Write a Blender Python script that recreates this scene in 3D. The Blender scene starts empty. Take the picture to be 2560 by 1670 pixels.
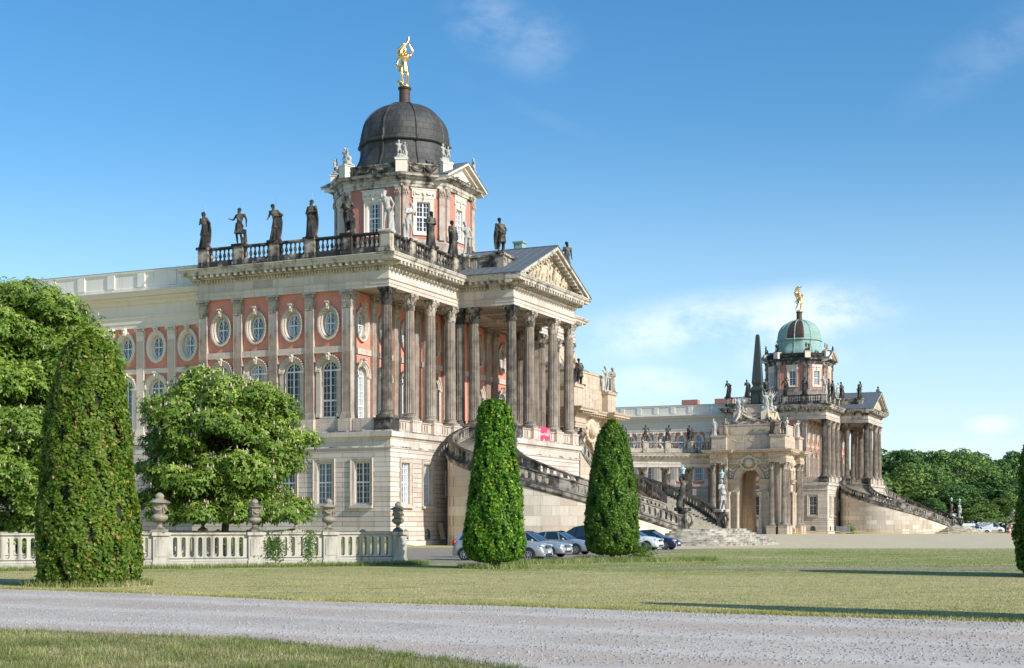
import bpy, bmesh, math, random
import numpy as np
from mathutils import Vector, Matrix, Euler
from mathutils.geometry import tessellate_polygon
PI = math.pi
sc = bpy.context.scene
COL = sc.collection
R = math.radians
random.seed(7)
rng = np.random.default_rng(7)

# ---------------------------------------------------------------- object helpers
def tag(o, label=None, cat=None, group=None, kind=None):
    if label: o['label'] = label
    if cat: o['category'] = cat
    if group: o['group'] = group
    if kind: o['kind'] = kind
    return o

def empty(name, loc=(0, 0, 0), rz=0, parent=None):
    o = bpy.data.objects.new(name, None)
    COL.objects.link(o)
    o.location = loc
    o.rotation_euler = (0, 0, rz)
    o.empty_display_size = 0.3
    if parent: o.parent = parent
    return o

def link(name, me, parent=None, loc=None, rz=0, scale=None, color=None):
    o = bpy.data.objects.new(name, me)
    COL.objects.link(o)
    if parent: o.parent = parent
    if loc is not None: o.location = loc
    if rz: o.rotation_euler = (0, 0, rz)
    if scale is not None: o.scale = scale if hasattr(scale, '__len__') else (scale,) * 3
    if color is not None: o.color = color
    return o

def copy_tree(o, parent=None, skip=()):
    if o.name.split('.')[0] in skip: return None
    c = o.copy()
    COL.objects.link(c)
    c.parent = parent
    for ch in list(o.children):
        copy_tree(ch, c, skip)
    return c

def catmull(pts, n):
    """n samples (uniform in arc length) through the control points"""
    P = [Vector(p) for p in pts]
    P = [2 * P[0] - P[1]] + P + [2 * P[-1] - P[-2]]
    out = []
    for i in range(1, len(P) - 2):
        for k in range(24):
            t = k / 24
            a, b, c, d = P[i - 1], P[i], P[i + 1], P[i + 2]
            out.append(.5 * ((2 * b) + (c - a) * t + (2 * a - 5 * b + 4 * c - d) * t * t + (3 * b - a - 3 * c + d) * t ** 3))
    out.append(P[-2])
    L = [0]
    for i in range(1, len(out)): L.append(L[-1] + (out[i] - out[i - 1]).length)
    res = []
    j = 0
    for k in range(n):
        s = L[-1] * k / (n - 1)
        while j < len(L) - 2 and L[j + 1] < s: j += 1
        f = (s - L[j]) / max(1e-9, L[j + 1] - L[j])
        res.append(out[j].lerp(out[j + 1], min(1, max(0, f))))
    return res

class MB:
    def __init__(s):
        s.v = []; s.f = []
    def add(s, vs, fs):
        b = len(s.v)
        s.v += [tuple(v) for v in vs]
        s.f += [tuple(i + b for i in f) for f in fs]
    def merge(s, o, M=None):
        s.add([M @ Vector(v) for v in o.v] if M is not None else o.v, o.f)
        return s
    def box(s, x0, x1, y0, y1, z0, z1):
        if x0 > x1: x0, x1 = x1, x0
        if y0 > y1: y0, y1 = y1, y0
        s.add([(x0, y0, z0), (x1, y0, z0), (x1, y1, z0), (x0, y1, z0), (x0, y0, z1), (x1, y0, z1), (x1, y1, z1), (x0, y1, z1)],
              [(0, 3, 2, 1), (4, 5, 6, 7), (0, 1, 5, 4), (1, 2, 6, 5), (2, 3, 7, 6), (3, 0, 4, 7)])
    def cbox(s, c, h, M=None):
        b = MB(); b.box(-h[0], h[0], -h[1], h[1], -h[2], h[2])
        T = Matrix.Translation(c)
        s.merge(b, T @ M if M is not None else T)
    def bar(s, p0, p1, w, h=None):
        """box beam from p0 to p1, width w (horizontal), height h"""
        p0, p1 = Vector(p0), Vector(p1); h = h or w
        d = (p1 - p0); L = d.length
        if L < 1e-6: return
        q = d.to_track_quat('Y', 'Z').to_matrix().to_4x4()
        s.cbox((p0 + p1) / 2, (w / 2, L / 2, h / 2), q)
    def lathe(s, prof, n=16, c=(0, 0, 0), cap=True, fl=None, a0=0.0):
        vs = []; fs = []
        for (r, z) in prof:
            for k in range(n):
                a = 2 * PI * k / n + a0
                rr = r * (fl(a, z) if fl else 1)
                vs.append((c[0] + rr * math.cos(a), c[1] + rr * math.sin(a), c[2] + z))
        m = len(prof)
        for i in range(m - 1):
            for k in range(n):
                k2 = (k + 1) % n
                fs.append((i * n + k, i * n + k2, (i + 1) * n + k2, (i + 1) * n + k))
        if cap:
            fs.append(tuple(range(n - 1, -1, -1)))
            fs.append(tuple((m - 1) * n + k for k in range(n)))
        s.add(vs, fs)
    def sweep(s, path, prof, closed=False, loop=True):
        """profile [(outward offset, z)] swept along a 2D path; outward = right-hand side"""
        n = len(path); P = [Vector((p[0], p[1])) for p in path]
        zs = [(p[2] if len(p) > 2 else 0) for p in path]
        rows = []
        for i in range(n):
            def nrm(a, b):
                d = (b - a).normalized(); return Vector((d.y, -d.x))
            if closed: n1 = nrm(P[i - 1], P[i]); n2 = nrm(P[i], P[(i + 1) % n])
            elif i == 0: n1 = n2 = nrm(P[0], P[1])
            elif i == n - 1: n1 = n2 = nrm(P[-2], P[-1])
            else: n1 = nrm(P[i - 1], P[i]); n2 = nrm(P[i], P[i + 1])
            m = (n1 + n2) / max(.25, 1 + n1.dot(n2))
            rows.append([(P[i].x + m.x * o, P[i].y + m.y * o, z + zs[i]) for (o, z) in prof])
        k = len(prof); vs = [v for r in rows for v in r]; fs = []
        for i in range(n if closed else n - 1):
            i2 = (i + 1) % n
            for j in range(k if loop else k - 1):
                j2 = (j + 1) % k
                fs.append((i * k + j, i2 * k + j, i2 * k + j2, i * k + j2))
        if not closed and loop:
            fs.append(tuple(range(k))); fs.append(tuple((n - 1) * k + j for j in range(k - 1, -1, -1)))
        s.add(vs, fs)
    def tube(s, pts, radii, n=8, cap=True):
        pts = [Vector(p) for p in pts]
        if not hasattr(radii, '__len__'): radii = [radii] * len(pts)
        vs = []; fs = []; up = Vector((0, 0, 1)); prev = None
        for i, p in enumerate(pts):
            d = (pts[min(i + 1, len(pts) - 1)] - pts[max(i - 1, 0)]).normalized()
            if prev is None:
                x = d.cross(up if abs(d.z) < .9 else Vector((1, 0, 0))).normalized()
            else:
                x = (prev - d * prev.dot(d)).normalized()
            prev = x; y = d.cross(x)
            for k in range(n):
                a = 2 * PI * k / n
                vs.append(p + (x * math.cos(a) + y * math.sin(a)) * radii[i])
        for i in range(len(pts) - 1):
            for k in range(n):
                k2 = (k + 1) % n
                fs.append((i * n + k, i * n + k2, (i + 1) * n + k2, (i + 1) * n + k))
        if cap:
            fs.append(tuple(range(n - 1, -1, -1))); fs.append(tuple((len(pts) - 1) * n + k for k in range(n)))
        s.add(vs, fs)
    def ball(s, c, r, n=10, m=7, M=None):
        r = r if hasattr(r, '__len__') else (r, r, r)
        vs = [(0, 0, -1)]; fs = []
        for i in range(1, m):
            t = PI * i / m
            for k in range(n):
                a = 2 * PI * k / n
                vs.append((math.sin(t) * math.cos(a), math.sin(t) * math.sin(a), -math.cos(t)))
        vs.append((0, 0, 1)); top = len(vs) - 1
        for k in range(n):
            fs.append((0, 1 + (k + 1) % n, 1 + k))
            fs.append((top, 1 + (m - 2) * n + k, 1 + (m - 2) * n + (k + 1) % n))
        for i in range(m - 2):
            for k in range(n):
                k2 = (k + 1) % n
                fs.append((1 + i * n + k, 1 + i * n + k2, 1 + (i + 1) * n + k2, 1 + (i + 1) * n + k))
        T = Matrix.Translation(c)
        if M is not None: T = T @ M
        s.add([T @ Vector((v[0] * r[0], v[1] * r[1], v[2] * r[2])) for v in vs], fs)
    def capsule(s, p0, p1, r0, r1, n=10):
        p0, p1 = Vector(p0), Vector(p1); d = p1 - p0; L = d.length
        if L < 1e-6: return s.ball(p0, r0)
        dn = d / L; pts = []; rr = []
        for t in (-.98, -.7, -.35): pts.append(p0 + dn * r0 * t); rr.append(r0 * math.sqrt(1 - t * t))
        pts.append(p0); rr.append(r0); pts.append(p1); rr.append(r1)
        for t in (.35, .7, .98): pts.append(p1 + dn * r1 * t); rr.append(r1 * math.sqrt(1 - t * t))
        s.tube(pts, rr, n)
    def poly(s, outer, holes, put):
        """flat polygon with holes (2D), mapped by put(u,w)->3D"""
        loops = [[Vector((p[0], p[1], 0)) for p in outer]] + [[Vector((p[0], p[1], 0)) for p in h] for h in holes]
        tri = tessellate_polygon(loops)
        flat = [p for l in loops for p in l]
        fs = []
        for t in tri:
            a, b, c = (flat[i] for i in t)
            ar = (b.x - a.x) * (c.y - a.y) - (b.y - a.y) * (c.x - a.x)
            if abs(ar) < 1e-9: continue
            fs.append(tuple(t) if ar > 0 else (t[0], t[2], t[1]))
        s.add([put(p.x, p.y) for p in flat], fs)
    def mesh(s, name, m=None, smooth=None):
        me = bpy.data.meshes.new(name)
        me.from_pydata(s.v, [], s.f)
        if m is not None: me.materials.append(m)
        me.validate(); me.update()
        if smooth is not None:
            bm = bmesh.new(); bm.from_mesh(me)
            bmesh.ops.recalc_face_normals(bm, faces=bm.faces)
            bm.to_mesh(me); bm.free()
            me.shade_smooth()
            if smooth > 0: me.set_sharp_from_angle(angle=R(smooth))
        return me
    def build(s, name, m=None, parent=None, smooth=None, **kw):
        return link(name, s.mesh(name, m, smooth), parent, **kw)

def arc(cx, cy, rx, ry, a0, a1, n):
    return [(cx + rx * math.cos(a0 + (a1 - a0) * k / n), cy + ry * math.sin(a0 + (a1 - a0) * k / n)) for k in range(n + 1)]

# ---------------------------------------------------------------- material helpers
class NT:
    def __init__(s, mat):
        mat.use_nodes = True
        s.t = mat.node_tree; s.n = s.t.nodes; s.n.clear()
        s.out = s.n.new('ShaderNodeOutputMaterial' if isinstance(mat, bpy.types.Material) else 'ShaderNodeOutputWorld')
    def L(s, a, b): s.t.links.new(a, b)
    def node(s, typ, **kw):
        n = s.n.new(typ)
        for k, v in kw.items():
            if k.startswith('i_'):
                key = k[2:]
                key = int(key) if key.isdigit() else key.replace('_', ' ')
                if hasattr(v, 'node') or isinstance(v, bpy.types.NodeSocket): s.L(v, n.inputs[key])
                else: n.inputs[key].default_value = v
            else: setattr(n, k, v)
        return n
    def set(s, n, key, v):
        if isinstance(v, bpy.types.NodeSocket): s.L(v, n.inputs[key])
        else: n.inputs[key].default_value = v
    def math(s, op, a, b=0.0, c=None, clamp=False):
        n = s.n.new('ShaderNodeMath'); n.operation = op; n.use_clamp = clamp
        s.set(n, 0, a); s.set(n, 1, b)
        if c is not None: s.set(n, 2, c)
        return n.outputs[0]
    def mix(s, f, a, b, mode='MIX'):
        n = s.n.new('ShaderNodeMix'); n.data_type = 'RGBA'; n.blend_type = mode
        s.set(n, 0, f)
        for k, v in ((6, a), (7, b)):
            if isinstance(v, bpy.types.NodeSocket): s.L(v, n.inputs[k])
            else: n.inputs[k].default_value = (*v[:3], 1)
        return n.outputs[2]
    def ramp(s, f, lo, hi, clamp=True):
        n = s.n.new('ShaderNodeMapRange'); n.clamp = clamp; n.interpolation_type = 'SMOOTHSTEP' if clamp else 'LINEAR'
        s.set(n, 0, f); n.inputs[1].default_value = lo; n.inputs[2].default_value = hi
        return n.outputs[0]
    def noise(s, vec, scale, detail=3, rough=.55, w=None):
        n = s.n.new('ShaderNodeTexNoise'); n.inputs['Scale'].default_value = scale
        n.inputs['Detail'].default_value = detail; n.inputs['Roughness'].default_value = rough
        if vec is not None: s.L(vec, n.inputs['Vector'])
        return n.outputs['Fac']
    def coord(s, which='Object'):
        return s.n.new('ShaderNodeTexCoord').outputs[which]
    def scalev(s, v, x, y, z):
        n = s.n.new('ShaderNodeMapping'); s.L(v, n.inputs[0]); n.inputs['Scale'].default_value = (x, y, z)
        return n.outputs[0]
    def wall_uv(s, v):
        sp = s.n.new('ShaderNodeSeparateXYZ'); s.L(v, sp.inputs[0])
        u = s.math('ADD', sp.outputs[0], sp.outputs[1])
        c = s.n.new('ShaderNodeCombineXYZ'); s.L(u, c.inputs[0]); s.L(sp.outputs[2], c.inputs[1])
        return c.outputs[0], sp
    def bsdf(s, color, rough=.8, metal=0.0, bump=None, bstr=.3, bdist=.02, spec=.5, **kw):
        b = s.n.new('ShaderNodeBsdfPrincipled')
        if isinstance(color, bpy.types.NodeSocket): s.L(color, b.inputs['Base Color'])
        else: b.inputs['Base Color'].default_value = (*color[:3], 1)
        s.set(b, 'Roughness', rough); s.set(b, 'Metallic', metal); s.set(b, 'Specular IOR Level', spec)
        for k, v in kw.items(): s.set(b, k.replace('_', ' '), v)
        if bump is not None:
            bn = s.n.new('ShaderNodeBump'); bn.inputs['Strength'].default_value = bstr; bn.inputs['Distance'].default_value = bdist
            s.L(bump, bn.inputs['Height']); s.L(bn.outputs[0], b.inputs['Normal'])
        s.L(b.outputs[0], s.out.inputs[0])
        return b

def newmat(name):
    m = bpy.data.materials.new(name); return m, NT(m)

def stone(name, c1, c2, bw=1.1, bh=.45, mortar=.012, mcol=None, soot=.35, streak=.5, patch=.35, sootc=(.028, .027, .025), upsoot=.25, joint=1.0, rand=0.0, white=0.0, bstr=.35, soft=.22, side=0.0):
    """sandstone: block-to-block colour, stains, soot on upward faces; object colour red channel adds soot"""
    m, t = newmat(name)
    P = t.coord('Object')
    uv, sp = t.wall_uv(P)
    bt = t.node('ShaderNodeTexBrick')
    t.L(uv, bt.inputs['Vector'])
    bt.inputs['Color1'].default_value = (0, 0, 0, 1); bt.inputs['Color2'].default_value = (1, 1, 1, 1); bt.inputs['Mortar'].default_value = (.5, .5, .5, 1)
    bt.inputs['Scale'].default_value = 1; bt.inputs['Mortar Size'].default_value = mortar; bt.inputs['Mortar Smooth'].default_value = .3
    bt.inputs['Bias'].default_value = 0; bt.inputs['Brick Width'].default_value = bw; bt.inputs['Row Height'].default_value = bh
    oi = t.node('ShaderNodeObjectInfo')
    n1 = t.noise(P, .55, 4); n2 = t.noise(P, 6, 5, .65); n3 = t.noise(P, 34, 3, .6)
    blk = t.ramp(bt.outputs['Color'], .0, 1.0, False)
    f = t.math('ADD', t.math('MULTIPLY', blk, patch), t.math('MULTIPLY', t.math('SUBTRACT', n1, .25), 1 - patch))
    f = t.math('ADD', f, t.math('MULTIPLY', t.math('SUBTRACT', n2, .5), .5), clamp=True)
    col = t.mix(f, c1, c2)
    if white:   # odd replaced pale blocks
        wf = t.math('MULTIPLY', t.ramp(bt.outputs['Color'], .84, .87), white)
        col = t.mix(wf, col, (.62, .57, .50))
    # vertical rain streaks
    sv = t.scalev(P, 2.2, 2.2, .16)
    st = t.ramp(t.noise(sv, 1.5, 4, .6), .48, .75)
    col = t.mix(t.math('MULTIPLY', st, streak), col, (.16, .135, .11))
    # soot, and the side term that makes step risers darker
    geo = t.node('ShaderNodeNewGeometry')
    sn = t.node('ShaderNodeSeparateXYZ'); t.L(geo.outputs['Normal'], sn.inputs[0])
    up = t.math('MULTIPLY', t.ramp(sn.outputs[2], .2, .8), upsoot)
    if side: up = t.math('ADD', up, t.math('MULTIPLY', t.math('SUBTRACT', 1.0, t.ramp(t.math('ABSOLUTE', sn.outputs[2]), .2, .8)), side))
    orr = t.node('ShaderNodeSeparateColor'); t.L(oi.outputs['Color'], orr.inputs[0])
    objs = t.math('SUBTRACT', 1.0, orr.outputs[0])        # default white = 0 soot
    s_n = t.noise(P, 1.1, 5, .62)
    lvl = t.math('ADD', t.math('ADD', t.math('MULTIPLY', objs, .55), up), soot)
    s_n = t.math('ADD', t.math('MULTIPLY', s_n, .8), t.math('MULTIPLY', t.noise(t.scalev(P, 1, 1, .35), 3.1, 4, .6), .25))
    so = t.ramp(t.math('ADD', lvl, s_n), .69 - soft / 2, .69 + soft / 2)
    col = t.mix(t.math('MULTIPLY', so, .93), col, sootc)
    col = t.mix(t.math('MULTIPLY', bt.outputs['Fac'], .6 * joint), col, mcol or (.12, .10, .085))
    col = t.mix(.25, col, t.mix(n3, (.5, .5, .5), (1.25, 1.25, 1.25)), 'MULTIPLY')
    h = t.math('SUBTRACT', t.math('ADD', t.math('MULTIPLY', n3, .25), t.math('MULTIPLY', n2, .5)), t.math('MULTIPLY', bt.outputs['Fac'], 1.0 * joint))
    t.bsdf(col, .86, bump=h, bstr=bstr, bdist=.03, spec=.25)
    return m

def plain(name, col, rough=.6, metal=0.0, var=.12, spec=.5, scale=9.0, **kw):
    m, t = newmat(name)
    P = t.coord('Object')
    n = t.noise(P, scale, 4)
    c = t.mix(n, tuple(x * (1 - var) for x in col), tuple(min(1, x * (1 + var)) for x in col))
    t.bsdf(c, rough, metal, spec=spec, **kw)
    return m

M = {}
SAND1, SAND2 = (.72, .60, .48), (.50, .39, .30)
M['ashlar'] = stone('sandstone_ashlar', SAND1, SAND2, 1.5, .62, .010, soot=-.04, white=.6, patch=.5)
M['rustic'] = stone('rusticated_sandstone', (.74, .655, .56), (.50, .375, .295), 3.1, .415, .018, mcol=(.09, .07, .06), soot=-.12, streak=.32, white=.55, patch=.72, joint=1.4, bstr=.8)
M['beam'] = stone('entablature_sandstone', (.76, .675, .575), (.46, .37, .295), 2.1, .8, .008, soot=-.04, white=.8, patch=.75, streak=.35)
M['cornice'] = stone('cornice_sandstone', (.68, .61, .50), (.46, .395, .31), 1.8, .9, .008, soot=.07, patch=.3, upsoot=.22)
M['baluster'] = stone('roof_balustrade_stone', (.62, .53, .41), (.30, .255, .20), .9, 2.2, .006, soot=.20, patch=.5, upsoot=.3)
M['column'] = stone('column_sandstone', (.54, .45, .36), (.32, .26, .21), 40, 2.6, .006, soot=.03, patch=.55, streak=.6, soft=.7)
M['pilaster'] = stone('pilaster_sandstone', (.63, .51, .41), (.40, .31, .245), 40, 1.9, .006, soot=.0, patch=.65, streak=.45, white=.7, soft=.6)
M['capital'] = stone('capital_sandstone', (.56, .48, .38), (.31, .26, .21), 9, 9, .0, soot=.05, patch=.1, upsoot=.15)
M['surround'] = stone('window_surround_stone', (.70, .60, .49), (.50, .41, .32), .6, .5, .008, soot=-.06, patch=.25)
M['ramp'] = stone('stair_wall_sandstone', (.78, .70, .57), (.44, .33, .22), 2.0, .85, .014, soot=-.07, patch=.88, streak=.3, white=.5, mcol=(.2, .165, .13))
M['ramprail'] = stone('stair_balustrade_stone', (.46, .41, .33), (.20, .18, .15), 1.2, .5, .006, soot=.13, patch=.4, upsoot=.2)
M['portal'] = stone('warm_pavilion_sandstone', (.66, .53, .39), (.44, .33, .235), 1.3, .6, .008, soot=-.02, white=.35, patch=.5)
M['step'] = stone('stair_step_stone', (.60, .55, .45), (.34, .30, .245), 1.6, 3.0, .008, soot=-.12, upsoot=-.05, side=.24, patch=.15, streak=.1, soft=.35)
M['stepdark'] = stone('shaded_step_stone', (.36, .32, .25), (.24, .21, .165), 1.6, 3.0, .0, soot=-.2, upsoot=-.1, side=.18, patch=.1, streak=.1, soft=.5)  # darker copy for the flights: shade and soot put into the colour
M['cream'] = stone('cream_render', (.84, .735, .60), (.76, .66, .53), 30, 30, .0, soot=-.3, patch=.05, streak=.12, upsoot=.15)
M['whitewash'] = stone('pale_render', (.84, .79, .69), (.76, .70, .60), 30, 30, .0, soot=-.25, patch=.05, streak=.2, upsoot=.2)
M['fence'] = stone('fence_stone', (.60, .555, .465), (.36, .32, .25), 3, 9, .004, soot=.02, patch=.1, upsoot=.3, streak=.75, sootc=(.09, .085, .07))
M['urn'] = stone('urn_stone', (.40, .35, .26), (.19, .165, .12), 9, 9, .0, soot=-.01, patch=.1, upsoot=.2, sootc=(.08, .072, .056))
M['statue_dark'] = stone('sooty_statue_stone', (.26, .225, .17), (.06, .055, .048), 9, 9, .0, soot=.25, patch=.1, upsoot=.0, sootc=(.017, .017, .018))
M['statue_mid'] = stone('weathered_statue_stone', (.40, .34, .25), (.12, .105, .085), 9, 9, .0, soot=.06, patch=.1, upsoot=.05)
M['statue_white'] = stone('pale_statue_stone', (.53, .515, .46), (.33, .32, .275), 9, 9, .0, soot=-.07, patch=.1, upsoot=.05, sootc=(.12, .12, .1))
M['relief'] = stone('relief_stone', (.70, .59, .43), (.44, .35, .24), 9, 9, .0, soot=-.03, patch=.1, upsoot=.1)

def brick_mat(name, c1, c2, shade=1.0):
    m, t = newmat(name); P = t.coord('Object'); uv, sp = t.wall_uv(P)
    bt = t.node('ShaderNodeTexBrick'); t.L(uv, bt.inputs['Vector'])
    bt.inputs['Color1'].default_value = (0, 0, 0, 1); bt.inputs['Color2'].default_value = (1, 1, 1, 1); bt.inputs['Mortar'].default_value = (.5, .5, .5, 1)
    bt.inputs['Scale'].default_value = 1; bt.inputs['Mortar Size'].default_value = .013; bt.inputs['Brick Width'].default_value = .3; bt.inputs['Row Height'].default_value = .1
    n1 = t.noise(P, .8, 4); n2 = t.noise(P, 14, 3)
    col = t.mix(t.math('ADD', t.math('MULTIPLY', bt.outputs['Color'], .5), t.math('MULTIPLY', n1, .5)), c1, c2)
    col = t.mix(t.math('MULTIPLY', t.ramp(n1, .5, .8), .35), col, (.30, .16, .12))
    col = t.mix(t.math('MULTIPLY', bt.outputs['Fac'], .45), col, (.55, .42, .36))
    col = t.mix(.25, col, t.mix(n2, (.5, .5, .5), (1.2, 1.2, 1.2)), 'MULTIPLY')
    t.bsdf(col, .9, bump=t.math('SUBTRACT', n2, bt.outputs['Fac']), bstr=.4, bdist=.01, spec=.2)
    return m
M['brick'] = brick_mat('red_brickwork', (.88, .35, .235), (.74, .25, .165))
M['brick_dark'] = brick_mat('drum_brickwork', (.64, .27, .19), (.46, .17, .12))

def copper(name, kind):
    m, t = newmat(name); P = t.coord('Object')
    sp = t.node('ShaderNodeSeparateXYZ'); t.L(P, sp.inputs[0])
    ang = t.math('ARCTAN2', sp.outputs[1], sp.outputs[0])
    c = t.node('ShaderNodeCombineXYZ'); t.L(t.math('MULTIPLY', ang, 4.2), c.inputs[0]); t.L(sp.outputs[2], c.inputs[1])
    bt = t.node('ShaderNodeTexBrick'); t.L(c.outputs[0], bt.inputs['Vector'])
    bt.inputs['Color1'].default_value = (0, 0, 0, 1); bt.inputs['Color2'].default_value = (1, 1, 1, 1)
    bt.inputs['Scale'].default_value = 1; bt.inputs['Mortar Size'].default_value = .022; bt.inputs['Brick Width'].default_value = .66; bt.inputs['Row Height'].default_value = .62
    n1 = t.noise(P, .6, 4); n2 = t.noise(t.scalev(P, 3, 3, .5), 2, 5); n3 = t.noise(P, 7, 4)
    if kind == 'brown':
        col = t.mix(t.math('ADD', t.math('MULTIPLY', bt.outputs['Color'], .4), t.math('MULTIPLY', n1, .6)), (.030, .029, .027), (.085, .082, .072))
        col = t.mix(t.math('MULTIPLY', t.ramp(n2, .52, .72), .55), col, (.10, .115, .095))
        col = t.mix(t.math('MULTIPLY', t.ramp(n3, .6, .8), .4), col, (.06, .048, .038))
        rough = .48; seam = (.016, .014, .012)
    elif kind == 'rust':
        col = t.mix(n1, (.05, .03, .022), (.10, .058, .04)); rough = .5; seam = (.02, .012, .01)
    else:
        col = t.mix(t.math('ADD', t.math('MULTIPLY', bt.outputs['Color'], .4), t.math('MULTIPLY', n2, .6)), (.21, .34, .29), (.36, .49, .43))
        col = t.mix(t.math('MULTIPLY', t.ramp(n3, .55, .8), .5), col, (.10, .2, .17)); rough = .75; seam = (.13, .26, .22)
    col = t.mix(t.math('MULTIPLY', bt.outputs['Fac'], .7), col, seam)
    t.bsdf(col, rough + .15, .1 if kind != 'green' else 0, bump=t.math('SUBTRACT', t.math('MULTIPLY', n3, .3), bt.outputs['Fac']), bstr=.4, bdist=.02, spec=.5)
    return m
M['copper'] = copper('brown_copper_sheet', 'brown')
M['copper_rust'] = copper('new_copper_sheet', 'rust')
M['verdigris'] = copper('green_copper_sheet', 'green')
M['lead'] = plain('lead_roof', (.14, .16, .17), .6, .15, .3, scale=1.5)
M['obelisk'] = plain('dark_green_stone', (.042, .055, .050), .6, 0, .45, scale=2.5)
M['gold'] = plain('gilding', (1.0, .60, .22), .3, 1.0, .08)
M['white'] = plain('white_paint', (.80, .81, .80), .45, 0, .04)
M['dark'] = plain('dark_interior', (.02, .022, .025), .8)
M['lamp'] = plain('verdigris_lamp', (.46, .62, .62), .6, 0, .2)
M['metal'] = plain('grey_metal', (.35, .36, .36), .4, .8)

def glass_mat(name, dark, mid, pale):
    m, t = newmat(name); P = t.coord('Object'); oi = t.node('ShaderNodeObjectInfo')
    sp = t.node('ShaderNodeSeparateXYZ'); t.L(P, sp.inputs[0])
    cell = t.node('ShaderNodeTexWhiteNoise'); cell.noise_dimensions = '3D'
    fl = t.node('ShaderNodeVectorMath'); fl.operation = 'FLOOR'
    t.L(t.scalev(P, 2.7, 0, 1.9), fl.inputs[0])
    ad = t.node('ShaderNodeVectorMath'); ad.operation = 'ADD'; t.L(fl.outputs[0], ad.inputs[0]); t.L(oi.outputs['Random'], ad.inputs[1])
    t.L(ad.outputs[0], cell.inputs['Vector'])
    n = t.noise(P, 1.3, 2)
    col = t.mix(t.math('MULTIPLY', cell.outputs[0], .35), dark, mid)
    col = t.mix(t.ramp(oi.outputs['Random'], .0, .5), t.mix(.6, col, (.004, .005, .006)), col)
    cur = t.math('GREATER_THAN', oi.outputs['Random'], .5)
    edge = t.math('ADD', t.math('ABSOLUTE', sp.outputs[0]), t.math('MULTIPLY', n, .3))
    cf = t.math('MULTIPLY', cur, t.ramp(edge, .35, .42))
    col = t.mix(cf, col, pale)
    bn = t.noise(P, 2.2, 1)
    t.bsdf(col, t.math('ADD', t.math('MULTIPLY', cell.outputs[0], .05), .03), bump=t.math('ADD', bn, t.math('MULTIPLY', cell.outputs[0], .5)), bstr=.12, bdist=.02, spec=.55)
    return m
M['glass'] = glass_mat('window_glass', (.012, .014, .018), (.06, .075, .09), (.30, .32, .34))
M['glass_pale'] = glass_mat('sky_toned_curtained_glass', (.10, .14, .18), (.22, .28, .33), (.45, .48, .50))  # blue-grey sky reflection put into the pane colour; some panes curtained

def leafmat(name, c1, c2, c3, trans=.38):
    m, t = newmat(name)
    at = t.node('ShaderNodeAttribute', attribute_name='tint')
    f = at.outputs['Fac']
    P = t.coord('Object'); big = t.noise(P, .55, 3)
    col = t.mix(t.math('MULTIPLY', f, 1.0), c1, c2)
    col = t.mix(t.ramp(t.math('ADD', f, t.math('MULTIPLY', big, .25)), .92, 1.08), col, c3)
    col = t.mix(t.math('MULTIPLY', t.ramp(big, .45, .7), .25), col, tuple(x * .6 for x in c1))
    b = t.bsdf(col, .5, spec=.35)
    tr = t.node('ShaderNodeBsdfTranslucent'); t.L(t.mix(.5, col, (.16, .24, .02)), tr.inputs[0])
    mx = t.node('ShaderNodeMixShader'); mx.inputs[0].default_value = trans
    t.L(b.outputs[0], mx.inputs[1]); t.L(tr.outputs[0], mx.inputs[2]); t.L(mx.outputs[0], t.out.inputs[0])
    return m
M['leaf_chestnut'] = leafmat('chestnut_leaves', (.08, .17, .022), (.37, .51, .075), (.52, .62, .13))
M['leaf_hornbeam'] = leafmat('hornbeam_leaves', (.06, .14, .014), (.28, .38, .035), (.55, .33, .11))
M['leaf_box'] = leafmat('hedge_leaves', (.04, .13, .010), (.21, .44, .03), (.52, .62, .05))
M['leaf_box2'] = leafmat('darker_hedge_leaves', (.045, .13, .014), (.19, .34, .035), (.36, .42, .06))
M['leaf_wood'] = leafmat('woodland_leaves', (.06, .14, .04), (.16, .28, .07), (.21, .31, .08), .2)
M['leaf_wood2'] = leafmat('bright_woodland_leaves', (.11, .20, .045), (.24, .37, .08), (.28, .38, .09), .2)
M['leaf_rust'] = leafmat('brown_beech_leaves', (.07, .055, .03), (.13, .095, .05), (.14, .10, .06), .15)
M['ivy'] = leafmat('ivy_leaves', (.05, .12, .02), (.14, .24, .03), (.2, .3, .04))
M['flower'] = plain('chestnut_blossom', (.56, .42, .33), .7, 0, .2)
M['bark'] = stone('tree_bark', (.10, .08, .06), (.05, .04, .03), .2, .9, .0, soot=0, patch=.2, streak=.8)
M['hedge_core'] = plain('hedge_shade_core', (.016, .022, .009), .9)  # near-black colour stands for the shaded depth of the hedge
M['nearblade'] = leafmat('near_grass_blades', (.10, .12, .03), (.24, .24, .07), (.55, .45, .22), .2)
M['longblade'] = leafmat('long_grass_blades', (.14, .20, .045), (.32, .36, .10), (.62, .55, .28), .25)
M['grassblade'] = leafmat('grass_blades', (.26, .26, .055), (.50, .45, .14), (.74, .61, .30), .2)
# ---------------------------------------------------------------- sculpture
def remesh(mb, voxel, name, mat, decimate=None):
    """fuse the overlapping limbs into ONE continuous surface"""
    me = bpy.data.meshes.new('tmp'); me.from_pydata(mb.v, [], mb.f)
    o = bpy.data.objects.new('tmp', me); COL.objects.link(o)
    r = o.modifiers.new('r', 'REMESH'); r.mode = 'VOXEL'; r.voxel_size = voxel
    s = o.modifiers.new('s', 'SMOOTH'); s.factor = .5; s.iterations = 2
    if decimate:
        d = o.modifiers.new('d', 'DECIMATE'); d.ratio = decimate
    dg = bpy.context.evaluated_depsgraph_get()
    out = bpy.data.meshes.new_from_object(o.evaluated_get(dg), depsgraph=dg)
    out.name = name
    out.materials.clear(); out.materials.append(mat)
    out.shade_smooth()
    bpy.data.objects.remove(o); bpy.data.meshes.remove(me)
    return out

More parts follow.
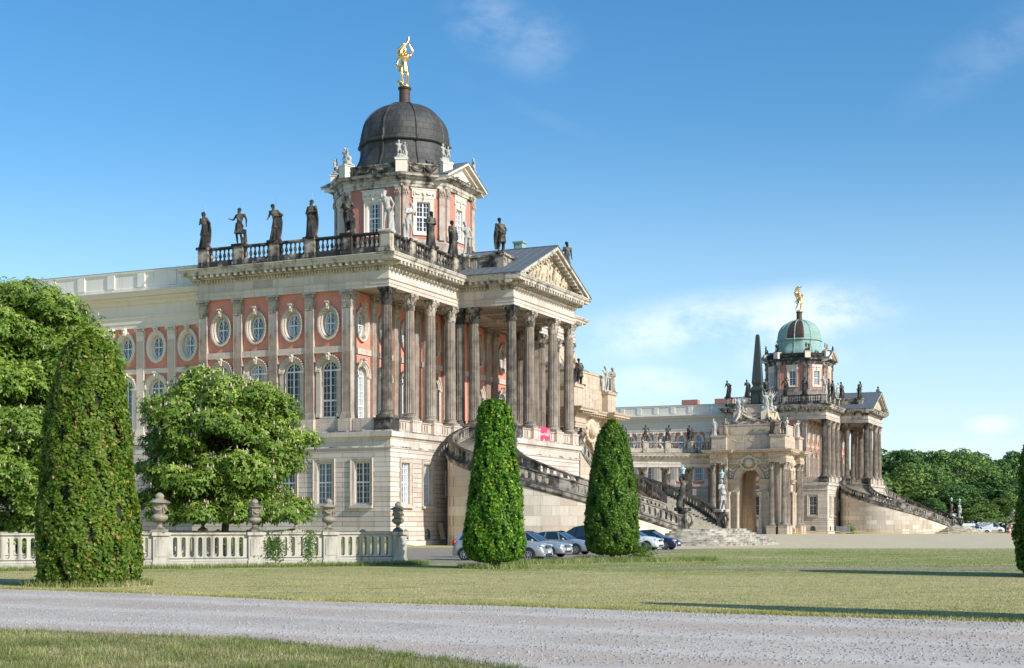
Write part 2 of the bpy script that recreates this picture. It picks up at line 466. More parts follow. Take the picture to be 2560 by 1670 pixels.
def drape(mb, z0, z1, r0, r1, cx0=0, cx1=0, cy0=0, cy1=0, n=26, folds=9, amp=.1, ph=0., fl=.85, twist=.6):
    """closed cloth tube with vertical folds between heights z0 (low) and z1"""
    prof = []; rows = 9
    vs = []; fs = []
    for i in range(rows + 1):
        t = i / rows
        z = z0 + (z1 - z0) * t
        r = r0 + (r1 - r0) * (t ** .8); cx = cx0 + (cx1 - cx0) * t; cy = cy0 + (cy1 - cy0) * t
        for k in range(n * 2):
            a = PI * k / n
            w = 1 + amp * (1 - .65 * t) * math.sin(folds * a + ph + twist * t * 3) + amp * .5 * math.sin(4 * a - ph)
            vs.append((cx + r * w * math.cos(a), cy + r * w * fl * math.sin(a), z + .015 * math.sin(5 * a + ph)))
    m = 2 * n
    for i in range(rows):
        for k in range(m):
            k2 = (k + 1) % m
            fs.append((i * m + k, i * m + k2, (i + 1) * m + k2, (i + 1) * m + k))
    fs.append(tuple(range(m - 1, -1, -1))); fs.append(tuple(rows * m + k for k in range(m)))
    mb.add(vs, fs)

def sash(mb, pts, w, th=.03, n=6):
    """hanging band of cloth"""
    mb.tube(pts, [w * (1 - .25 * abs(2 * i / (len(pts) - 1) - 1)) for i in range(len(pts))], n)

def figure(mb, hip=.05, arms=None, legs=None, head=(0, 0), female=False, dress='full', cloak=None, stump=None, hat=None, beard=False, S=1.0, at=(0, 0, 0), seated=False, wreath=True, folds=9, ph=0.):
    f = MB()
    lean = -hip * .8
    hz = .96; 
    hips = Vector((hip, 0, hz)); waist = Vector((hip * .6, .005, 1.10)); chest = Vector((lean * .4, -.005, 1.32)); nk = Vector((lean, 0, 1.50))
    sw = .19 if female else .225
    L = [(-.10, 0, .92), (-.12, -.05, .50), (-.14, .02, .06)], [(.10, 0, .92), (.13, -.06, .50), (.10, .03, .06)]
    if legs: L = legs
    f.ball(hips, (.165, .125, .14)); f.capsule(hips, waist, .15, .125); f.capsule(waist, chest, .125, .165); f.ball(chest, (.19, .125, .17))
    f.capsule(chest + Vector((-.1, 0, .1)), chest + Vector((.1, 0, .1)), .085, .085)
    if female:
        f.ball(chest + Vector((-.075, -.105, .0)), .062); f.ball(chest + Vector((.075, -.105, .0)), .062)
    else:
        f.ball(chest + Vector((-.08, -.08, .03)), (.085, .06, .07)); f.ball(chest + Vector((.08, -.08, .03)), (.085, .06, .07))
    for i, (h, k, a) in enumerate(L):
        h = Vector(h) + Vector((hip, 0, 0)); k = Vector(k) + Vector((hip * .5, 0, 0)); a = Vector(a)
        f.capsule(h, k, .098, .062); f.capsule(k, k.lerp(a, .35) + Vector((0, .012, 0)), .058, .06); f.capsule(k.lerp(a, .35) + Vector((0, .012, 0)), a, .06, .037)
        f.capsule(a + Vector((0, .03, -.02)), a + Vector((.01 * (i * 2 - 1), -.15, -.035)), .042, .03)
    # neck, head with nose, chin, hair
    hx, hy = head
    hd = nk + Vector((hx * .5, -.02 + hy * .3, .17))
    f.capsule(nk - Vector((0, 0, .06)), hd - Vector((0, 0, .06)), .062, .052)
    f.ball(hd, (.080, .098, .115))
    f.ball(hd + Vector((hx * .3, -.085, -.01)), (.018, .03, .028)); f.ball(hd + Vector((0, -.06, -.075)), (.045, .045, .04))
    f.ball(hd + Vector((0, -.07, .035)), (.06, .03, .015))
    if beard: f.ball(hd + Vector((0, -.085, -.12)), (.055, .05, .08))
    if female:
        f.ball(hd + Vector((0, .04, .03)), (.098, .10, .11)); f.ball(hd + Vector((0, .12, .0)), (.055, .06, .055))
        f.capsule(hd + Vector((.05, .07, -.05)), hd + Vector((.09, .07, -.22)), .03, .02)
    else:
        f.ball(hd + Vector((0, .035, .03)), (.095, .095, .105))
    if wreath:
        for k in range(9):
            a = 2 * PI * k / 9; f.ball(hd + Vector((.092 * math.cos(a), .1 * math.sin(a) + .01, .06)), .026, 6, 4)
    if hat == 'helmet':
        f.ball(hd + Vector((0, .02, .08)), (.11, .13, .1)); f.capsule(hd + Vector((0, -.06, .18)), hd + Vector((0, .16, .1)), .03, .04)
    if hat == 'basket':
        f.lathe([(.07, .12), (.14, .3), (.15, .34)], 10, tuple(hd)); 
        for k in range(6): f.ball(hd + Vector((.08 * math.cos(k), .08 * math.sin(k), .36)), .05, 6, 4)
    # arms with hands
    arms = arms or [((-.30, .0, 1.20), (-.22, -.2, 1.08)), ((.33, .04, 1.16), (.30, -.12, .95))]
    for sgn, (e, h) in zip((-1, 1), arms):
        s = nk + Vector((sgn * sw, 0, -.075)); e = Vector(e); h = Vector(h)
        f.ball(s, .078); f.capsule(s, e, .062, .047); f.capsule(e, h, .05, .032)
        d = (h - e).normalized(); side = d.cross(Vector((0, 0, 1)))
        if side.length < .1: side = Vector((1, 0, 0))
        side.normalize(); pn = side.cross(d)
        f.ball(h + d * .04, (.04, .04, .04))
        for q in range(4):
            b = h + d * .06 + side * (q - 1.5) * .018
            f.capsule(b, b + d * (.055 + .012 * (q in (1, 2))) + pn * .02, .012, .009, 6)
        f.capsule(h + d * .02 + side * .035 * -sgn, h + d * .055 + side * .065 * -sgn, .013, .01, 6)
    if dress == 'full':
        drape(f, .015, 1.0, .30, .165, .0, hip, .02, 0, folds=folds, amp=.14, ph=ph); drape(f, .95, 1.40, .165, .155, hip, lean * .5, 0, 0, folds=7, amp=.08, ph=ph)
        drape(f, .62, 1.06, .235, .175, hip, hip, -.01, 0, folds=5, amp=.13, ph=ph + 1)
    elif dress == 'long':
        drape(f, .02, 1.06, .27, .17, .02, hip, .02, 0, folds=folds, amp=.15, ph=ph)
        sash(f, [(-.17 + hip, -.08, 1.06), (hip, -.15, .99), (.17 + hip, -.08, .98), (.2 + hip, .05, .75), (.22, .05, .4)], .055)
    elif dress == 'short':
        drape(f, .56, 1.06, .235, .165, hip * .8, hip, 0, 0, folds=folds, amp=.13, ph=ph)
        sash(f, [(-.2 + lean, -.05, 1.43), (0, -.15, 1.25), (.17 + hip, -.08, 1.05), (.2 + hip, .1, .9)], .05)
    elif dress == 'cloth':
        sash(f, [(-.18 + hip, 0, 1.0), (hip, -.15, .93), (.17 + hip, -.07, .98), (.19 + hip, .12, .8), (.17, .16, .35), (.16, .14, .1)], .065)
    if cloak:
        sx = cloak
        pts = [(sx * .2 + lean, .03, 1.45), (sx * .27, .07, 1.2), (sx * .29, .11, .9), (sx * .24, .15, .55), (sx * .2, .14, .2)]
        for dx in (-.05, .03): f.tube([(p[0] * .86 + dx * .8, p[1] + abs(dx) * .2, p[2]) for p in pts], [.05, .06, .07, .065, .05], 7)
        f.tube([(-.12 * sx, .12, 1.42), (0, .15, 1.1), (.05 * sx, .17, .7), (.1 * sx, .17, .25)], [.1, .13, .14, .1], 8)
    if stump:
        sx = stump
        f.tube([(sx * .22, .12, 0), (sx * .24, .12, .35), (sx * .21, .11, .68)], [.12, .085, .08], 9)
        f.ball((sx * .22, .1, .7), (.1, .09, .07))
    T = Matrix.Translation(at) @ Matrix.Scale(S, 4)
    mb.merge(f, T)
    return f

def plinth(mb, r=.34, h=.1):
    mb.cbox((0, 0.02, -h / 2 + .03), (r, r * .85, h / 2 + .02))

STAT = {}
def variants():
    specs = [
        dict(female=True, dress='full', arms=[((-.29, -.03, 1.2), (-.14, -.2, 1.18)), ((.32, .05, 1.2), (.33, .0, .92))], cloak=1, ph=.5, head=(-.05, 0)),
        dict(beard=True, dress='short', arms=[((-.33, -.06, 1.22), (-.36, -.3, 1.22)), ((.34, .06, 1.2), (.36, .02, .93))], stump=1, hip=-.05, ph=1.2, head=(-.1, 0)),
        dict(female=True, dress='full', arms=[((-.3, -.05, 1.17), (-.26, -.27, 1.02)), ((.36, .05, 1.24), (.17, -.14, 1.18))], cloak=1, hip=.07, ph=2.1, head=(-.14, 0)),
        dict(beard=True, dress='long', arms=[((-.3, -.02, 1.17), (-.05, -.18, 1.15)), ((.34, -.0, 1.2), (.1, -.2, 1.2))], cloak=1, hip=-.04, ph=.2, folds=7),
        dict(dress='short', arms=[((-.36, -.04, 1.25), (-.18, -.2, 1.06)), ((.3, -.06, 1.2), (.04, -.2, 1.02))], cloak=-1, stump=1, hip=.06, ph=3.0, head=(-.1, 0)),
        dict(beard=True, dress='cloth', arms=[((-.3, -.1, 1.26), (-.05, -.17, 1.42)), ((.33, .02, 1.18), (.33, -.1, .95))], stump=1, hip=.07, ph=.8, head=(-.08, 0)),
        dict(dress='none', arms=[((-.3, -.06, 1.22), (-.02, -.2, 1.27)), ((.3, -.05, 1.2), (.16, -.25, 1.25))], stump=-1, hip=-.06, head=(.12, -.05)),
        dict(female=True, dress='long', arms=[((-.34, .0, 1.22), (-.42, -.1, 1.0)), ((.36, -.02, 1.52), (.25, -.08, 1.8))], cloak=1, hip=.05, ph=1.5, head=(.1, 0)),
    ]
    for i, s in enumerate(specs):
        mb = MB(); figure(mb, **s); plinth(mb)
        STAT[i] = mb
variants()
SM = {}
SCOUNT = [0]
def statue_mesh(i, mat, voxel=.026):
    k = (i, mat, voxel)
    if k not in SM:
        SM[k] = remesh(STAT[i], voxel, 'statue', M[mat])
    return SM[k]
def statue(i, mat, loc, face, label, h=3.3, soot=None, group=None, name='statue', voxel=.03, rod=False, cat='statue'):
    """face: world angle (radians) the figure looks to; canonical figure looks to -Y"""
    o = link(name, statue_mesh(i, mat, voxel), None, loc, face + PI / 2, h / 1.84)
    tag(o, label, cat, group)
    if soot is not None: o.color = (1 - soot, 1, 1, 1)
    if rod:
        mb = MB(); mb.tube([(.02, .06, 1.7), (.02, .06, 2.12)], .006, 5)
        mb.build('lightning_rod', M['metal'], o)
    return o

# pair of putti on a block
mb = MB()
for (dx, dy, rot, s, a) in ((-.17, 0, .3, .62, 1), (.2, -.05, -.4, .55, -1)):
    f = MB()
    figure(f, dress='none', arms=[((-.28, -.1, 1.25), (-.1, -.22, 1.4)), ((.32, -.06, 1.35), (.3, -.1, 1.62))][::a], legs=[[(-.1, 0, .92), (-.16, -.2, .62), (-.14, .02, .2)], [(.10, 0, .92), (.16, -.24, .6), (.10, .03, .12)]], wreath=False)
    f.ball((0, -.02, 1.68), (.14, .14, .15)); f.ball((0, -.02, 1.2), (.21, .17, .22)); f.ball((0, 0, .95), (.2, .16, .17))
    mb.merge(f, Matrix.Translation((dx, dy, .05)) @ Matrix.Rotation(rot, 4, 'Z') @ Matrix.Scale(s, 4))
mb.ball((0, .05, .15), (.38, .25, .22)); mb.ball((.25, .1, .4), (.13, .13, .2)); mb.cbox((0, .03, .03), (.45, .3, .05))
STAT['putti'] = mb
# seated figure
mb = MB()
figure(mb, female=True, dress='none', legs=[[(-.1, 0, .92), (-.13, -.42, .88), (-.14, -.44, .42)], [(.10, 0, .92), (.16, -.40, .84), (.10, -.5, .42)]], arms=[((-.35, .05, 1.2), (-.38, .2, .98)), ((.34, -.08, 1.3), (.36, -.2, 1.55))])
mb.ball((0, .05, .6), (.36, .34, .32)); drape(mb, .35, .98, .34, .2, 0, 0, -.2, -.05, folds=7, amp=.15)
mb.cbox((0, -.05, .3), (.45, .45, .06))
STAT['seated'] = mb
# gilded figure holding a horn of plenty above the head, billowing cloth, small eagle at the feet
mb = MB()
figure(mb, hip=-.06, female=True, dress='none', wreath=False, head=(-.05, 0), arms=[((-.30, -.05, 1.66), (-.08, -.08, 1.88)), ((.36, -.02, 1.62), (.20, -.04, 1.93))],
       legs=[[(-.10, 0, .92), (-.10, -.10, .52), (-.05, .0, .06)], [(.10, 0, .92), (.17, -.04, .52), (.12, .12, .08)]])
drape(mb, .66, 1.08, .22, .165, -.04, -.04, folds=8, amp=.16)
mb.tube([(-.20, .0, 1.52), (-.15, .0, 1.68), (-.02, -.02, 1.86), (.10, -.02, 2.0), (.17, -.02, 2.12), (.17, -.02, 2.24), (.21, -.02, 2.30)], [.15, .115, .085, .06, .042, .032, .025], 12)
mb.lathe([(.11, 0), (.17, .02), (.165, .05), (.10, .05)], 12, (-.2, 0, 1.47))
for k in range(7): mb.ball((-.2 + .09 * math.cos(k * .9), .09 * math.sin(k * .9), 1.45), .05, 6, 4)
for dz in (0, .05, .1): mb.tube([(-.16, .05, 1.40 - dz), (-.30, .06, 1.25 - dz), (-.36, .05, 1.08 - dz), (-.30, .03, .93 - dz), (-.15, .0, .88 - dz), (0, -.05, .93 - dz * .5)], [.03, .045, .05, .06, .07, .06], 8)
mb.ball((-.12, .06, .12), (.16, .1, .1)); mb.capsule((-.2, .05, .12), (-.30, .05, .38), .05, .015); mb.capsule((-.24, .07, .15), (-.36, .08, .30), .05, .015); mb.capsule((-.06, -.02, .1), (-.16, -.16, .2), .05, .03)
mb.lathe([(.26, -.04), (.26, .05), (.2, .09)], 14)
STAT['gold_horn'] = mb
# gilded dancing figure with a scarf
mb = MB()
figure(mb, hip=.07, female=True, dress='none', wreath=False, head=(.1, 0), arms=[((-.28, .02, 1.68), (-.02, -.02, 1.95)), ((.32, -.1, 1.2), (.12, -.2, 1.12))],
       legs=[[(-.10, 0, .92), (-.16, -.10, .55), (-.30, .12, .20)], [(.10, 0, .92), (.10, -.04, .50), (.06, .03, .06)]])
drape(mb, .62, 1.04, .25, .165, .0, .05, folds=7, amp=.2)
for dx in (0, .06, .12): mb.tube([(.22 - dx, 0, 1.98), (-.02 - dx, .02, 1.98), (-.22 - dx * .6, .04, 1.78), (-.30 - dx * .4, .05, 1.45), (-.22, .06, 1.15), (-.16, .04, .95), (-.40, .05, .72)], [.05, .07, .075, .08, .07, .05, .03], 8)
mb.lathe([(.26, -.04), (.26, .05), (.2, .09)], 14)
STAT['gold_scarf'] = mb
# lamp bearers of the stairs
for nm, fem in (('bearer_a', True), ('bearer_b', True)):
    mb = MB()
    if nm == 'bearer_a':
        figure(mb, female=False, dress='short', hip=-.09, arms=[((-.30, -.02, 1.62), (-.10, -.03, 1.82)), ((.36, .04, 1.22), (.22, .02, .98))], stump=-1, wreath=False)
        mb.ball((-.3, -.05, .5), (.2, .18, .24)); mb.ball((-.36, -.1, .25), (.22, .2, .25)); mb.ball((-.3, -.1, .78), (.12, .12, .13)); mb.capsule((-.3, -.05, .6), (-.1, -.15, .8), .06, .05)
    else:
        figure(mb, female=True, dress='short', hip=.05, arms=[((-.30, -.02, 1.25), (-.16, -.16, 1.42)), ((.32, .0, 1.24), (.16, -.14, 1.40))], stump=1, wreath=False)
        mb.ball((.0, -.15, .98), (.2, .12, .12)); mb.capsule((.1, -.16, .95), (.14, -.12, .4), .07, .05)
    plinth(mb, .36, .12)
    STAT[nm] = mb
# white group of winged victory with trophies
mb = MB()
f = MB(); figure(f, female=True, dress='full', hip=.08, arms=[((-.36, -.08, 1.5), (-.45, -.15, 1.85)), ((.36, -.02, 1.2), (.5, -.05, 1.0))], cloak=-1)
mb.merge(f, Matrix.Rotation(.2, 4, 'Z'))
f = MB(); figure(f, dress='short', hip=-.08, arms=[((-.36, -.08, 1.2), (-.3, -.25, 1.0)), ((.36, -.02, 1.3), (.5, -.05, 1.6))], hat='helmet')
mb.merge(f, Matrix.Translation((.55, .15, 0)) @ Matrix.Rotation(-.5, 4, 'Z') @ Matrix.Scale(.85, 4))
for k in range(6):
    mb.capsule((.35, .3, .9), (.1 + .2 * k, .35, 2.1 - .1 * abs(k - 2)), .1, .03)
for k in range(10): mb.ball((rng.uniform(-.4, .9), rng.uniform(-.1, .3), rng.uniform(0, .6)), rng.uniform(.12, .2))
mb.cbox((.25, .1, 0), (.75, .4, .08))
STAT['trophy'] = mb
# ---------------------------------------------------------------- classical elements (canonical meshes)
def cap_leaf(mb, base, out, tan, z0, h, w, curl=.16):
    base = Vector(base); out = Vector(out); tan = Vector(tan)
    rows = [(0, 0, .8), (.02, .35, 1.0), (.05, .7, .9), (.11, .92, .7), (curl, 1.0, .45), (curl + .03, .88, .25)]
    vs = []; fs = []
    for (o, zz, ww) in rows:
        for s in (-1, 0, 1):
            vs.append(base + out * (o + (.03 if s == 0 else 0)) + tan * (s * w * .5 * ww) + Vector((0, 0, z0 + h * zz)))
    for i in range(len(rows) - 1):
        for k in range(2):
            a = i * 3 + k; fs.append((a, a + 1, a + 4, a + 3))
    mb.add(vs, fs)
def volute(mb, c, out, z, r=.13, w=.07):
    out = Vector(out).normalized(); tan = Vector((-out.y, out.x, 0)); c = Vector(c)
    pts = []
    for k in range(11):
        a = PI * .9 - k * .62; rr = r * (1 - k / 14)
        pts.append(c + out * (rr * math.cos(a)) + Vector((0, 0, z + rr * math.sin(a))))
    mb.tube(pts, [w * (1 - k / 22) for k in range(11)], 5)
def capital_round(r=.44, h=1.48):
    mb = MB()
    mb.lathe([(r * 1.08, 0), (r * 1.12, .04), (r * 1.08, .08), (r * .98, .1), (r * .98, h * .4), (r * 1.08, h * .7), (r * 1.3, h * .86), (r * 1.3, h * .88)], 20)
    for row, (z0, hh, n, ph, w) in enumerate(((.08, h * .34, 8, 0, .34), (.1, h * .6, 8, PI / 8, .32))):
        for k in range(n):
            a = 2 * PI * k / n + ph; o = Vector((math.cos(a), math.sin(a), 0)); t = Vector((-o.y, o.x, 0))
            cap_leaf(mb, o * r * (1.0 + .03 * row), o, t, z0, hh, w, .17)
    for k in range(4):
        a = PI / 4 + k * PI / 2; o = Vector((math.cos(a), math.sin(a), 0))
        volute(mb, o * (r * 1.62), o, h * .78, .14, .075)
        mb.tube([o * r * 1.0 + Vector((0, 0, h * .5)), o * r * 1.25 + Vector((0, 0, h * .72)), o * r * 1.5 + Vector((0, 0, h * .87))], [.05, .06, .07], 5)
        b = Vector((math.cos(a + PI / 4), math.sin(a + PI / 4), 0))
        mb.ball(b * r * 1.34 + Vector((0, 0, h * .93)), (.1, .1, .1), 7, 5)
        for s in (-1, 1): volute(mb, b * r * 1.15 + Vector((-b.y, b.x, 0)) * s * .12, Vector((-b.y, b.x, 0)) * s, h * .76, .07, .035)
    # abacus with hollow sides
    ring = []
    A = r * 1.42
    for k in range(4):
        a = PI / 4 + k * PI / 2
        c0 = Vector((math.cos(a), math.sin(a))) * r * 2.02; c1 = Vector((math.cos(a + PI / 2), math.sin(a + PI / 2))) * r * 2.02
        for j in range(5):
            p = c0.lerp(c1, .05 + .9 * j / 4); ins = .17 * r * math.sin(PI * j / 4) * 1.6
            m = Vector((math.cos(a + PI / 4), math.sin(a + PI / 4))); ring.append(p - m * ins)
    n = len(ring)
    vs = [(p.x, p.y, z) for z in (h * .88, h) for p in ring]
    mb.add(vs, [(k, (k + 1) % n, n + (k + 1) % n, n + k) for k in range(n)] + [tuple(range(n - 1, -1, -1)), tuple(range(n, 2 * n))])
    return mb
def capital_flat(w=.86, h=1.48, d=.3):
    """for pilasters: front face looks to -y, back at y=0"""
    mb = MB(); hw = w / 2
    mb.box(-hw * 1.06, hw * 1.06, -d - .03, 0, 0, .09)
    mb.box(-hw * .97, hw * .97, -d + .02, 0, .09, h * .85)
    for z0, hh, us in ((.08, h * .34, (-.75, -.25, .25, .75)), (.1, h * .6, (-1, -.5, 0, .5, 1))):
        for u in us: cap_leaf(mb, (u * hw * .82, -d + .02, 0), (0, -1, 0), (1, 0, 0), z0, hh, w * .27, .15)
        for s in (-1, 1): cap_leaf(mb, (s * hw * .95, -d * .5, 0), (s, 0, 0), (0, 1, 0), z0, hh, d * .8, .13)
    for s in (-1, 1):
        volute(mb, (s * hw * 1.12, -d - .1, 0), (s * .7, -.7, 0), h * .78, .14, .075)
        volute(mb, (s * .1, -d - .02, 0), (s, 0, 0), h * .76, .07, .035)
        mb.tube([(s * hw * .5, -d, h * .5), (s * hw * .8, -d - .05, h * .7), (s * hw, -d - .1, h * .86)], [.04, .05, .06], 5)
    mb.ball((0, -d - .1, h * .92), .1, 7, 5)
    ring = [(-hw * 1.4, 0), (-hw * 1.4, -d - .12), (-hw * 1.3, -d - .24), (-hw * .6, -d - .1), (0, -d - .06), (hw * .6, -d - .1), (hw * 1.3, -d - .24), (hw * 1.4, -d - .12), (hw * 1.4, 0)]
    n = len(ring)
    mb.add([(p[0], p[1], z) for z in (h * .88, h) for p in ring], [(k, (k + 1) % n, n + (k + 1) % n, n + k) for k in range(n)] + [tuple(range(n - 1, -1, -1)), tuple(range(n, 2 * n))])
    return mb
def column_meshes(H, r=.5, rt=.43, caph=1.48, flutes=20):
    sh = MB()
    ncol = flutes * 4
    prof = []
    zb = .62; zt = H - caph
    for k in range(9):
        t = k / 8
        prof.append((r + (rt - r) * (t ** 1.6), zb + (zt - zb) * t))
    def fl(a, z):
        if z < zb + .02 or z > zt - .02: return 1
        k = (a * flutes / (2 * PI)) % 1
        return .86 if .2 < k < .8 else 1.0
    prof = [prof[0]] + [(prof[0][0], zb + .1)] + prof[1:-1] + [(prof[-1][0], zt - .12)] + [prof[-1]]
    sh.lathe(prof, ncol, cap=False, fl=fl)
    s = r * 1.36
    sh.box(-s, s, -s, s, 0, .2)
    sh.lathe([(s * .98, .2), (s * 1.02, .27), (s * .98, .34), (r * 1.14, .36), (r * 1.1, .43), (r * 1.2, .47), (r * 1.22, .52), (r * 1.12, .58), (r * 1.0, .62)], 28, cap=False)
    return sh, capital_round(rt, caph)
def pilaster_mesh(H, w=.86, d=.3, caph=1.48, flutes=6):
    mb = MB(); hw = w / 2; zb = .6; zt = H - caph
    mb.box(-hw * 1.3, hw * 1.3, -d - .14, 0, 0, .2); mb.box(-hw * 1.22, hw * 1.22, -d - .1, 0, .2, .38); mb.box(-hw * 1.1, hw * 1.1, -d - .05, 0, .38, .6)
    # fluted front
    pts = [(-hw, 0), (-hw, -d)]
    m = w * .07; fw = (w - 2 * m) / flutes
    for k in range(flutes):
        x = -hw + m + fw * k
        pts += [(x + fw * .18, -d), (x + fw * .28, -d + .09), (x + fw * .72, -d + .09), (x + fw * .82, -d)]
    pts += [(hw, -d), (hw, 0)]
    n = len(pts)
    mb.add([(p[0], p[1], z) for z in (zb, zt) for p in pts], [(k, k + 1, n + k + 1, n + k) for k in range(n - 1)])
    return mb
COLH = 10.95
_sh, _cp = column_meshes(COLH)
ME_COL = _sh.mesh('column', M['column'], 35); ME_CAP = _cp.mesh('capital', M['capital'], 50)
_pl = pilaster_mesh(COLH); ME_PIL = _pl.mesh('pilaster', M['pilaster'], 0 if False else None); ME_PCAP = capital_flat().mesh('capital', M['capital'], 50)
WH = 10.05
ME_PILW = pilaster_mesh(WH, .82, .26, 1.3).mesh('pilaster', M['cream']); ME_PCAPW = capital_flat(.82, 1.3, .26).mesh('capital', M['cream'], 50)

def column(parent, x, y, z, soot=0.0, mesh=None, cap=None, H=COLH, caph=1.48, s=1):
    o = link('column', mesh or ME_COL, parent, (x, y, z), random.choice((0, PI / 2, PI)), color=(1 - soot, 1, 1, 1))
    c = link('capital', cap or ME_CAP, o, (0, 0, H - caph), color=(1 - min(1, soot + .12), 1, 1, 1))
    return o
def pilaster(parent, x, y, z, rz, soot=0.0, mesh=None, cap=None, H=COLH, caph=1.48):
    o = link('pilaster', mesh or ME_PIL, parent, (x, y, z), rz, color=(1 - soot, 1, 1, 1))
    link('capital', cap or ME_PCAP, o, (0, 0, H - caph), color=(1 - soot, 1, 1, 1))
    return o

# ----- windows: canonical plane y=0, outside is -y, origin at bottom centre of the glass
def frame_from(outline, inner, d0, d1, mb):
    n = len(outline)
    vs = []
    for (u, w) in outline: vs.append((u, d0, w))
    for (u, w) in inner: vs.append((u, d0, w))
    for (u, w) in outline: vs.append((u, d1, w))
    for (u, w) in inner: vs.append((u, d1, w))
    fs = []
    for k in range(n):
        k2 = (k + 1) % n
        fs += [(k, k2, n + k2, n + k), (n + k, n + k2, 3 * n + k2, 3 * n + k), (k2, k, 2 * n + k, 2 * n + k2)]
    mb.add(vs, fs)
def arch_outline(w, h, n=14, g=0.0):
    r = w / 2 + g
    return [(-r, -g), (r, -g)] + [(r * math.cos(PI * k / n), h - w / 2 + r * math.sin(PI * k / n)) for k in range(n + 1)]
def rect_outline(w, h, g=0.0): return [(-w / 2 - g, -g), (w / 2 + g, -g), (w / 2 + g, h + g), (-w / 2 - g, h + g)]
def oval_outline(a, b, n=28, g=0.0): return [((a + g) * math.cos(2 * PI * k / n), b + (b + g) * math.sin(2 * PI * k / n)) for k in range(n)]
def vbar(mb, x, z0, z1, t=.035, y=-.03): mb.box(x - t / 2, x + t / 2, y - .02, y + .03, z0, z1)
def hbar(mb, z, x0, x1, t=.035, y=-.03): mb.box(x0, x1, y - .021, y + .031, z - t / 2, z + t / 2)
def win_rect(w, h, cols=4, rows=7, transom=.52, fr=.09):
    mb = MB(); frame_from(rect_outline(w, h), rect_outline(w - 2 * fr, h - 2 * fr) and [(u, v + fr) for u, v in rect_outline(w - 2 * fr, h - 2 * fr)], -.06, .06, mb)
    vbar(mb, 0, 0, h, .12, -.045)
    if transom: hbar(mb, h * transom, -w / 2, w / 2, .13, -.05)
    for k in range(1, cols):
        if abs(k / cols - .5) > .01: vbar(mb, -w / 2 + w * k / cols, fr, h - fr)
    for k in range(1, rows):
        if transom and abs(k / rows - transom) < .5 / rows: continue
        hbar(mb, h * k / rows, -w / 2 + fr, w / 2 - fr)
    g = MB(); g.add([(-w / 2, .02, 0), (w / 2, .02, 0), (w / 2, .02, h), (-w / 2, .02, h)], [(0, 1, 2, 3)])
    return mb, g
def win_arch(w, h, fr=.1):
    mb = MB(); o = arch_outline(w, h); i = [(u * (1 - 2 * fr / w), fr + (v) * (h - 2 * fr) / h) for u, v in o]
    frame_from(o, i, -.06, .06, mb)
    sp = h - w / 2; r = w / 2
    vbar(mb, 0, 0, h - .03, .13, -.045); hbar(mb, sp - .0, -r, r, .13, -.05); hbar(mb, sp * .36, -r, r, .15, -.05)
    for s in (-1, 1): vbar(mb, s * r * .5, fr, sp)
    rows = 7
    for k in range(1, rows):
        z = sp * (.36 + .64 * k / 4) if k < 4 else sp * .36 * (k - 3) / 3
        if k < 4 or k < 6: hbar(mb, z, -r + fr, r - fr)
    pts = [(r * .55 * math.cos(a), -.03, sp + r * .55 * math.sin(a)) for a in [PI * k / 12 for k in range(13)]]
    mb.tube(pts, .022, 4)
    for a in (PI * .22, PI * .36, PI * .64, PI * .78):
        mb.bar((r * .55 * math.cos(a), -.03, sp + r * .55 * math.sin(a)), (r * .96 * math.cos(a), -.03, sp + r * .96 * math.sin(a)), .035)
    g = MB(); g.add([(u, .02, v) for u, v in o], [tuple(range(len(o)))])
    return mb, g
def win_oval(a, b, fr=.09):
    mb = MB(); o = oval_outline(a, b); i = [(u * (1 - fr / a), b + (v - b) * (1 - fr / b)) for u, v in o]
    frame_from(o, i, -.06, .06, mb)
    vbar(mb, 0, 0, 2 * b, .1, -.045); hbar(mb, b, -a, a, .1, -.05)
    mb.tube([(a * .55 * math.cos(t), -.03, b + b * .55 * math.sin(t)) for t in [2 * PI * k / 20 for k in range(21)]], .02, 4)
    for k in range(12):
        t = 2 * PI * (k + .5) / 12
        mb.bar((a * .55 * math.cos(t), -.03, b + b * .55 * math.sin(t)), (a * .97 * math.cos(t), -.03, b + b * .97 * math.sin(t)), .03)
    g = MB(); g.add([(u, .02, v) for u, v in o], [tuple(range(len(o)))])
    return mb, g
def ring_profile(mb, fn, prof, n):
    """fn(g) -> closed outline grown by g; prof = [(grow, y)]"""
    rows = [[(u, y, v) for (u, v) in fn(g)] for (g, y) in prof]
    k = len(rows[0]); vs = [p for r in rows for p in r]; fs = []
    for i in range(len(rows) - 1):
        for j in range(k):
            j2 = (j + 1) % k
            fs.append((i * k + j, i * k + j2, (i + 1) * k + j2, (i + 1) * k + j))
    mb.add(vs, fs)
def keystone(mb, z, w=.34, h=.62, d=-.42):
    mb.add([(-w * .36, -.1, z), (w * .36, -.1, z), (w * .55, -.1, z + h), (-w * .55, -.1, z + h), (-w * .3, d * .85, z), (w * .3, d * .85, z), (w * .5, d, z + h), (-w * .5, d, z + h)],
           [(0, 1, 5, 4), (1, 2, 6, 5), (2, 3, 7, 6), (3, 0, 4, 7), (4, 5, 6, 7)])
    mb.tube([(-w * .5, d - .03, z + h * .86), (w * .5, d - .03, z + h * .86)], .1, 8); mb.tube([(-w * .34, d * .9, z + h * .12), (w * .34, d * .9, z + h * .12)], .07, 8)
    mb.ball((0, d - .04, z + h * .5), (w * .3, .09, .17), 8, 6)
REV = .5   # reveal depth behind the wall face
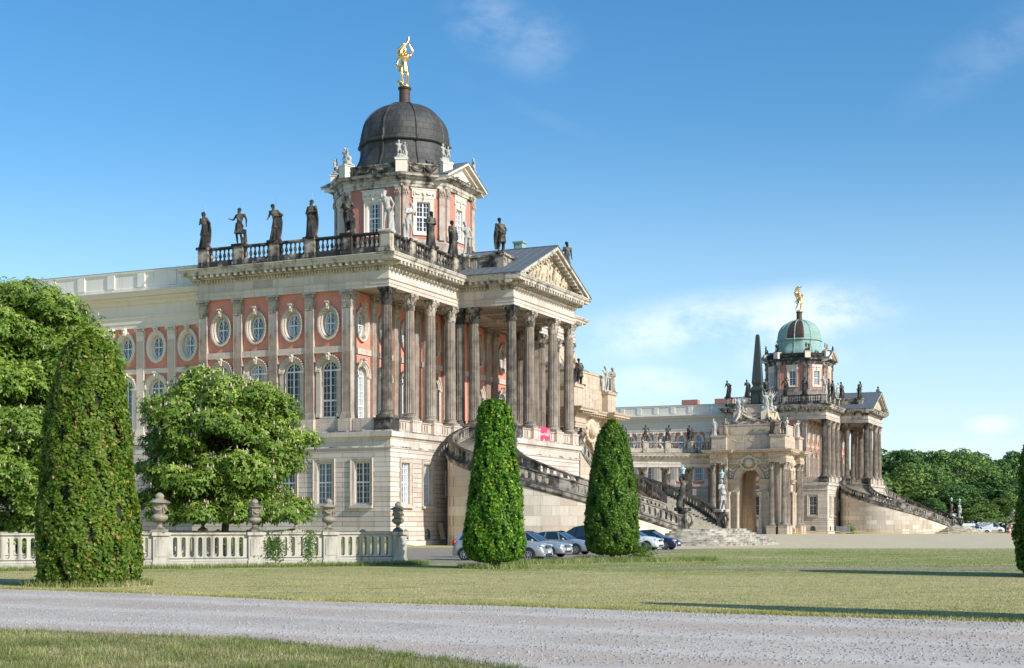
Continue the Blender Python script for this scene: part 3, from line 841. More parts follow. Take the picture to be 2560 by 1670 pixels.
def sur_oval(a=.62, b=1.02):
    mb = MB(); fn = lambda g: oval_outline(a, b, 40, g)
    fn2 = lambda g: [(u, v) for (u, v) in fn(g)]
    ring_profile(mb, fn2, [(-.0, REV), (.06, .1), (.06, -.02), (.14, -.13), (.22, -.1), (.26, -.18), (.40, -.24), (.47, -.22), (.47, .02)], 40)
    for k in range(22):
        t = -.5 + (PI + 1.0) * k / 21
        mb.ball(((a + .45) * math.cos(t), -.16, b + (b + .45) * math.sin(t)), (.09, .09, .1), 6, 4)
    keystone(mb, 2 * b + .12, .36, .72)
    mb.cbox((0, -.14, -.36), (.22, .1, .07))
    return mb
def sur_arch(w=1.62, h=4.85):
    mb = MB(); sp = h - w / 2; r = w / 2
    n = 16
    def arcpts(R_, y): return [(R_ * math.cos(PI * k / n), y, sp + R_ * math.sin(PI * k / n)) for k in range(n + 1)]
    rows = [arcpts(r, REV)] + [arcpts(r + g, y) for g, y in ((.03, .08), (.03, -.1), (.16, -.12), (.17, -.17), (.34, -.19), (.36, -.26), (.44, -.28), (.44, .02))]
    vs = [p for q in rows for p in q]; fs = []; m = n + 1
    for i in range(len(rows) - 1):
        for j in range(n): fs.append((i * m + j, i * m + j + 1, (i + 1) * m + j + 1, (i + 1) * m + j))
    mb.add(vs, fs)
    for s in (-1, 1):
        mb.box(s * r, s * (r + .42), -.16, .02, 0, sp - .14); mb.box(s * r, s * (r + .48), -.27, .021, sp - .14, sp + .02); mb.box(s * r, s * (r + .44), -.21, .019, 0.0, .3)
        mb.add([(s * r, REV, 0), (s * r, -.16, 0), (s * r, -.16, sp), (s * r, REV, sp)], [(0, 1, 2, 3)])
    for k in range(19):
        t = PI * k / 18; mb.ball(((r + .48) * math.cos(t), -.2, sp + (r + .48) * math.sin(t)), (.085, .09, .085), 6, 4)
    keystone(mb, h + .02, .38, .66)
    mb.box(-r - .05, r + .05, -.2, REV, -.12, 0)
    return mb
def sur_rect(w=1.45, h=3.5, g=.36, sill=True, reveal=.45):
    mb = MB(); fn = lambda q: rect_outline(w, h, q)
    ring_profile(mb, fn, [(0, reveal), (.0, -.02), (.1, -.03), (.1, -.06), (g - .1, -.07), (g - .08, -.12), (g, -.13), (g, .02)], 4)
    if sill: mb.box(-w / 2 - g - .03, w / 2 + g + .03, -.27, -.135, -g, -g + .2)
    return mb
def sur_drum(w=1.35, h=2.85):
    mb = sur_rect(w, h, .36, False)
    mb.box(-w / 2 - .5, w / 2 + .5, -.14, .018, h + .365, h + 1.15); mb.box(-w / 2 - .62, w / 2 + .62, -.2, .017, h + 1.15, h + 1.25)
    for s in (-1, 1):
        pts = [(s * .15, -.2, h + .95), (s * .4, -.22, h + .72), (s * .7, -.22, h + .7), (s * .95, -.2, h + .98)]
        mb.tube(pts, [.08, .09, .09, .08], 6); mb.ball((s * .97, -.2, h + .75), (.09, .08, .25), 7, 5)
    mb.ball((0, -.2, h + .8), (.2, .14, .3), 8, 6); mb.ball((0, -.22, h + .35), (.09, .08, .2), 6, 5)
    return mb
def mkwin(pair, glass='glass'):
    return pair[0].mesh('window', M['white']), pair[1].mesh('pane', M[glass])
WIN = dict(oval=mkwin(win_oval(.62, 1.02), 'glass_pale'), arch=mkwin(win_arch(1.62, 4.85)), rect=mkwin(win_rect(1.45, 3.5, 4, 7)),
           drum=mkwin(win_rect(1.35, 2.85, 4, 6, .5)), small=mkwin(win_rect(.9, 1.9, 2, 4, .5)), rectp=mkwin(win_rect(1.45, 3.5, 4, 7), 'glass_pale'), archp=mkwin(win_arch(1.62, 4.85), 'glass_pale'))
SUR = dict(oval=sur_oval().mesh('window_surround', M['surround'], 40), arch=sur_arch().mesh('window_surround', M['surround'], 40),
           rect=sur_rect().mesh('window_surround', M['surround']), drum=sur_drum().mesh('window_surround', M['cream'], 40), small=sur_rect(.9, 1.9, .2).mesh('window_surround', M['surround']))
SURC = dict(oval=sur_oval().mesh('window_surround', M['cream'], 40), arch=sur_arch().mesh('window_surround', M['cream'], 40), rect=SUR['rect'])
SUR['rectp'] = SUR['rect']; SUR['archp'] = SUR['arch']; SURC['archp'] = SURC['arch']; SURC['rectp'] = SURC['rect']
OUT = dict(oval=lambda: oval_outline(.66, 1.06, 40), arch=lambda: arch_outline(1.66, 4.87, 16), rect=lambda: rect_outline(1.5, 3.5), drum=lambda: rect_outline(1.4, 2.85), small=lambda: rect_outline(.94, 1.9))
OUT['rectp'] = OUT['rect']; OUT['archp'] = OUT['arch']
def shifted(outl, u, w): return [(p[0] + u, p[1] + w) for p in outl]

class Wall:
    """vertical wall sheet: origin o (x,y), rz: canonical +x direction angle, outside = canonical -y"""
    def __init__(s, o, rz): s.o = Vector((o[0], o[1])); s.rz = rz; s.c = math.cos(rz); s.s = math.sin(rz); s.items = []
    def put(s, u, w, d=0.0): return (s.o.x + s.c * u - s.s * d, s.o.y + s.s * u + s.c * d, w)
    def sheet(s, parent, name, outer, mat, kinds, extra=None):
        """kinds: list of (kind, u, z)"""
        mb = MB()
        holes = [shifted(OUT[k](), u, z + (-.04 if k == 'oval' else 0)) for (k, u, z) in kinds] + (extra or [])
        mb.poly(outer, holes, lambda u, w: s.put(u, w))
        return mb
    def windows(s, parent, kinds, sur=SUR, depth=.3):
        for (k, u, z) in kinds:
            p = s.put(u, z); q = s.put(u, z, depth)
            w = link('window', WIN[k][0], parent, q, s.rz); link('pane', WIN[k][1], w)
            link('window_surround', sur[k], parent, p, s.rz)

# ----- entablature profile (outward offset, z)
def entab(z0=21.75, back=-.9, k=1.0):
    arch = [(back, z0), (0, z0), (0, z0 + .28 * k), (.05, z0 + .29 * k), (.05, z0 + .58 * k), (.13, z0 + .62 * k), (.15, z0 + .7 * k), (.0, z0 + .73 * k), (0, z0 + 1.38 * k), (back, z0 + 1.38 * k)]
    corn = [(back, z0 + 1.38 * k), (.06, z0 + 1.38 * k), (.12, z0 + 1.46 * k), (.12, z0 + 1.74 * k), (.28, z0 + 1.8 * k), (.34, z0 + 1.9 * k), (.36, z0 + 2.1 * k), (1.08, z0 + 2.12 * k), (1.1, z0 + 2.32 * k), (1.2, z0 + 2.4 * k), (1.28, z0 + 2.6 * k), (1.28, z0 + 2.66 * k), (back, z0 + 2.76 * k)]
    return arch, corn
def along(path, step, closed=False, off=0.0, start=.3):
    """(point, direction, normal) stations along straight legs of a path offset outward"""
    P = [Vector(p[:2]) for p in path]; n = len(P); out = []
    for i in range(n if closed else n - 1):
        a, b = P[i], P[(i + 1) % n]; d = (b - a); L = d.length; d.normalize(); nn = Vector((d.y, -d.x))
        k = max(1, int(round(L / step)))
        for j in range(k):
            out.append((a + d * (L * (j + .5) / k) + nn * off, d, nn))
    return out
def oriented_boxes(path, step, off, hw, hd, z0, z1, closed=False):
    mb = MB()
    for (p, d, n) in along(path, step, closed, off):
        q = [p - d * hw - n * hd, p + d * hw - n * hd, p + d * hw + n * hd, p - d * hw + n * hd]
        mb.add([(v.x, v.y, z) for z in (z0, z1) for v in q], [(0, 1, 5, 4), (1, 2, 6, 5), (2, 3, 7, 6), (3, 0, 4, 7), (3, 2, 1, 0), (4, 5, 6, 7)])
    return mb

# baluster
BAL = [(.11, 0), (.11, .1), (.05, .14), (.06, .2), (.12, .32), (.135, .42), (.10, .56), (.055, .7), (.05, .8), (.08, .84), (.05, .88), (.1, .92), (.1, 1.0)]
def balustrade(parent, p0, p1, z, h=1.5, base=.42, cap=.2, n=6, soot=0.0, mat='baluster', t=.34, name='balustrade'):
    """between two pedestals; open vase balusters"""
    p0 = Vector(p0); p1 = Vector(p1); d = p1 - p0; L = d.length; d.normalize(); nn = Vector((d.y, -d.x))
    mb = MB()
    path = [tuple(p0), tuple(p1)]
    mb.sweep(path, [(-t * .62, z), (t * .62, z), (t * .62, z + base * .75), (t * .5, z + base), (-t * .5, z + base), (-t * .62, z + base * .75)])
    mb.sweep(path, [(-t * .5, z + h - cap), (t * .5, z + h - cap), (t * .72, z + h - cap * .6), (t * .72, z + h), (-t * .72, z + h), (-t * .72, z + h - cap * .6)])
    hh = h - base - cap; bl = MB()
    for k in range(n):
        p = p0 + d * (L * (k + .5) / n)
        bl.lathe([(r * hh / .9, zz * hh) for r, zz in BAL], 8, (p.x, p.y, z + base), cap=False)
    o = mb.build(name, M[mat], parent, color=(1 - soot, 1, 1, 1))
    b = bl.build('balusters', M[mat], o, 40, color=(1 - max(0, soot - .05), 1, 1, 1))
    return o
def pedestal(parent, x, y, z, rz=0, h=1.62, w=.5, d=.36, soot=0.0, mat='baluster', name='pedestal'):
    mb = MB()
    mb.box(-w * 1.12, w * 1.12, -d * 1.18, d * 1.18, 0, .3); mb.box(-w, w, -d, d, .3, h - .2)
    mb.box(-w * 1.16, w * 1.16, -d * 1.24, d * 1.24, h - .2, h)
    mb.box(-w * .7, w * .7, -d - .03, d + .03, .42, h - .32)
    return mb.build(name, M[mat], parent, loc=(x, y, z), rz=rz, color=(1 - soot, 1, 1, 1))

# pierced parapet along any 3D guide: guide(s)->(x,y,z), s in metres
def pierced(mb, guide, L, z0, z1, th=.24, pitch=.46, hw=.12, margin=.4, group=0, seg=8, solid=.5, top=.16, bot=.14):
    """web with rounded upright holes between rails"""
    def P(s, w, side):
        p = Vector(guide(s)); q = Vector(guide(min(L, s + .05))) - Vector(guide(max(0, s - .05))); q.z = 0; q.normalize()
        n = Vector((q.y, -q.x, 0))
        return p + n * side + Vector((0, 0, w))
    usable = L - 2 * solid
    n = max(1, int(usable / pitch)); pitch = usable / n
    # rails as sweeps
    m = max(2, int(L / .35) + 1)
    def strip(prof):
        vs = []; fs = []; k = len(prof)
        for i in range(m):
            s = L * i / (m - 1)
            for (o, w) in prof: vs.append(P(s, w, o))
        for i in range(m - 1):
            for j in range(k):
                j2 = (j + 1) % k; fs.append((i * k + j, (i + 1) * k + j, (i + 1) * k + j2, i * k + j2))
        fs.append(tuple(range(k))); fs.append(tuple((m - 1) * k + j for j in range(k - 1, -1, -1)))
        mb.add(vs, fs)
    h = th / 2
    strip([(-h - .06, z0), (h + .06, z0), (h + .06, z0 + bot * .7), (h, z0 + bot), (-h, z0 + bot), (-h - .06, z0 + bot * .7)])
    strip([(-h, z1 - top), (h, z1 - top), (h + .09, z1 - top * .55), (h + .09, z1 - .02), (h + .03, z1), (-h - .03, z1), (-h - .09, z1 - .02), (-h - .09, z1 - top * .55)])
    wb, wt = z0 + bot, z1 - top
    for (a, b) in ((0, solid), (L - solid, L)):
        q = [P(a, wb, -h), P(a, wb, h), P(b, wb, h), P(b, wb, -h), P(a, wt, -h), P(a, wt, h), P(b, wt, h), P(b, wt, -h)]
        mb.add(q, [(0, 1, 5, 4), (1, 2, 6, 5), (2, 3, 7, 6), (3, 0, 4, 7)])
    zc = (wb + wt) / 2; rr = hw; hh = (wt - wb) / 2 - .05
    N = 4 * seg // 2
    N = 16
    for c in range(n):
        s0 = solid + c * pitch; s1 = s0 + pitch; sc_ = (s0 + s1) / 2
        inner = []; outer = []
        for k in range(N):
            a = 2 * PI * k / N; ca, sa = math.cos(a), math.sin(a)
            inner.append((sc_ + rr * ca, zc + rr * sa + (hh - rr) * (1 if sa > .01 else -1 if sa < -.01 else 0)))
            m_ = max(abs(ca), abs(sa)); outer.append((sc_ + pitch / 2 * ca / m_, zc + (wt - wb) / 2 * sa / m_))
        vs = []
        for side in (-h, h):
            vs += [P(s, w, side) for s, w in outer]; vs += [P(s, w, side) for s, w in inner]
        fs = []
        for k in range(N):
            k2 = (k + 1) % N
            fs.append((k, k2, N + k2, N + k)); fs.append((2 * N + k2, 2 * N + k, 3 * N + k, 3 * N + k2)); fs.append((N + k, N + k2, 3 * N + k2, 3 * N + k))
        mb.add(vs, fs)
# ---------------------------------------------------------------- camera frame and the palace's own frame
HZ = 1309.0; FPX = 3530.0
def px(x, y=None, D=None):
    """photo pixel on flat ground (or at depth D) -> world x, depth"""
    if D is None: D = 1.9 * FPX / (y - HZ)
    return ((x - 1280) / FPX * D, D)
ANG = R(-24.65)
C1 = Vector((-10.3, 118.0, 0))
NF = Vector((math.cos(ANG), math.sin(ANG), 0)); VV = Vector((-math.sin(ANG), math.cos(ANG), 0))
def loc(a, b, z=0.0, off=Vector((0, 0, 0))): return C1 + NF * a + VV * b + Vector((0, 0, z)) + off
OFF2 = NF * 1.2 + VV * 164.4

W2 = 41.2; TY0, TY1, TX = 13.3, 27.9, 5.4; AX = 20.6
SB = [.45 + 3.72 * k for k in range(6)]           # pilaster stations along the side
FC = [.45, 4.35, 8.25, 12.15]                     # colonnade columns along the front

def make_palace():
    root = empty('palace_building', C1, ANG)
    P = root
    # ---------------- lower storey
    ox = .35
    low = MB()
    kinds_side = [('rect' if k != 1 else 'rectp', -(2.4 + 3.7 * k), 3.57) for k in range(5)]
    wS = Wall((0, -ox), 0)
    base_h = 9.15
    lun = lambda u: [(u - .5, .55)] + [(u + .5, .55)] + [(u + .5 * math.cos(PI * k / 8), 1.0 + .45 * math.sin(PI * k / 8)) for k in range(9)]
    lun_s = [-(2.4 + 3.7 * k) for k in range(5)]
    low.merge(wS.sheet(P, '', [(-19.9, 0), (ox, 0), (ox, base_h), (-19.9, base_h)], None, kinds_side, [lun(u) for u in lun_s]))
    wF = Wall((ox, 0), PI / 2)
    kf = [('rectp', 2.3, 3.57), ('rectp', 6.2, 3.57), ('small', 10.2, 4.6)]
    low.merge(wF.sheet(P, '', [(-ox, 0), (TY0, 0), (TY0, base_h), (-ox, base_h)], None, kf, [lun(2.3), lun(6.2)]))
    kf2 = [('rectp', W2 - 2.3, 3.57), ('rectp', W2 - 6.2, 3.57)]
    low.merge(wF.sheet(P, '', [(TY1, 0), (W2 + ox, 0), (W2 + ox, base_h), (TY1, base_h)], None, kf2))
    wT = Wall((TX + ox, 0), PI / 2)
    low.merge(wT.sheet(P, '', [(TY0 - ox, 0), (TY1 + ox, 0), (TY1 + ox, base_h), (TY0 - ox, base_h)], None, []))
    for (y, s) in ((TY0 - ox, 0), (TY1 + ox, 1)):
        low.add([(ox, y, 0), (TX + ox, y, 0), (TX + ox, y, base_h), (ox, y, base_h)], [(0, 1, 2, 3) if s == 0 else (3, 2, 1, 0)])
    low.add([(-19.9, W2 + ox, 0), (ox, W2 + ox, 0), (ox, W2 + ox, base_h), (-19.9, W2 + ox, base_h)], [(3, 2, 1, 0)])
    low.add([(-19.9, -ox, 0), (-19.9, 1.6, 0), (-19.9, 1.6, base_h), (-19.9, -ox, base_h)], [(3, 2, 1, 0)])
    lw = low.build('lower_wall', M['rustic'], P)
    for w, k in ((wS, kinds_side), (wF, kf + kf2)): w.windows(P, k)
    for w, uu in ((wS, lun_s), (wF, (2.3, 6.2))):
        for u in uu:
            lm = MB(); lm.add([w.put(a, b, .3) for a, b in lun(u)], [tuple(range(11))]); cw = lm.build('cellar_window', M['glass'], P)
            lb = MB()
            for k in range(-2, 3): lb.bar(w.put(u + k * .18, .58, .2), w.put(u + k * .18, 1.38, .2), .03)
            lb.bar(w.put(u - .5, .95, .2), w.put(u + .5, .95, .2), .03)
            lb.build('grille', M['white'], cw)
    # ledge above the lower storey
    plan = [(-19.9, 1.6), (-19.9, -ox), (ox, -ox), (ox, TY0 - ox), (TX + ox, TY0 - ox), (TX + ox, TY1 + ox), (ox, TY1 + ox), (ox, W2 + ox), (-19.9, W2 + ox)]
    lg = MB()
    lg.sweep(plan, [(-.3, 8.2), (.012, 8.2), (.08, 8.22), (.10, 8.3), (.012, 8.42), (.012, 8.95), (.06, 9.0), (.12, 9.15), (.28, 9.2), (.32, 9.62), (.22, 9.72), (-.3, 9.74)])
    lg.sweep(plan, [(-.1, .001), (.14, .0), (.14, .42), (.05, .5), (-.1, .5)])
    lg.box(-19.7, .4, -.2, W2 + .2, 9.2, 9.715); lg.box(.35, TX + .3, TY0 - .3, TY1 + .3, 9.3, 9.71)
    lg.build('ledge', M['beam'], P)
    # ---------------- upper storey, side
    plinth_ = MB()
    plinth_.box(-19.6, -3.7, .12, .6, 9.72, 10.85); plinth_.box(-4.0, -3.6, .12, W2 - .12, 9.72, 10.75)
    for s in SB[1:]: plinth_.box(-s - .62, -s + .62, -.28, .3, 9.72, 10.8)
    plinth_.box(-3.45, -1.2, -.12, .7, 9.72, 10.8)
    plinth_.build('plinth_course', M['ashlar'], P)
    us = Wall((0, .35), 0)
    bays = [-(SB[k] + SB[k + 1]) / 2 for k in range(1, 5)]
    ks = [('oval', u, 18.05) for u in bays] + [('arch' if i in (0, 1) else 'archp', u, 11.0) for i, u in enumerate(bays)]
    br = us.sheet(P, '', [(-19.5, 10.85), (-3.75, 10.85), (-3.75, 21.8), (-19.5, 21.8)], None, ks)
    uf = Wall((-4.1, 0), PI / 2)
    fb = [2.4, 6.3, 10.2, 15.8, AX, 25.4, 31.0, 34.9, 38.8]
    kf = [('oval', u, 18.05) for u in fb] + [('archp', u, 10.6) for u in fb]
    br.merge(uf.sheet(P, '', [(.35, 10.3), (W2 - .35, 10.3), (W2 - .35, 21.8), (.35, 21.8)], None, kf))
    br.add([(-19.5, W2 - .35, 10.8), (-4, W2 - .35, 10.8), (-4, W2 - .35, 21.8), (-19.5, W2 - .35, 21.8)], [(3, 2, 1, 0)])
    bo = br.build('brick_wall', M['brick'], P)
    us.windows(P, ks); uf.windows(P, kf)
    st = MB()
    for i in range(1, 5):
        x0, x1 = -SB[i + 1] + .43, -SB[i] - .43
        st.box(x0, x1, .14, .5, 16.5, 17.05)
    fcs = [.6] + FC[1:] + [13.9, 17.8, 23.4, 27.3] + [W2 - q for q in FC[::-1]]
    st.box(-4.12, -3.98, .35, W2 - .35, 16.5, 17.0)
    st.box(-19.55, -19.2, .15, 1.6, 9.72, 21.75)
    st.build('string_course', M['ashlar'], P)
    for k, s in enumerate(SB[1:]): pilaster(P, -s, .35, 10.8, 0, soot=(.0, .0, .04, .0, .08)[k])
    for k, y in enumerate(fcs): pilaster(P, -4.1, y, 10.75, PI / 2, soot=-.04)
    pilaster(P, -4.1, W2 - .6, 10.75, PI / 2)
    # corner pier return
    pr = MB(); pr.box(-4.6, -3.74, .36, .9, 10.8, 21.75); pr.box(-4.6, -3.74, W2 - .9, W2 - .36, 10.8, 21.75); pr.build('corner_pier', M['pilaster'], P)
    # ---------------- columns on pedestals
    ps = MB()
    cols = []
    soots = {0: .38, 3: .05, 5: .22, 6: .38}
    pos = [(-.45, y) for y in FC] + [(-.3, 13.75), (1.2, 13.75), (4.95, 13.75), (4.95, 17.8), (4.95, 23.4), (4.95, 27.45), (1.2, 27.45), (-.3, 27.45)] + [(-.45, W2 - y) for y in FC[::-1]]
    sv = [.42, .04, .0, .04, .26, .2, .36, .06, .02, .0, .1, .1, .1, .1, .1, .2]
    for (x, y), s in zip(pos, sv):
        column(P, x, y, 10.8, s)
        w = .78
        o = MB(); o.box(x - w, x + w, y - w, y + w, 9.72, 10.66); o.box(x - w - .05, x + w + .05, y - w - .05, y + w + .05, 10.66, 10.8)
        o.build('column_pedestal', M['ashlar'] if s < .15 else M['ramprail'], P, color=(1 - s * .6, 1, 1, 1))
    # pierced parapets between pedestals
    def para(x0, y0, x1, y1):
        mb = MB(); a = Vector((x0, y0, 9.72)); b = Vector((x1, y1, 9.72)); L = (b - a).length
        pierced(mb, lambda s: a.lerp(b, s / L), L, 0, 1.0, th=.22, pitch=.42, hw=.1, solid=.45)
        mb.build('parapet', M['ashlar'], P)
    for y0, y1 in zip(FC[:-1], FC[1:]): para(-.1, y0 + .78, -.1, y1 - .78); para(-.1, W2 - y1 + .78, -.1, W2 - y0 - .78)
    for y0, y1 in ((13.75, 17.8), (17.8, 23.4), (23.4, 27.45)): para(5.3, y0 + .78, 5.3, y1 - .78)
    # floors and ceilings of the porch
    ce = MB(); ce.box(-4.1, -.88, .4, W2 - .4, 21.9, 22.2); ce.box(-1, 4.6, TY0 + .85, TY1 - .85, 22.0, 22.3)
    for y in fcs: ce.box(-4.0, -.92, y - .4, y + .4, 21.755, 21.9)
    for k in range(4): ce.box(-.9, 4.5, 14.9 + k * 3.6, 15.3 + k * 3.6, 21.82, 22.0)
    ce.build('porch_ceiling', M['surround'], P)
    # ---------------- entablature
    path = [(-19.5, 1.6), (-19.5, 0), (0, 0), (0, TY0), (TX, TY0), (TX, TY1), (0, TY1), (0, W2), (-19.5, W2), (-19.5, W2 - 1.6)]
    A, Cn = entab()
    mb = MB(); mb.sweep(path, A); ent = mb.build('entablature', M['beam'], P)
    mb = MB(); mb.sweep(path, Cn); mb.merge(oriented_boxes(path, .62, .70, .13, .36, 23.6, 23.86)); mb.merge(oriented_boxes(path, .3, .16, .085, .09, 23.24, 23.47))
    cor = mb.build('cornice', M['cornice'], P)
    rf = MB(); rf.box(-19.5, -.5, .5, W2 - .5, 24.3, 24.62); rf.build('flat_roof', M['lead'], P)
    # ---------------- pediment
    z0, zp = 24.42, 28.15; hy = 8.6
    pd = MB()
    for s in (-1, 1):
        y1 = AX + s * hy; x0, x1 = TX - .1, TX + 1.28
        # raking cornice prism
        th = .34
        for (xa, xb, zz, t) in ((TX - .3, TX + 1.28, 0.0, .3), (TX - .3, TX + 1.02, -.30, .22), (TX - .3, TX + .34, -.55, .27)):
            vs = []
            for x in (xa, xb):
                vs += [(x, y1, z0 + zz - t * .0 + .0), (x, AX, zp + zz), (x, AX, zp + zz - t), (x, y1 - s * .0, z0 + zz - t)]
            pd.add(vs, [(0, 1, 2, 3), (7, 6, 5, 4), (0, 4, 5, 1), (1, 5, 6, 2), (2, 6, 7, 3), (3, 7, 4, 0)])
        n = 14
        for k in range(n):
            t = (k + .7) / n; y = y1 + (AX - y1) * t; z = z0 + (zp - z0) * t - .56
            pd.cbox((TX + .64, y, z), (.36, .13, .1))
    pe = pd.build('pediment', M['cornice'], P)
    ty = MB(); ty.add([(TX + .03, AX - 7.4, 24.4), (TX + .03, AX + 7.4, 24.4), (TX + .03, AX, 27.65)], [(0, 1, 2)]); ty.build('tympanum', M['ashlar'], pe)
    # relief of figures in the tympanum
    rl = MB(); r_ = random.Random(5)
    for k in range(15):
        y = -4.4 + 8.8 * k / 14 + r_.uniform(-.2, .2); hh = (1 - abs(y) / 7.2) * 3.0
        b = Vector((TX + .12, AX + y, 24.45)); ln = r_.uniform(-.35, .35)
        rl.capsule(b + Vector((0, 0, .15)), b + Vector((.1, ln * .5, hh * .4)), .2, .16, 7); rl.capsule(b + Vector((.1, ln * .5, hh * .4)), b + Vector((.18, ln, hh * .66)), .2, .2, 7)
        rl.ball(b + Vector((.24, ln * 1.1, hh * .83)), .14, 8, 6)
        for q in range(3): rl.capsule(b + Vector((.18, ln, hh * .66)), b + Vector((.2, ln + r_.uniform(-.75, .75), hh * r_.uniform(.3, .95))), .09, .05, 6)
    for k in range(60):
        y = r_.uniform(-6, 6); hh = (1 - abs(y) / 7.2) * 3.2
        rl.ball((TX + .1, AX + y, 24.5 + r_.uniform(.0, hh * .85)), (.12, r_.uniform(.08, .3), r_.uniform(.08, .22)), 7, 5)
    link('relief', remesh(rl, .05, 'relief', M['relief']), pe)
    gr = MB()
    for s in (-1, 1):
        y1 = AX + s * (hy + .06)
        q = [(-6.5, y1, z0), (TX + 1.34, y1, z0), (TX + 1.34, AX, zp + .04), (-6.5, AX, zp + .04), (-6.5, y1, z0 + .07), (TX + 1.34, y1, z0 + .07), (TX + 1.34, AX, zp + .11), (-6.5, AX, zp + .11)]
        gr.add(q, [(0, 1, 2, 3), (7, 6, 5, 4), (0, 4, 5, 1), (3, 2, 6, 7), (0, 3, 7, 4), (1, 5, 6, 2)])
        for k in range(14):
            x = -6 + k * .9
            a = Vector((x, y1, z0 + .08)); b = Vector((x, AX, zp + .12)); gr.bar(a, b, .04, .05)
    gr.add([(-6.5, AX - hy, z0), (-6.5, AX + hy, z0), (-6.5, AX, zp)], [(2, 1, 0)])
    gr.bar((-6.5, AX, zp + .12), (TX + 1.3, AX, zp + .12), .22, .1)
    gr.build('gable_roof', M['lead'], P)
    ac = MB(); ac.box(4.4, 5.4, 26.6, 27.6, 24.9, 26.72); ac.build('acroterion_block', M['baluster'], P)
    # small green vent on the ridge
    vt = MB(); vt.box(1.6, 2.5, AX + 1.0, AX + 1.9, 27.2, 29.1); vt.box(1.5, 2.6, AX + .9, AX + 2.0, 29.1, 29.25); vt.build('roof_vent', M['verdigris'], P)
    # attic parapet beside the gable
    for (ya, yb) in ((14.25, 14.75), (W2 - 14.75, W2 - 14.25)):
        at = MB()
        at.box(-.6, 4.1, ya, yb, 24.5, 26.45); at.box(-.75, 4.25, ya - .12, yb + .12, 26.45, 26.65); at.box(-.7, 4.2, ya - .1, yb + .1, 24.4, 25.1)
        yy = ya if ya < 20 else yb; sg = -1 if ya < 20 else 1
        for (xa, xb) in ((.1, 1.2), (1.5, 3.0)): at.box(xa, xb, yy + sg * .05, yy, 25.35, 26.2)
        for xc in (.0, 3.55): at.box(xc - .5, xc + .5, ya - .2, yb + .2, 24.6, 26.47); at.box(xc - .6, xc + .6, ya - .3, yb + .3, 26.5, 26.72)
        yi0, yi1 = (yb, yb + 3.6) if ya < 20 else (ya - 3.6, ya)
        at.box(3.6, 4.05, yi0, yi1, 24.5, 26.4); at.box(3.5, 4.2, yi0, yi1, 26.4, 26.62)
        at.build('attic_parapet', M['baluster'], P, color=(1.05, 1, 1, 1))
    # ---------------- roof balustrade with pedestals
    zb = 24.75
    soo = [-.12, .22, .02, .12, .05, .02]
    for k, s in enumerate(SB):
        pedestal(P, -s, .42, zb, 0, 1.75, soot=soo[k] - .08)
        if k < 5: balustrade(P, (-SB[k + 1] + .5, .42), (-s - .5, .42), zb, h=1.7, base=.5, n=6, soot=(.24, .2, .0, .05, .12)[k])
    pedestal(P, -19.4, .42, zb, 0, 1.75, w=.2)
    pf = [.45, 4.35, 8.25, 12.6]
    for k, y in enumerate(pf):
        if k: pedestal(P, -.42, y, zb, PI / 2, 1.75, soot=-.02)
        pedestal(P, -.42, W2 - y, zb, PI / 2, 1.75)
        if k < 3:
            balustrade(P, (-.42, y + .5), (-.42, pf[k + 1] - .5), zb, h=1.7, base=.5, n=6, soot=.14)
            balustrade(P, (-.42, W2 - pf[k + 1] + .5), (-.42, W2 - y - .5), zb, h=1.7, base=.5, n=6, soot=.1)
    # ---------------- drum
    cx, cy = -9.9, AX
    oct_ = [(-3.05, -6.1), (3.05, -6.1), (6.1, -3.05), (6.1, 3.05), (3.05, 6.1), (-3.05, 6.1), (-6.1, 3.05), (-6.1, -3.05)]
    oc = [(cx + a, cy + b) for a, b in oct_]
    drum = MB(); dst = MB()
    dz = (29.0, 33.9)
    dk = []
    for i in range(8):
        a = Vector(oc[i]); b = Vector(oc[(i + 1) % 8]); d = b - a; L = d.length; rz = math.atan2(d.y, d.x)
        w = Wall(a, rz); u = L / 2
        drum.merge(w.sheet(P, '', [(0, 28.9), (L, 28.9), (L, 34.0), (0, 34.0)], None, [('drum', u, 29.75)]))
        blind = i in (2, 3) and False
        w.windows(P, [('drum', u, 29.75)], depth=.28)
        dk.append((w, L))
    drum.build('drum_wall', M['brick_dark'], P)
    dst.sweep(oc, [(-.3, 24.6), (.32, 24.6), (.32, 26.2), (.22, 26.4), (.2, 28.6), (.1, 28.72), (.1, 29.0), (-.3, 29.0)], closed=True)
    for (w, L) in dk:
        for u0, u1 in ((0.05, .62), (L - .62, L - .05)):
            for (za, zb_, o) in ((29.0, 29.45, .3), (29.45, 33.1, .2), (33.1, 33.95, .26)):
                q = [w.put(u0, za, .02), w.put(u1, za, .02), w.put(u1, za, -o), w.put(u0, za, -o)]
                dst.add([*q, *[(p[0], p[1], zb_) for p in q]], [(0, 1, 5, 4), (1, 2, 6, 5), (2, 3, 7, 6), (3, 0, 4, 7), (4, 5, 6, 7), (3, 2, 1, 0)])
            for q in range(5): dst.ball(w.put(u0 + .05 + .12 * q, 33.35 + .25 * (q % 2), -.3), (.1, .1, .16), 6, 4)
    dst.build('drum_pilasters', M['pilaster'], P)
    dc = MB()
    dc.sweep(oc, [(-.5, 33.95), (.24, 33.95), (.24, 34.2), (.3, 34.24), (.3, 34.62), (.42, 34.66), (.5, 34.82), (.86, 34.88), (.9, 35.02), (.98, 35.12), (-.5, 35.3)], closed=True)
    dco = dc.build('drum_cornice', M['cornice'], P, color=(.88, 1, 1, 1))
    dm = MB()
    dm.sweep(oc, [(-.5, 35.2), (.12, 35.2), (.12, 36.05), (.2, 36.1), (.2, 36.25), (-.5, 36.3)], closed=True)
    gl = dm
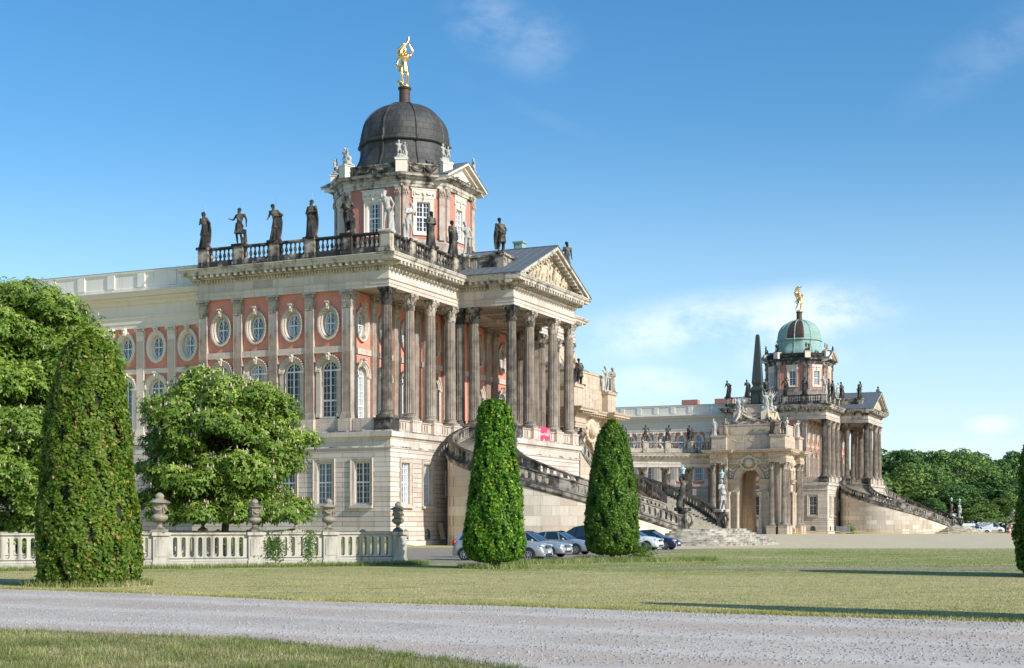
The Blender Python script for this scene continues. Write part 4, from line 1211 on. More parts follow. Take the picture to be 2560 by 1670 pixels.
    for (w, L) in dk:
        n = 2 if L > 5 else 2
        for g in range(n):
            u0 = .8 + (L - 1.6) * g / n; u1 = .8 + (L - 1.6) * (g + 1) / n
            pts = [w.put(u0 + (u1 - u0) * k / 8, 36.0 - .48 * math.sin(PI * k / 8), -.2) for k in range(9)]
            gl.tube(pts, [.05, .08, .1, .12, .13, .12, .1, .08, .05], 6)
            gl.ball(w.put(u0, 35.9, -.2), (.12, .12, .14), 6, 4)
            gl.ball(w.put(u0, 35.6, -.2), (.06, .06, .24), 6, 4)
    ob = dm.build('drum_attic', M['baluster'], P)
    for i, (a, b) in enumerate(oc):
        d = Vector((a - cx, b - cy)).normalized()
        p = MB(); p.box(-.55, .55, -.5, .5, 35.1, 36.35); p.box(-.62, .62, -.57, .57, 36.35, 36.5)
        p.build('attic_pedestal', M['cream'], ob, loc=(a + d.x * .0, b + d.y * .0, 0), rz=math.atan2(d.y, d.x) + PI / 2)
    # drum pediments on the faces looking along +/-x
    for sx in (1, -1):
        xf = cx + sx * 6.1; dp = MB()
        for s in (-1, 1):
            y1 = cy + s * 4.25
            for (xa, xb, zz, t) in ((-.6, 1.0, 0., .2), (-.6, .6, -.2, .3)):
                vs = []
                for x in (xf + sx * xa, xf + sx * xb): vs += [(x, y1, 35.12 + zz), (x, cy, 37.1 + zz), (x, cy, 37.1 + zz - t), (x, y1, 35.12 + zz - t)]
                dp.add(vs, [(0, 1, 2, 3), (7, 6, 5, 4), (0, 4, 5, 1), (1, 5, 6, 2), (2, 6, 7, 3), (3, 7, 4, 0)])
        dp.add([(xf + sx * .28, cy - 4.2, 34.9), (xf + sx * .28, cy + 4.2, 34.9), (xf + sx * .28, cy, 36.9)], [(0, 1, 2)])
        for k in range(12): dp.ball((xf + sx * .34, cy + random.uniform(-2, 2), 35.3 + random.uniform(0, .5)), (.12, .25, .25), 7, 5)
        dpo = dp.build('drum_pediment', M['cream'], P)
        rr = MB()
        for s in (-1, 1):
            vs = []
            for zz in (0.01, .09):
                vs += [(xf + sx * 1.04, cy + s * 4.35, 35.12 + zz), (xf + sx * 1.04, cy, 37.12 + zz), (cx + sx * 3.5, cy, 37.12 + zz), (cx + sx * 3.5, cy + s * 4.35, 35.12 + zz)]
            rr.add(vs, [(0, 1, 2, 3), (7, 6, 5, 4), (0, 4, 5, 1), (1, 5, 6, 2), (2, 6, 7, 3), (3, 7, 4, 0)])
        rr.build('pediment_roof', M['lead'], dpo)
    # ---------------- side wing, set back
    wy = 1.75; XE = -64
    ww = Wall((0, wy), 0)
    wk = []; wp = []
    x = -21.9
    n = 0
    while x > XE + 2:
        wk += [('oval', x, 17.15), ('archp', x, 10.35)]; wp.append(x + 1.78); x -= 3.56; n += 1
    mbw = ww.sheet(P, '', [(XE, 9.7), (-19.45, 9.7), (-19.45, 20.1), (XE, 20.1)], None, wk)
    mbw.build('wing_brick_wall', M['brick'], P)
    ww.windows(P, wk, SURC)
    wl = Wall((0, wy - .35), 0); lk = [('rectp', q[1], 3.4) for q in wk[::2]]
    wl_m = wl.sheet(P, '', [(XE, 0), (-19.85, 0), (-19.85, 9.3), (XE, 9.3)], None, lk)
    wl_m.build('wing_lower_wall', M['rustic'], P); wl.windows(P, lk)
    we = MB()
    wpath = [(XE, W2), (XE, wy - .2), (-19.2, wy - .2)][::1]
    we.sweep(wpath, [(-.6, 20.0), (0, 20.0), (0, 20.4), (.06, 20.42), (.06, 20.85), (.16, 20.95), (.16, 21.1), (0, 21.15), (0, 22.1), (.15, 22.2), (.2, 22.45), (.4, 22.6), (.45, 22.8), (.8, 22.85), (.85, 23.1), (.95, 23.3), (-.6, 23.4)])
    we.sweep(wpath, [(-.3, 9.2), (.3, 9.2), (.34, 9.65), (-.3, 9.7)])
    we.sweep([(XE, wy - .02), (-19.2, wy - .02)], [(-.1, 15.75), (.12, 15.75), (.16, 16.2), (-.1, 16.22)])
    for p in wp: we.box(p - .55, p + .55, wy - .42, wy, 9.7, 10.05)
    we.build('wing_entablature', M['cream'], P)
    wa = MB()
    wa.sweep([(XE, W2), (XE, wy), (-19.6, wy)], [(-.5, 23.35), (0, 23.35), (.05, 23.8), (0, 23.85), (0, 25.15), (.1, 25.2), (.12, 25.35), (-.5, 25.4)])
    for p in wp:
        wa.box(p - .42, p + .42, wy - .12, wy, 23.85, 25.15)
    wa.build('wing_parapet', M['whitewash'], P)
    wr = MB(); wr.box(XE, -19.6, wy + .3, W2 - .5, 25.2, 25.5)
    wr.build('wing_roof', M['lead'], P)
    for p in wp: pilaster(P, p, wy, 10.0, 0, mesh=ME_PILW, cap=ME_PCAPW, H=WH, caph=1.3)
    return root, (cx, cy)

def make_dome(parent, c, kind):
    z0 = 36.2
    def seg_r(prof, mat, name, par, a0=0, a1=2 * PI, n=64):
        mb = MB(); vs = []; fs = []
        m = len(prof)
        for (r, z) in prof:
            for k in range(n + 1):
                a = a0 + (a1 - a0) * k / n
                q = (a - PI / 8) % (PI / 4) - PI / 8
                rr = r * (.5 + .5 * math.cos(PI / 8) / math.cos(q)) * 1.02
                vs.append((rr * math.cos(a), rr * math.sin(a), z))
        for i in range(m - 1):
            for k in range(n): fs.append((i * (n + 1) + k, i * (n + 1) + k + 1, (i + 1) * (n + 1) + k + 1, (i + 1) * (n + 1) + k))
        mb.add(vs, fs)
        return mb.build(name, mat, par, 50, loc=(c[0], c[1], 0) if par is parent else None)
    base = [(5.0, z0 - .9), (5.0, 36.9), (4.75, 37.3), (4.5, 37.9), (4.38, 38.6), (4.36, 39.1)]
    ring = [(4.36, 39.1), (4.52, 39.12), (4.62, 39.22), (4.62, 39.36), (4.52, 39.46), (4.4, 39.48), (4.4, 40.25), (4.33, 40.3)]
    hem = [(4.33 * math.cos(t), 40.3 + 3.35 * math.sin(t)) for t in [PI / 2 * k / 12 for k in range(12)]] + [(.3, 43.64)]
    mA = M['copper'] if kind == 'brown' else M['verdigris']
    d = seg_r(hem, mA, 'dome', parent)
    seg_r(base, mA if kind != 'brown' else M['copper'], 'dome_base', d); seg_r(ring, mA, 'dome_ring', d)
    if kind == 'green':
        a = -PI / 2 - R(24)
        hem2 = [(r * 1.004 + .01, z + .012) for r, z in ring[5:] + hem[1:10]]
        seg_r(hem2, M['copper_rust'], 'brown_panel', d, a + .08, a + .86, 16)
    rb = MB()
    for k in range(8):
        a = PI / 4 * k + 0 * PI / 8
        dd = Vector((math.cos(a), math.sin(a), 0)); f = 1.02 * (.5 + .5 * math.cos(PI / 8) / math.cos(PI / 8))
        fr = lambda r: r * (.5 + .5 * math.cos(PI / 8) / math.cos(((a - PI / 8) % (PI / 4)) - PI / 8)) * 1.02
        rb.tube([dd * (fr(r)) + Vector((0, 0, z)) for r, z in hem[:-1]], .13, 6)
        rb.tube([dd * (fr(r)) + Vector((0, 0, z)) for r, z in ring], .14, 6)
        rb.tube([dd * (fr(r)) + Vector((0, 0, z)) for r, z in base], .13, 6)
    rb.build('ribs', M['copper'] if kind == 'brown' else mA, d, 60)
    fi = MB(); fi.lathe([(1.0, 43.3), (.95, 43.6), (.62, 43.75), (.56, 43.9), (.55, 45.1), (.62, 45.15), (.68, 45.25), (.68, 45.35), (.55, 45.42)], 20)
    fi.build('finial_column', M['copper_rust'], d, 40)
    return d

# ---------------------------------------------------------------- curved stairs
OC = [(.9, 13.0), (.75, 11.2), (1.1, 9.2), (2.4, 6.9), (4.8, 5.1), (8.3, 4.5), (12.5, 5.9), (16.3, 8.6), (19.2, 11.7), (21.0, 14.6)]
IC = [(0, 5.7, 12.9), (.2, 6.2, 11.0), (.35, 7.9, 9.8), (.48, 10.6, 9.7), (.6, 12.9, 11.5), (.74, 15.5, 15.6), (.86, 17.3, 20.6)]
NS = 50
def make_stairs():
    root = empty('curved_staircase', C1, ANG)
    O = catmull([(a, b, 0) for a, b in OC], NS + 1)
    tt = [q[0] for q in IC]; n1 = int(NS * .86) + 1; I1 = []
    for k in range(n1):
        t = k / NS; j = max(0, min(len(IC) - 2, sum(1 for q in tt if q <= t) - 1)); f = min(1, (t - tt[j]) / (tt[j + 1] - tt[j]))
        q = [Vector((*IC[max(0, min(len(IC) - 1, j + d))][1:], 0)) for d in (-1, 0, 1, 2)]
        I1.append(.5 * (2 * q[1] + (q[2] - q[0]) * f + (2 * q[0] - 5 * q[1] + 4 * q[2] - q[3]) * f * f + (3 * q[1] - q[0] - 3 * q[2] + q[3]) * f ** 3))
    I = I1 + [I1[-1].lerp(Vector((21.6, AX, 0)), (k + 1) / (NS - len(I1) + 1)) for k in range(NS + 1 - len(I1))]
    zf = lambda t: 9.7 - 8.25 * t
    def mir(p, s): return Vector((p.x, p.y if s == 0 else 2 * AX - p.y, p.z))
    Lo = sum((O[i + 1] - O[i]).length for i in range(NS)); Li = sum((I1[i + 1] - I1[i]).length for i in range(len(I1) - 1))
    for s in (0, 1):
        st = MB()
        for k in range(NS):
            z = zf((k + .5) / NS); z2 = zf((k + 1.5) / NS) - .01
            a, b, c, d = (mir(q, s) for q in (O[k], O[k + 1], I[k + 1], I[k]))
            e = (b - a).normalized() * .04
            st.add([(a.x, a.y, z), (b.x + e.x, b.y + e.y, z), (c.x + e.x, c.y + e.y, z), (d.x, d.y, z), (b.x + e.x, b.y + e.y, z - .05), (c.x + e.x, c.y + e.y, z - .05), (b.x, b.y, z - .05), (c.x, c.y, z - .05), (b.x, b.y, z2), (c.x, c.y, z2)],
                   [(0, 1, 2, 3), (1, 4, 5, 2), (4, 6, 7, 5), (6, 8, 9, 7)])
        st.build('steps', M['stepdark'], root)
        # top landing
        ld = MB(); pts = [mir(Vector(q), s) for q in ((.4, 12.8, 9.69), (.95, 12.8, 9.69), (5.7, 12.8, 9.69), (5.7, 13.6, 9.69), (.4, 13.6, 9.69))]
        def guide(Q, L, n):
            cum = [0]
            for i in range(n): cum.append(cum[-1] + (Q[i + 1] - Q[i]).length)
            def g(x):
                x = min(cum[-1] - 1e-4, max(0, x)); i = max(0, min(n - 1, int(np.searchsorted(cum, x, 'right')) - 1)); f = (x - cum[i]) / max(1e-6, cum[i + 1] - cum[i])
                p = Q[i].lerp(Q[i + 1], f); t = (i + f) / NS
                r = mir(p, s); return Vector((r.x, r.y, zf(t)))
            return g
        gO = guide(O, Lo, NS); gI = guide(I1, Li, len(I1) - 1)
        wl = MB(); bnd = MB()
        def ribbon(mb, g, L, prof, n=70):
            k = len(prof); vs = []; fs = []
            for i in range(n + 1):
                x = L * i / n; p = g(x); q = g(min(L, x + .05)) - g(max(0, x - .05)); q.z = 0; q.normalize(); nn = Vector((q.y, -q.x, 0)) * (-1 if s else 1)
                for (o, w) in prof: 
                    z = p.z + w if w > -50 else 0.0
                    vs.append((p.x + nn.x * o, p.y + nn.y * o, z))
            for i in range(n):
                for j in range(k):
                    j2 = (j + 1) % k; fs.append((i * k + j, (i + 1) * k + j, (i + 1) * k + j2, i * k + j2))
            fs.append(tuple(range(k))); fs.append(tuple(n * k + j for j in range(k - 1, -1, -1)))
            mb.add(vs, fs)
        # outward of outer curve is right-hand side for s=0
        ribbon(wl, gO, Lo, [(-.12, -99), (.22, -99), (.22, -.55), (-.12, -.55)])
        ribbon(wl, gI, Li, [(-.2, -99), (.2, -99), (.2, -.5), (-.2, -.5)])
        wl.build('stair_wall', M['ramp'], root)
        ribbon(bnd, gO, Lo, [(-.1, -.56), (.24, -.56), (.42, -.38), (.44, -.12), (.34, .02), (-.1, .02)])
        ribbon(bnd, gI, Li, [(-.3, -.5), (.3, -.5), (.34, -.1), (.28, .02), (-.28, .02), (-.34, -.1)])
        bnd.build('stair_band', M['ramprail'], root, color=(.93, 1, 1, 1))
        for (g, L, nm) in ((gO, Lo, 5), (gI, Li, 4)):
            for q in range(nm):
                seg = L / nm; base = q * seg
                mb = MB(); pierced(mb, (lambda x, g=g, base=base: g(base + x)), seg, .02, 1.12, th=.26, pitch=.56, hw=.15, solid=.7, top=.2, bot=.15)
                mb.build('stair_balustrade', M['ramprail'], root, color=((1.0, .92, .9, 1.02, .95)[q], 1, 1, 1))
        # scrolled end of the parapet
        e = mir(O[-1], s); zz = zf(1)
        sc2 = MB(); pts = []; 
        for k in range(15):
            t = k / 14; ang = PI * .55 - t * PI * 1.9; rr = .58 - .42 * t
            pts.append(Vector((e.x + .35 + rr * math.cos(ang) * .7, e.y + (.45 if s == 0 else -.45), zz + .7 + rr * 1.1 * math.sin(ang))))
        sc2.tube(pts, [.15 - .003 * k for k in range(15)], 8)
        sc2.build('scroll', M['ramprail'], root, 50)
        p = MB()
        p.box(e.x - .55, e.x + .45, e.y - .5, e.y + .5, .9, 1.65); p.box(e.x - .42, e.x + .32, e.y - .4, e.y + .4, 1.65, 2.95); p.box(e.x - .55, e.x + .45, e.y - .5, e.y + .5, 2.95, 3.2)
        p.build('newel_pedestal', M['ramprail'], root, color=(.95, 1, 1, 1))
    # platform of broad bottom steps
    core = [(17.5, 13.6), (20.4, 13.3), (22.8, 14.4), (23.8, 16.2), (23.8, 25.0), (22.8, 26.8), (20.4, 27.9), (17.5, 27.6)]
    bs = MB()
    for k in range(8):
        bs.sweep(core, [(-3 if k == 0 else -.3 + .42 * k, 1.44 - .18 * k - .18), (.42 * k, 1.44 - .18 * k - .18), (.42 * k, 1.44 - .18 * k - .05), (.42 * k + .03, 1.44 - .18 * k - .05), (.42 * k + .03, 1.44 - .18 * k), (-.42 + .42 * k - .2, 1.44 - .18 * k)], closed=True, loop=False)
    bs.add([(a, b, 1.435) for a, b in core], [tuple(range(len(core)))])
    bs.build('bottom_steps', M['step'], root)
    bl = MB(); bl.add([(.3, 12.6, 9.69), (6.0, 12.6, 9.69), (6.0, 13.5, 9.69), (.3, 13.5, 9.69)], [(0, 1, 2, 3)]); bl.add([(.3, 2 * AX - 12.6, 9.69), (6.0, 2 * AX - 12.6, 9.69), (6.0, 2 * AX - 13.5, 9.69), (.3, 2 * AX - 13.5, 9.69)], [(3, 2, 1, 0)])
    bl.build('top_landing', M['step'], root)
    return root

pal, DC = make_palace()
tag(pal, 'large near palace wing with brown copper dome, red brick and columned portico', 'palace')
stairs1 = make_stairs()
tag(stairs1, 'near horseshoe stone staircase behind the parked cars', 'staircase', 'curved palace staircases')
pal2 = copy_tree(pal); pal2.location = C1 + OFF2
tag(pal2, 'distant palace wing with green copper dome patched in brown', 'palace')
make_dome(pal, DC, 'brown'); make_dome(pal2, DC, 'green')
stairs2 = copy_tree(stairs1); stairs2.location = C1 + OFF2
tag(stairs2, 'distant curved stone staircase in front of the green domed palace', 'staircase', 'curved palace staircases')
ch = MB(); ch.box(-32, -28.6, 11, 12.6, 25.3, 27.3); ch.build('chimney', M['brick_dark'], pal2); ch = MB(); ch.box(-25, -21.4, 11, 12.6, 25.3, 27.3); ch.build('chimney', M['brick_dark'], pal2)
for ob in pal2.children:       # the far wing is more weathered
    if ob.type == 'MESH' and ob.name.startswith(('drum', 'cornice', 'entablature', 'lower_wall')):
        ob.color = (.68 if ob.name.startswith('drum') else .85, 1, 1, 1)

# banner on the portico
bn = MB(); bn.box(0, .05, -1.35, 1.35, 0, 1.5)
ban = bn.build('banner', plain('pink_cloth', (.68, .05, .13), .7, 0, .05), None, loc=loc(5.62, 19.7, 9.5), rz=ANG)
tag(ban, 'pink banner with white lettering hung between the portico columns', 'banner')
def text(s, size, x, y, z, mat, parent, name='lettering'):
    cu = bpy.data.curves.new('t', 'FONT'); cu.body = s; cu.size = size; cu.extrude = .004
    to = bpy.data.objects.new('t', cu); COL.objects.link(to)
    dg = bpy.context.evaluated_depsgraph_get(); me = bpy.data.meshes.new_from_object(to.evaluated_get(dg), depsgraph=dg)
    bpy.data.objects.remove(to)
    me.materials.clear(); me.materials.append(mat); me.name = name
    o = link(name, me, parent, (x, y, z)); o.rotation_euler = (PI / 2, 0, PI / 2)
    return o
text('IM', .22, .06, -1.28, 1.16, M['white'], ban); text('Neuen Palais', .42, .06, -1.28, .72, M['white'], ban)
lg = MB(); lg.box(.05, .06, -.15, .0, .16, .42); lg.box(.05, .06, -.15, .9, .16, .20); lg.build('logo', M['white'], ban)
lg = MB(); lg.add([(.055, .95 + .34 * math.cos(k * PI / 10), 1.02 + .34 * math.sin(k * PI / 10)) for k in range(20)], [tuple(range(20))]); lg.build('ornament', plain('light_pink', (.75, .25, .32), .7), ban)
# ---------------------------------------------------------------- end pavilion of the colonnade, with archway
PC = (-8.7, 152.0); PH = 7.0          # centre and half size in palace frame
CH = 11.3
_s2, _c2 = column_meshes(CH, .5, .43, 1.35); ME_COL2 = _s2.mesh('column', M['column'], 35); ME_CAP2 = capital_round(.43, 1.35).mesh('capital', M['capital'], 50)
def make_portal(with_all=True):
    root = empty('colonnade_pavilion', loc(PC[0], PC[1]), ANG)
    P = root; h = PH
    zt = 12.85
    w = MB(); ap = [(-1.85, 0)] + [(1.85, 0)] + [(1.85 * math.cos(PI * k / 14), 9.9 + 1.85 * math.sin(PI * k / 14)) for k in range(15)]
    hi = h - 1.3
    for i in range(4):
        rz = i * PI / 2; c, s = math.cos(rz), math.sin(rz)
        o = Vector((s * hi, -c * hi)); wl = Wall(o, rz)
        w.merge(wl.sheet(P, '', [(-hi, 0), (hi, 0), (hi, zt), (-hi, zt)], None, [], [ap]))
        # thick reveal
        vs = [wl.put(u, z, 0) for u, z in ap] + [wl.put(u, z, 1.6) for u, z in ap]; n = len(ap)
        w.add(vs, [(k, (k + 1) % n, n + (k + 1) % n, n + k) for k in range(n)])
        w.merge(Wall(Vector((s * (hi - 1.6), -c * (hi - 1.6))), rz).sheet(P, '', [(-hi + 1.6, 0), (hi - 1.6, 0), (hi - 1.6, zt), (-hi + 1.6, zt)], None, [], [ap]))
    w.build('wall', M['portal'], P)
    # archivolts, imposts, cartouche on two visible sides
    av = MB(); cts = []
    for rz in (0, PI / 2, PI):
        ct = MB(); cts.append(ct)
        o = Vector((math.sin(rz) * hi, -math.cos(rz) * hi)); wl = Wall(o, rz)
        n = 16; rows = [[(1.85 + g) * 1.0 for g in (0,)]]
        prof = [(0.0, .02), (0.02, -.15), (.3, -.18), (.32, -.26), (.75, -.3), (.78, -.4), (.95, -.4), (.95, .02)]
        vs = []; fs = []
        for (g, y) in prof:
            for k in range(n + 1):
                a = PI * k / n; vs.append(wl.put((1.85 + g) * math.cos(a), 9.9 + (1.85 + g) * math.sin(a), y))
        for i in range(len(prof) - 1):
            for k in range(n): fs.append((i * (n + 1) + k, i * (n + 1) + k + 1, (i + 1) * (n + 1) + k + 1, (i + 1) * (n + 1) + k))
        av.add(vs, fs)
        def bx(u0, u1, z0, z1, d, mb=av):
            q = [wl.put(u0, z0, .05), wl.put(u1, z0, .05), wl.put(u1, z0, -d), wl.put(u0, z0, -d)]
            mb.add([*q, *[(p[0], p[1], z1) for p in q]], [(0, 1, 5, 4), (1, 2, 6, 5), (2, 3, 7, 6), (3, 0, 4, 7), (4, 5, 6, 7), (3, 2, 1, 0)])
        for s in (-1, 1):
            a, b = sorted((s * 1.85, s * 4.3)); bx(a, b, 9.2, 9.5, .35); bx(a, b, 9.5, 9.72, .5); bx(a, b, 9.72, 9.88, .6)
            bx(a, b, 7.6, 7.75, .3)
            for uu in (2.1, 3.7):
                m0 = Vector(wl.put(s * uu, 0, -.35)); av.lathe([(.36, 1.0), (.36, 1.3), (.3, 1.4), (.26, 7.0), (.34, 7.05), (.3, 7.15), (.42, 7.6)], 12, (m0.x, m0.y, 0))
                bx(s * uu - .42, s * uu + .42, 0, 1.0, .8)
        for k in range(9):
            a = PI * k / 8
            m0 = wl.put(1.25 * math.cos(a) * 1.0, 12.9 + .2 + .9 * math.sin(a) * 1.0, -.5); ct.ball(m0, (.3, .3, .3), 8, 6)
            m0 = wl.put(1.6 * math.cos(-a) * .9, 12.6 - 1.0 * math.sin(a), -.5); ct.ball(m0, (.26, .26, .26), 8, 6)
        ct.ball(wl.put(0, 12.9, -.55), (.8, .8, .85), 12, 8); 
        for s in (-1, 1):
            ct.tube([wl.put(s * u, z, -.45) for u, z in ((.9, 13.2), (1.7, 13.5), (2.2, 13.1), (1.9, 12.6), (1.5, 12.8))], [.2, .22, .2, .15, .1], 7)
            ct.tube([wl.put(s * u, z, -.3) for u, z in ((2.3, 11.9), (2.9, 11.5), (3.4, 11.6), (3.9, 12.2))], [.15, .2, .2, .12], 7)
            for q in range(9): ct.ball(wl.put(s * (3.3 + .3 * math.sin(q * 2.2)), 10.2 + q * .23, -.25), (.2, .2, .2), 7, 5)
        for k in range(5): ct.ball(wl.put(-.36 + .18 * k, 14.1 + .12 * (2 - abs(k - 2)), -.6), (.1, .1, .22), 6, 5)
    av.build('archivolt', M['portal'], P, 40); [link('cartouche', remesh(q, .07, 'cartouche', M['relief']), P) for q in cts]
    # coupled columns at the corners
    for (sx, sy) in ((1, -1), (1, 1), (-1, -1)):
        for (dx, dy) in ((0, 0), (-2.15, 0), (0, -2.15)):
            x = sx * (h - .55) + dx * sx; y = sy * (h - .55) + dy * sy
            column(P, x, y, 1.55, .04 + .1 * random.random(), ME_COL2, ME_CAP2, CH, 1.35)
            b = MB(); b.box(x - .82, x + .82, y - .82, y + .82, 0, 1.35); b.box(x - .88, x + .88, y - .88, y + .88, 1.35, 1.5); b.build('column_pedestal', M['portal'], P)
    # entablature breaking forward over the columns
    def ress(s):
        i = h - .95; f = h; c = h - 3.2
        return [(-f, -f), (-c, -f), (-c, -i), (c, -i), (c, -f), (f, -f), (f, -c), (i, -c), (i, c), (f, c), (f, f), (c, f), (c, i), (-c, i), (-c, f), (-f, f), (-f, c), (-i, c), (-i, -c), (-f, -c)]
    pth = ress(1); A, C_ = entab(12.9, -1.6, .86)
    mb = MB(); mb.sweep(pth, A, closed=True); mb.build('entablature', M['portal'], P)
    mb = MB(); mb.sweep(pth, C_, closed=True); mb.merge(oriented_boxes(pth, .55, .6, .12, .28, 14.5, 14.7, True)); mb.build('cornice', M['portal'], P, color=(.97, 1, 1, 1))
    mb = MB(); mb.box(-h + .8, h - .8, -h + .8, h - .8, 12.7, 12.95); mb.build('ceiling', M['portal'], P)
    at = MB(); at.sweep(pth, [(-1.2, 15.1), (-.15, 15.1), (-.15, 15.45), (-.25, 15.5), (-.25, 17.45), (-.1, 17.55), (-.05, 17.85), (-1.2, 17.9)], closed=True)
    at.box(-h + 1, h - 1, -h + 1, h - 1, 15.2, 17.8)
    gl = at
    for rz in (0, PI / 2):
        wl = Wall(Vector((math.sin(rz) * (h - 1.2), -math.cos(rz) * (h - 1.2))), rz)
        for g in range(2):
            pts = [wl.put(-3.0 + g * 3.0 + 3.0 * k / 12, 17.0 - .42 * math.sin(PI * k / 12), -.12) for k in range(13)]
            for p in pts: gl.ball(p, (.16, .16, .16), 7, 5)
    at.build('attic', M['portal'], P)
    # stepped base with hollow sides
    pf = [(5.6, 17.85), (5.6, 19.6), (5.7, 19.65), (5.7, 19.85), (5.2, 19.95)] + [(2.7 + 2.5 * (1 - k / 8) ** 2.0, 19.95 + 1.9 * k / 8) for k in range(1, 9)] + [(2.6, 21.9), (2.35, 23.4), (2.5, 23.45), (2.5, 23.65), (1, 23.7)]
    mb = MB(); s2 = math.sqrt(2)
    mb.lathe([(r * s2, z) for r, z in pf], 4, a0=PI / 4); mb.build('stepped_base', M['portal'], P)
    gl = MB()
    for rz in (0, PI / 2):
        wl = Wall(Vector((math.sin(rz) * 2.7, -math.cos(rz) * 2.7)), rz)
        for g in range(1):
            for k in range(15):
                u = -2.5 + 5.0 * k / 14; gl.ball(wl.put(u, 22.3 - 1.3 * math.sin(PI * k / 14), -.1 - .25 * math.sin(PI * k / 14)), (.28, .28, .26), 7, 5)
        for s in (-1, 1): gl.tube([wl.put(s * 2.6, 22.5, -.1), wl.put(s * 2.8, 21.4, -.4), wl.put(s * 3.2, 20.6, -.9)], [.3, .3, .15], 7)
    link('base_garland', remesh(gl, .08, 'base_garland', M['relief']), P)
    return root
portal = make_portal(); tag(portal, 'square arched colonnade pavilion with garlanded attic below the dark obelisk', 'pavilion', 'pavilions ending the colonnade')
# the mirrored twin beside the near palace
portal1 = copy_tree(portal); portal1.location = loc(PC[0], 102.6 * 2 - PC[1] - .6); portal1.scale = (1, -1, 1)
portal1['label'] = 'pale pavilion half hidden behind the near palace portico, beside the second hedge cone'
for c in portal1.children:
    if c.type == 'MESH' and c.name.startswith(('entablature', 'attic', 'wall', 'stepped')): c.color = (1.1, 1, 1, 1)

ob = MB()
ob.box(-1.25, 1.25, -1.25, 1.25, 23.6, 23.9); ob.box(-1.05, 1.05, -1.05, 1.05, 23.5, 26.3); ob.box(-1.12, 1.12, -1.12, 1.12, 26.0, 26.3); ob.box(-1.25, 1.25, -1.25, 1.25, 26.3, 26.6)
for rz in (0, PI / 2, PI, -PI / 2):
    wl = Wall(Vector((math.sin(rz) * 1.05, -math.cos(rz) * 1.05)), rz)
    frame = MB(); ring_profile(frame, lambda g: [(-.72 - g, 23.8 - g), (.72 + g, 23.8 - g), (.72 + g, 25.7 + g), (-.72 - g, 25.7 + g)], [(0, .0), (0, -.06), (.1, -.06), (.1, .0)], 4)
    ob.merge(MB(), None); ob.add([wl.put(v[0], v[2], v[1]) for v in frame.v], frame.f)
s2 = math.sqrt(2)
ped = ob.build('obelisk', M['obelisk'], None, loc=loc(PC[0], PC[1]), rz=ANG)
tag(ped, 'tall dark green obelisk on a panelled pedestal above the pavilion', 'obelisk')
sh = MB(); sh.lathe([(1.05 * s2, 26.6), (.88 * s2, 27.0), (.70 * s2, 27.2), (.90 * s2, 27.75), (.90 * s2, 27.9), (.32 * s2, 36.3), (.26 * s2, 36.6), (.05, 36.75)], 4, a0=PI / 4)
sh.build('shaft', M['obelisk'], ped)

# ---------------------------------------------------------------- curved colonnade running left from the pavilion
def make_colonnade():
    root = empty('curved_colonnade', C1, ANG); P = root
    ctr = [(-15.0, 149.5), (-19.5, 147.6), (-25, 144.8), (-31, 141.2), (-37, 137.0), (-43, 132.4)]
    G = catmull([(a, b, 0) for a, b in ctr], 41)
    path = [(p.x, p.y) for p in G][::-1]       # outward (towards the court) on the right-hand side
    back = 4.6
    A, C_ = entab(12.3, -back, .93)
    mb = MB(); mb.sweep(path, A); mb.build('entablature', M['beam'], P)
    mb = MB(); mb.sweep(path, C_); mb.merge(oriented_boxes(path, .6, .62, .13, .3, 14.05, 14.27)); mb.build('cornice', M['cornice'], P, color=(1.05, 1, 1, 1))
    bs = MB(); bs.sweep(path, [(-back, 0), (.5, 0), (.5, .5), (.3, .55), (.3, 1.35), (-back, 1.4)]); bs.build('base', M['ashlar'], P)
    Lc = sum((G[i + 1] - G[i]).length for i in range(40)); n = 8
    for k in range(n):
        i = min(39.99, 40 * (k + .35) / n); j = int(i); p = G[j].lerp(G[j + 1], i - j); d = (G[j + 1] - G[j]).normalized(); nn = Vector((-d.y, d.x, 0)) * -1
        nn = Vector((-d.y, d.x, 0)); 
        if nn.y > 0: nn = -nn
        for off in (.45, back - .5):
            q = p - nn * off
            column(P, q.x, q.y, 1.4, .05 + .1 * random.random(), ME_COL2, ME_CAP2, 10.9 if False else CH, 1.35).scale = (1, 1, 10.9 / CH)
        q = p - nn * .2; s = p
        pedestal(P, q.x, q.y, 14.85, math.atan2(d.y, d.x), 2.2, w=.5, d=.4, soot=-.2)
        STN.append((q.x, q.y))
        if k < n - 1:
            i2 = 40 * (k + 1.35) / n; j2 = int(min(39.99, i2)); p2 = G[j2].lerp(G[j2 + 1], i2 - j2) - nn * .2
            dd = (p2 - q).normalized()
            balustrade(P, tuple((q + dd * .5).xy), tuple((p2 - dd * .5).xy), 15.0, h=1.95, base=.75, n=6, soot=-.22)
    rf = MB(); rf.sweep(path, [(-back, 14.85), (.6, 14.85), (.6, 14.95), (-back, 14.95)]); rf.build('roof', M['lead'], P)
    return root
STN = []
colo = make_colonnade(); tag(colo, 'curved open colonnade with roof balustrade leading left from the arched pavilion', 'colonnade')
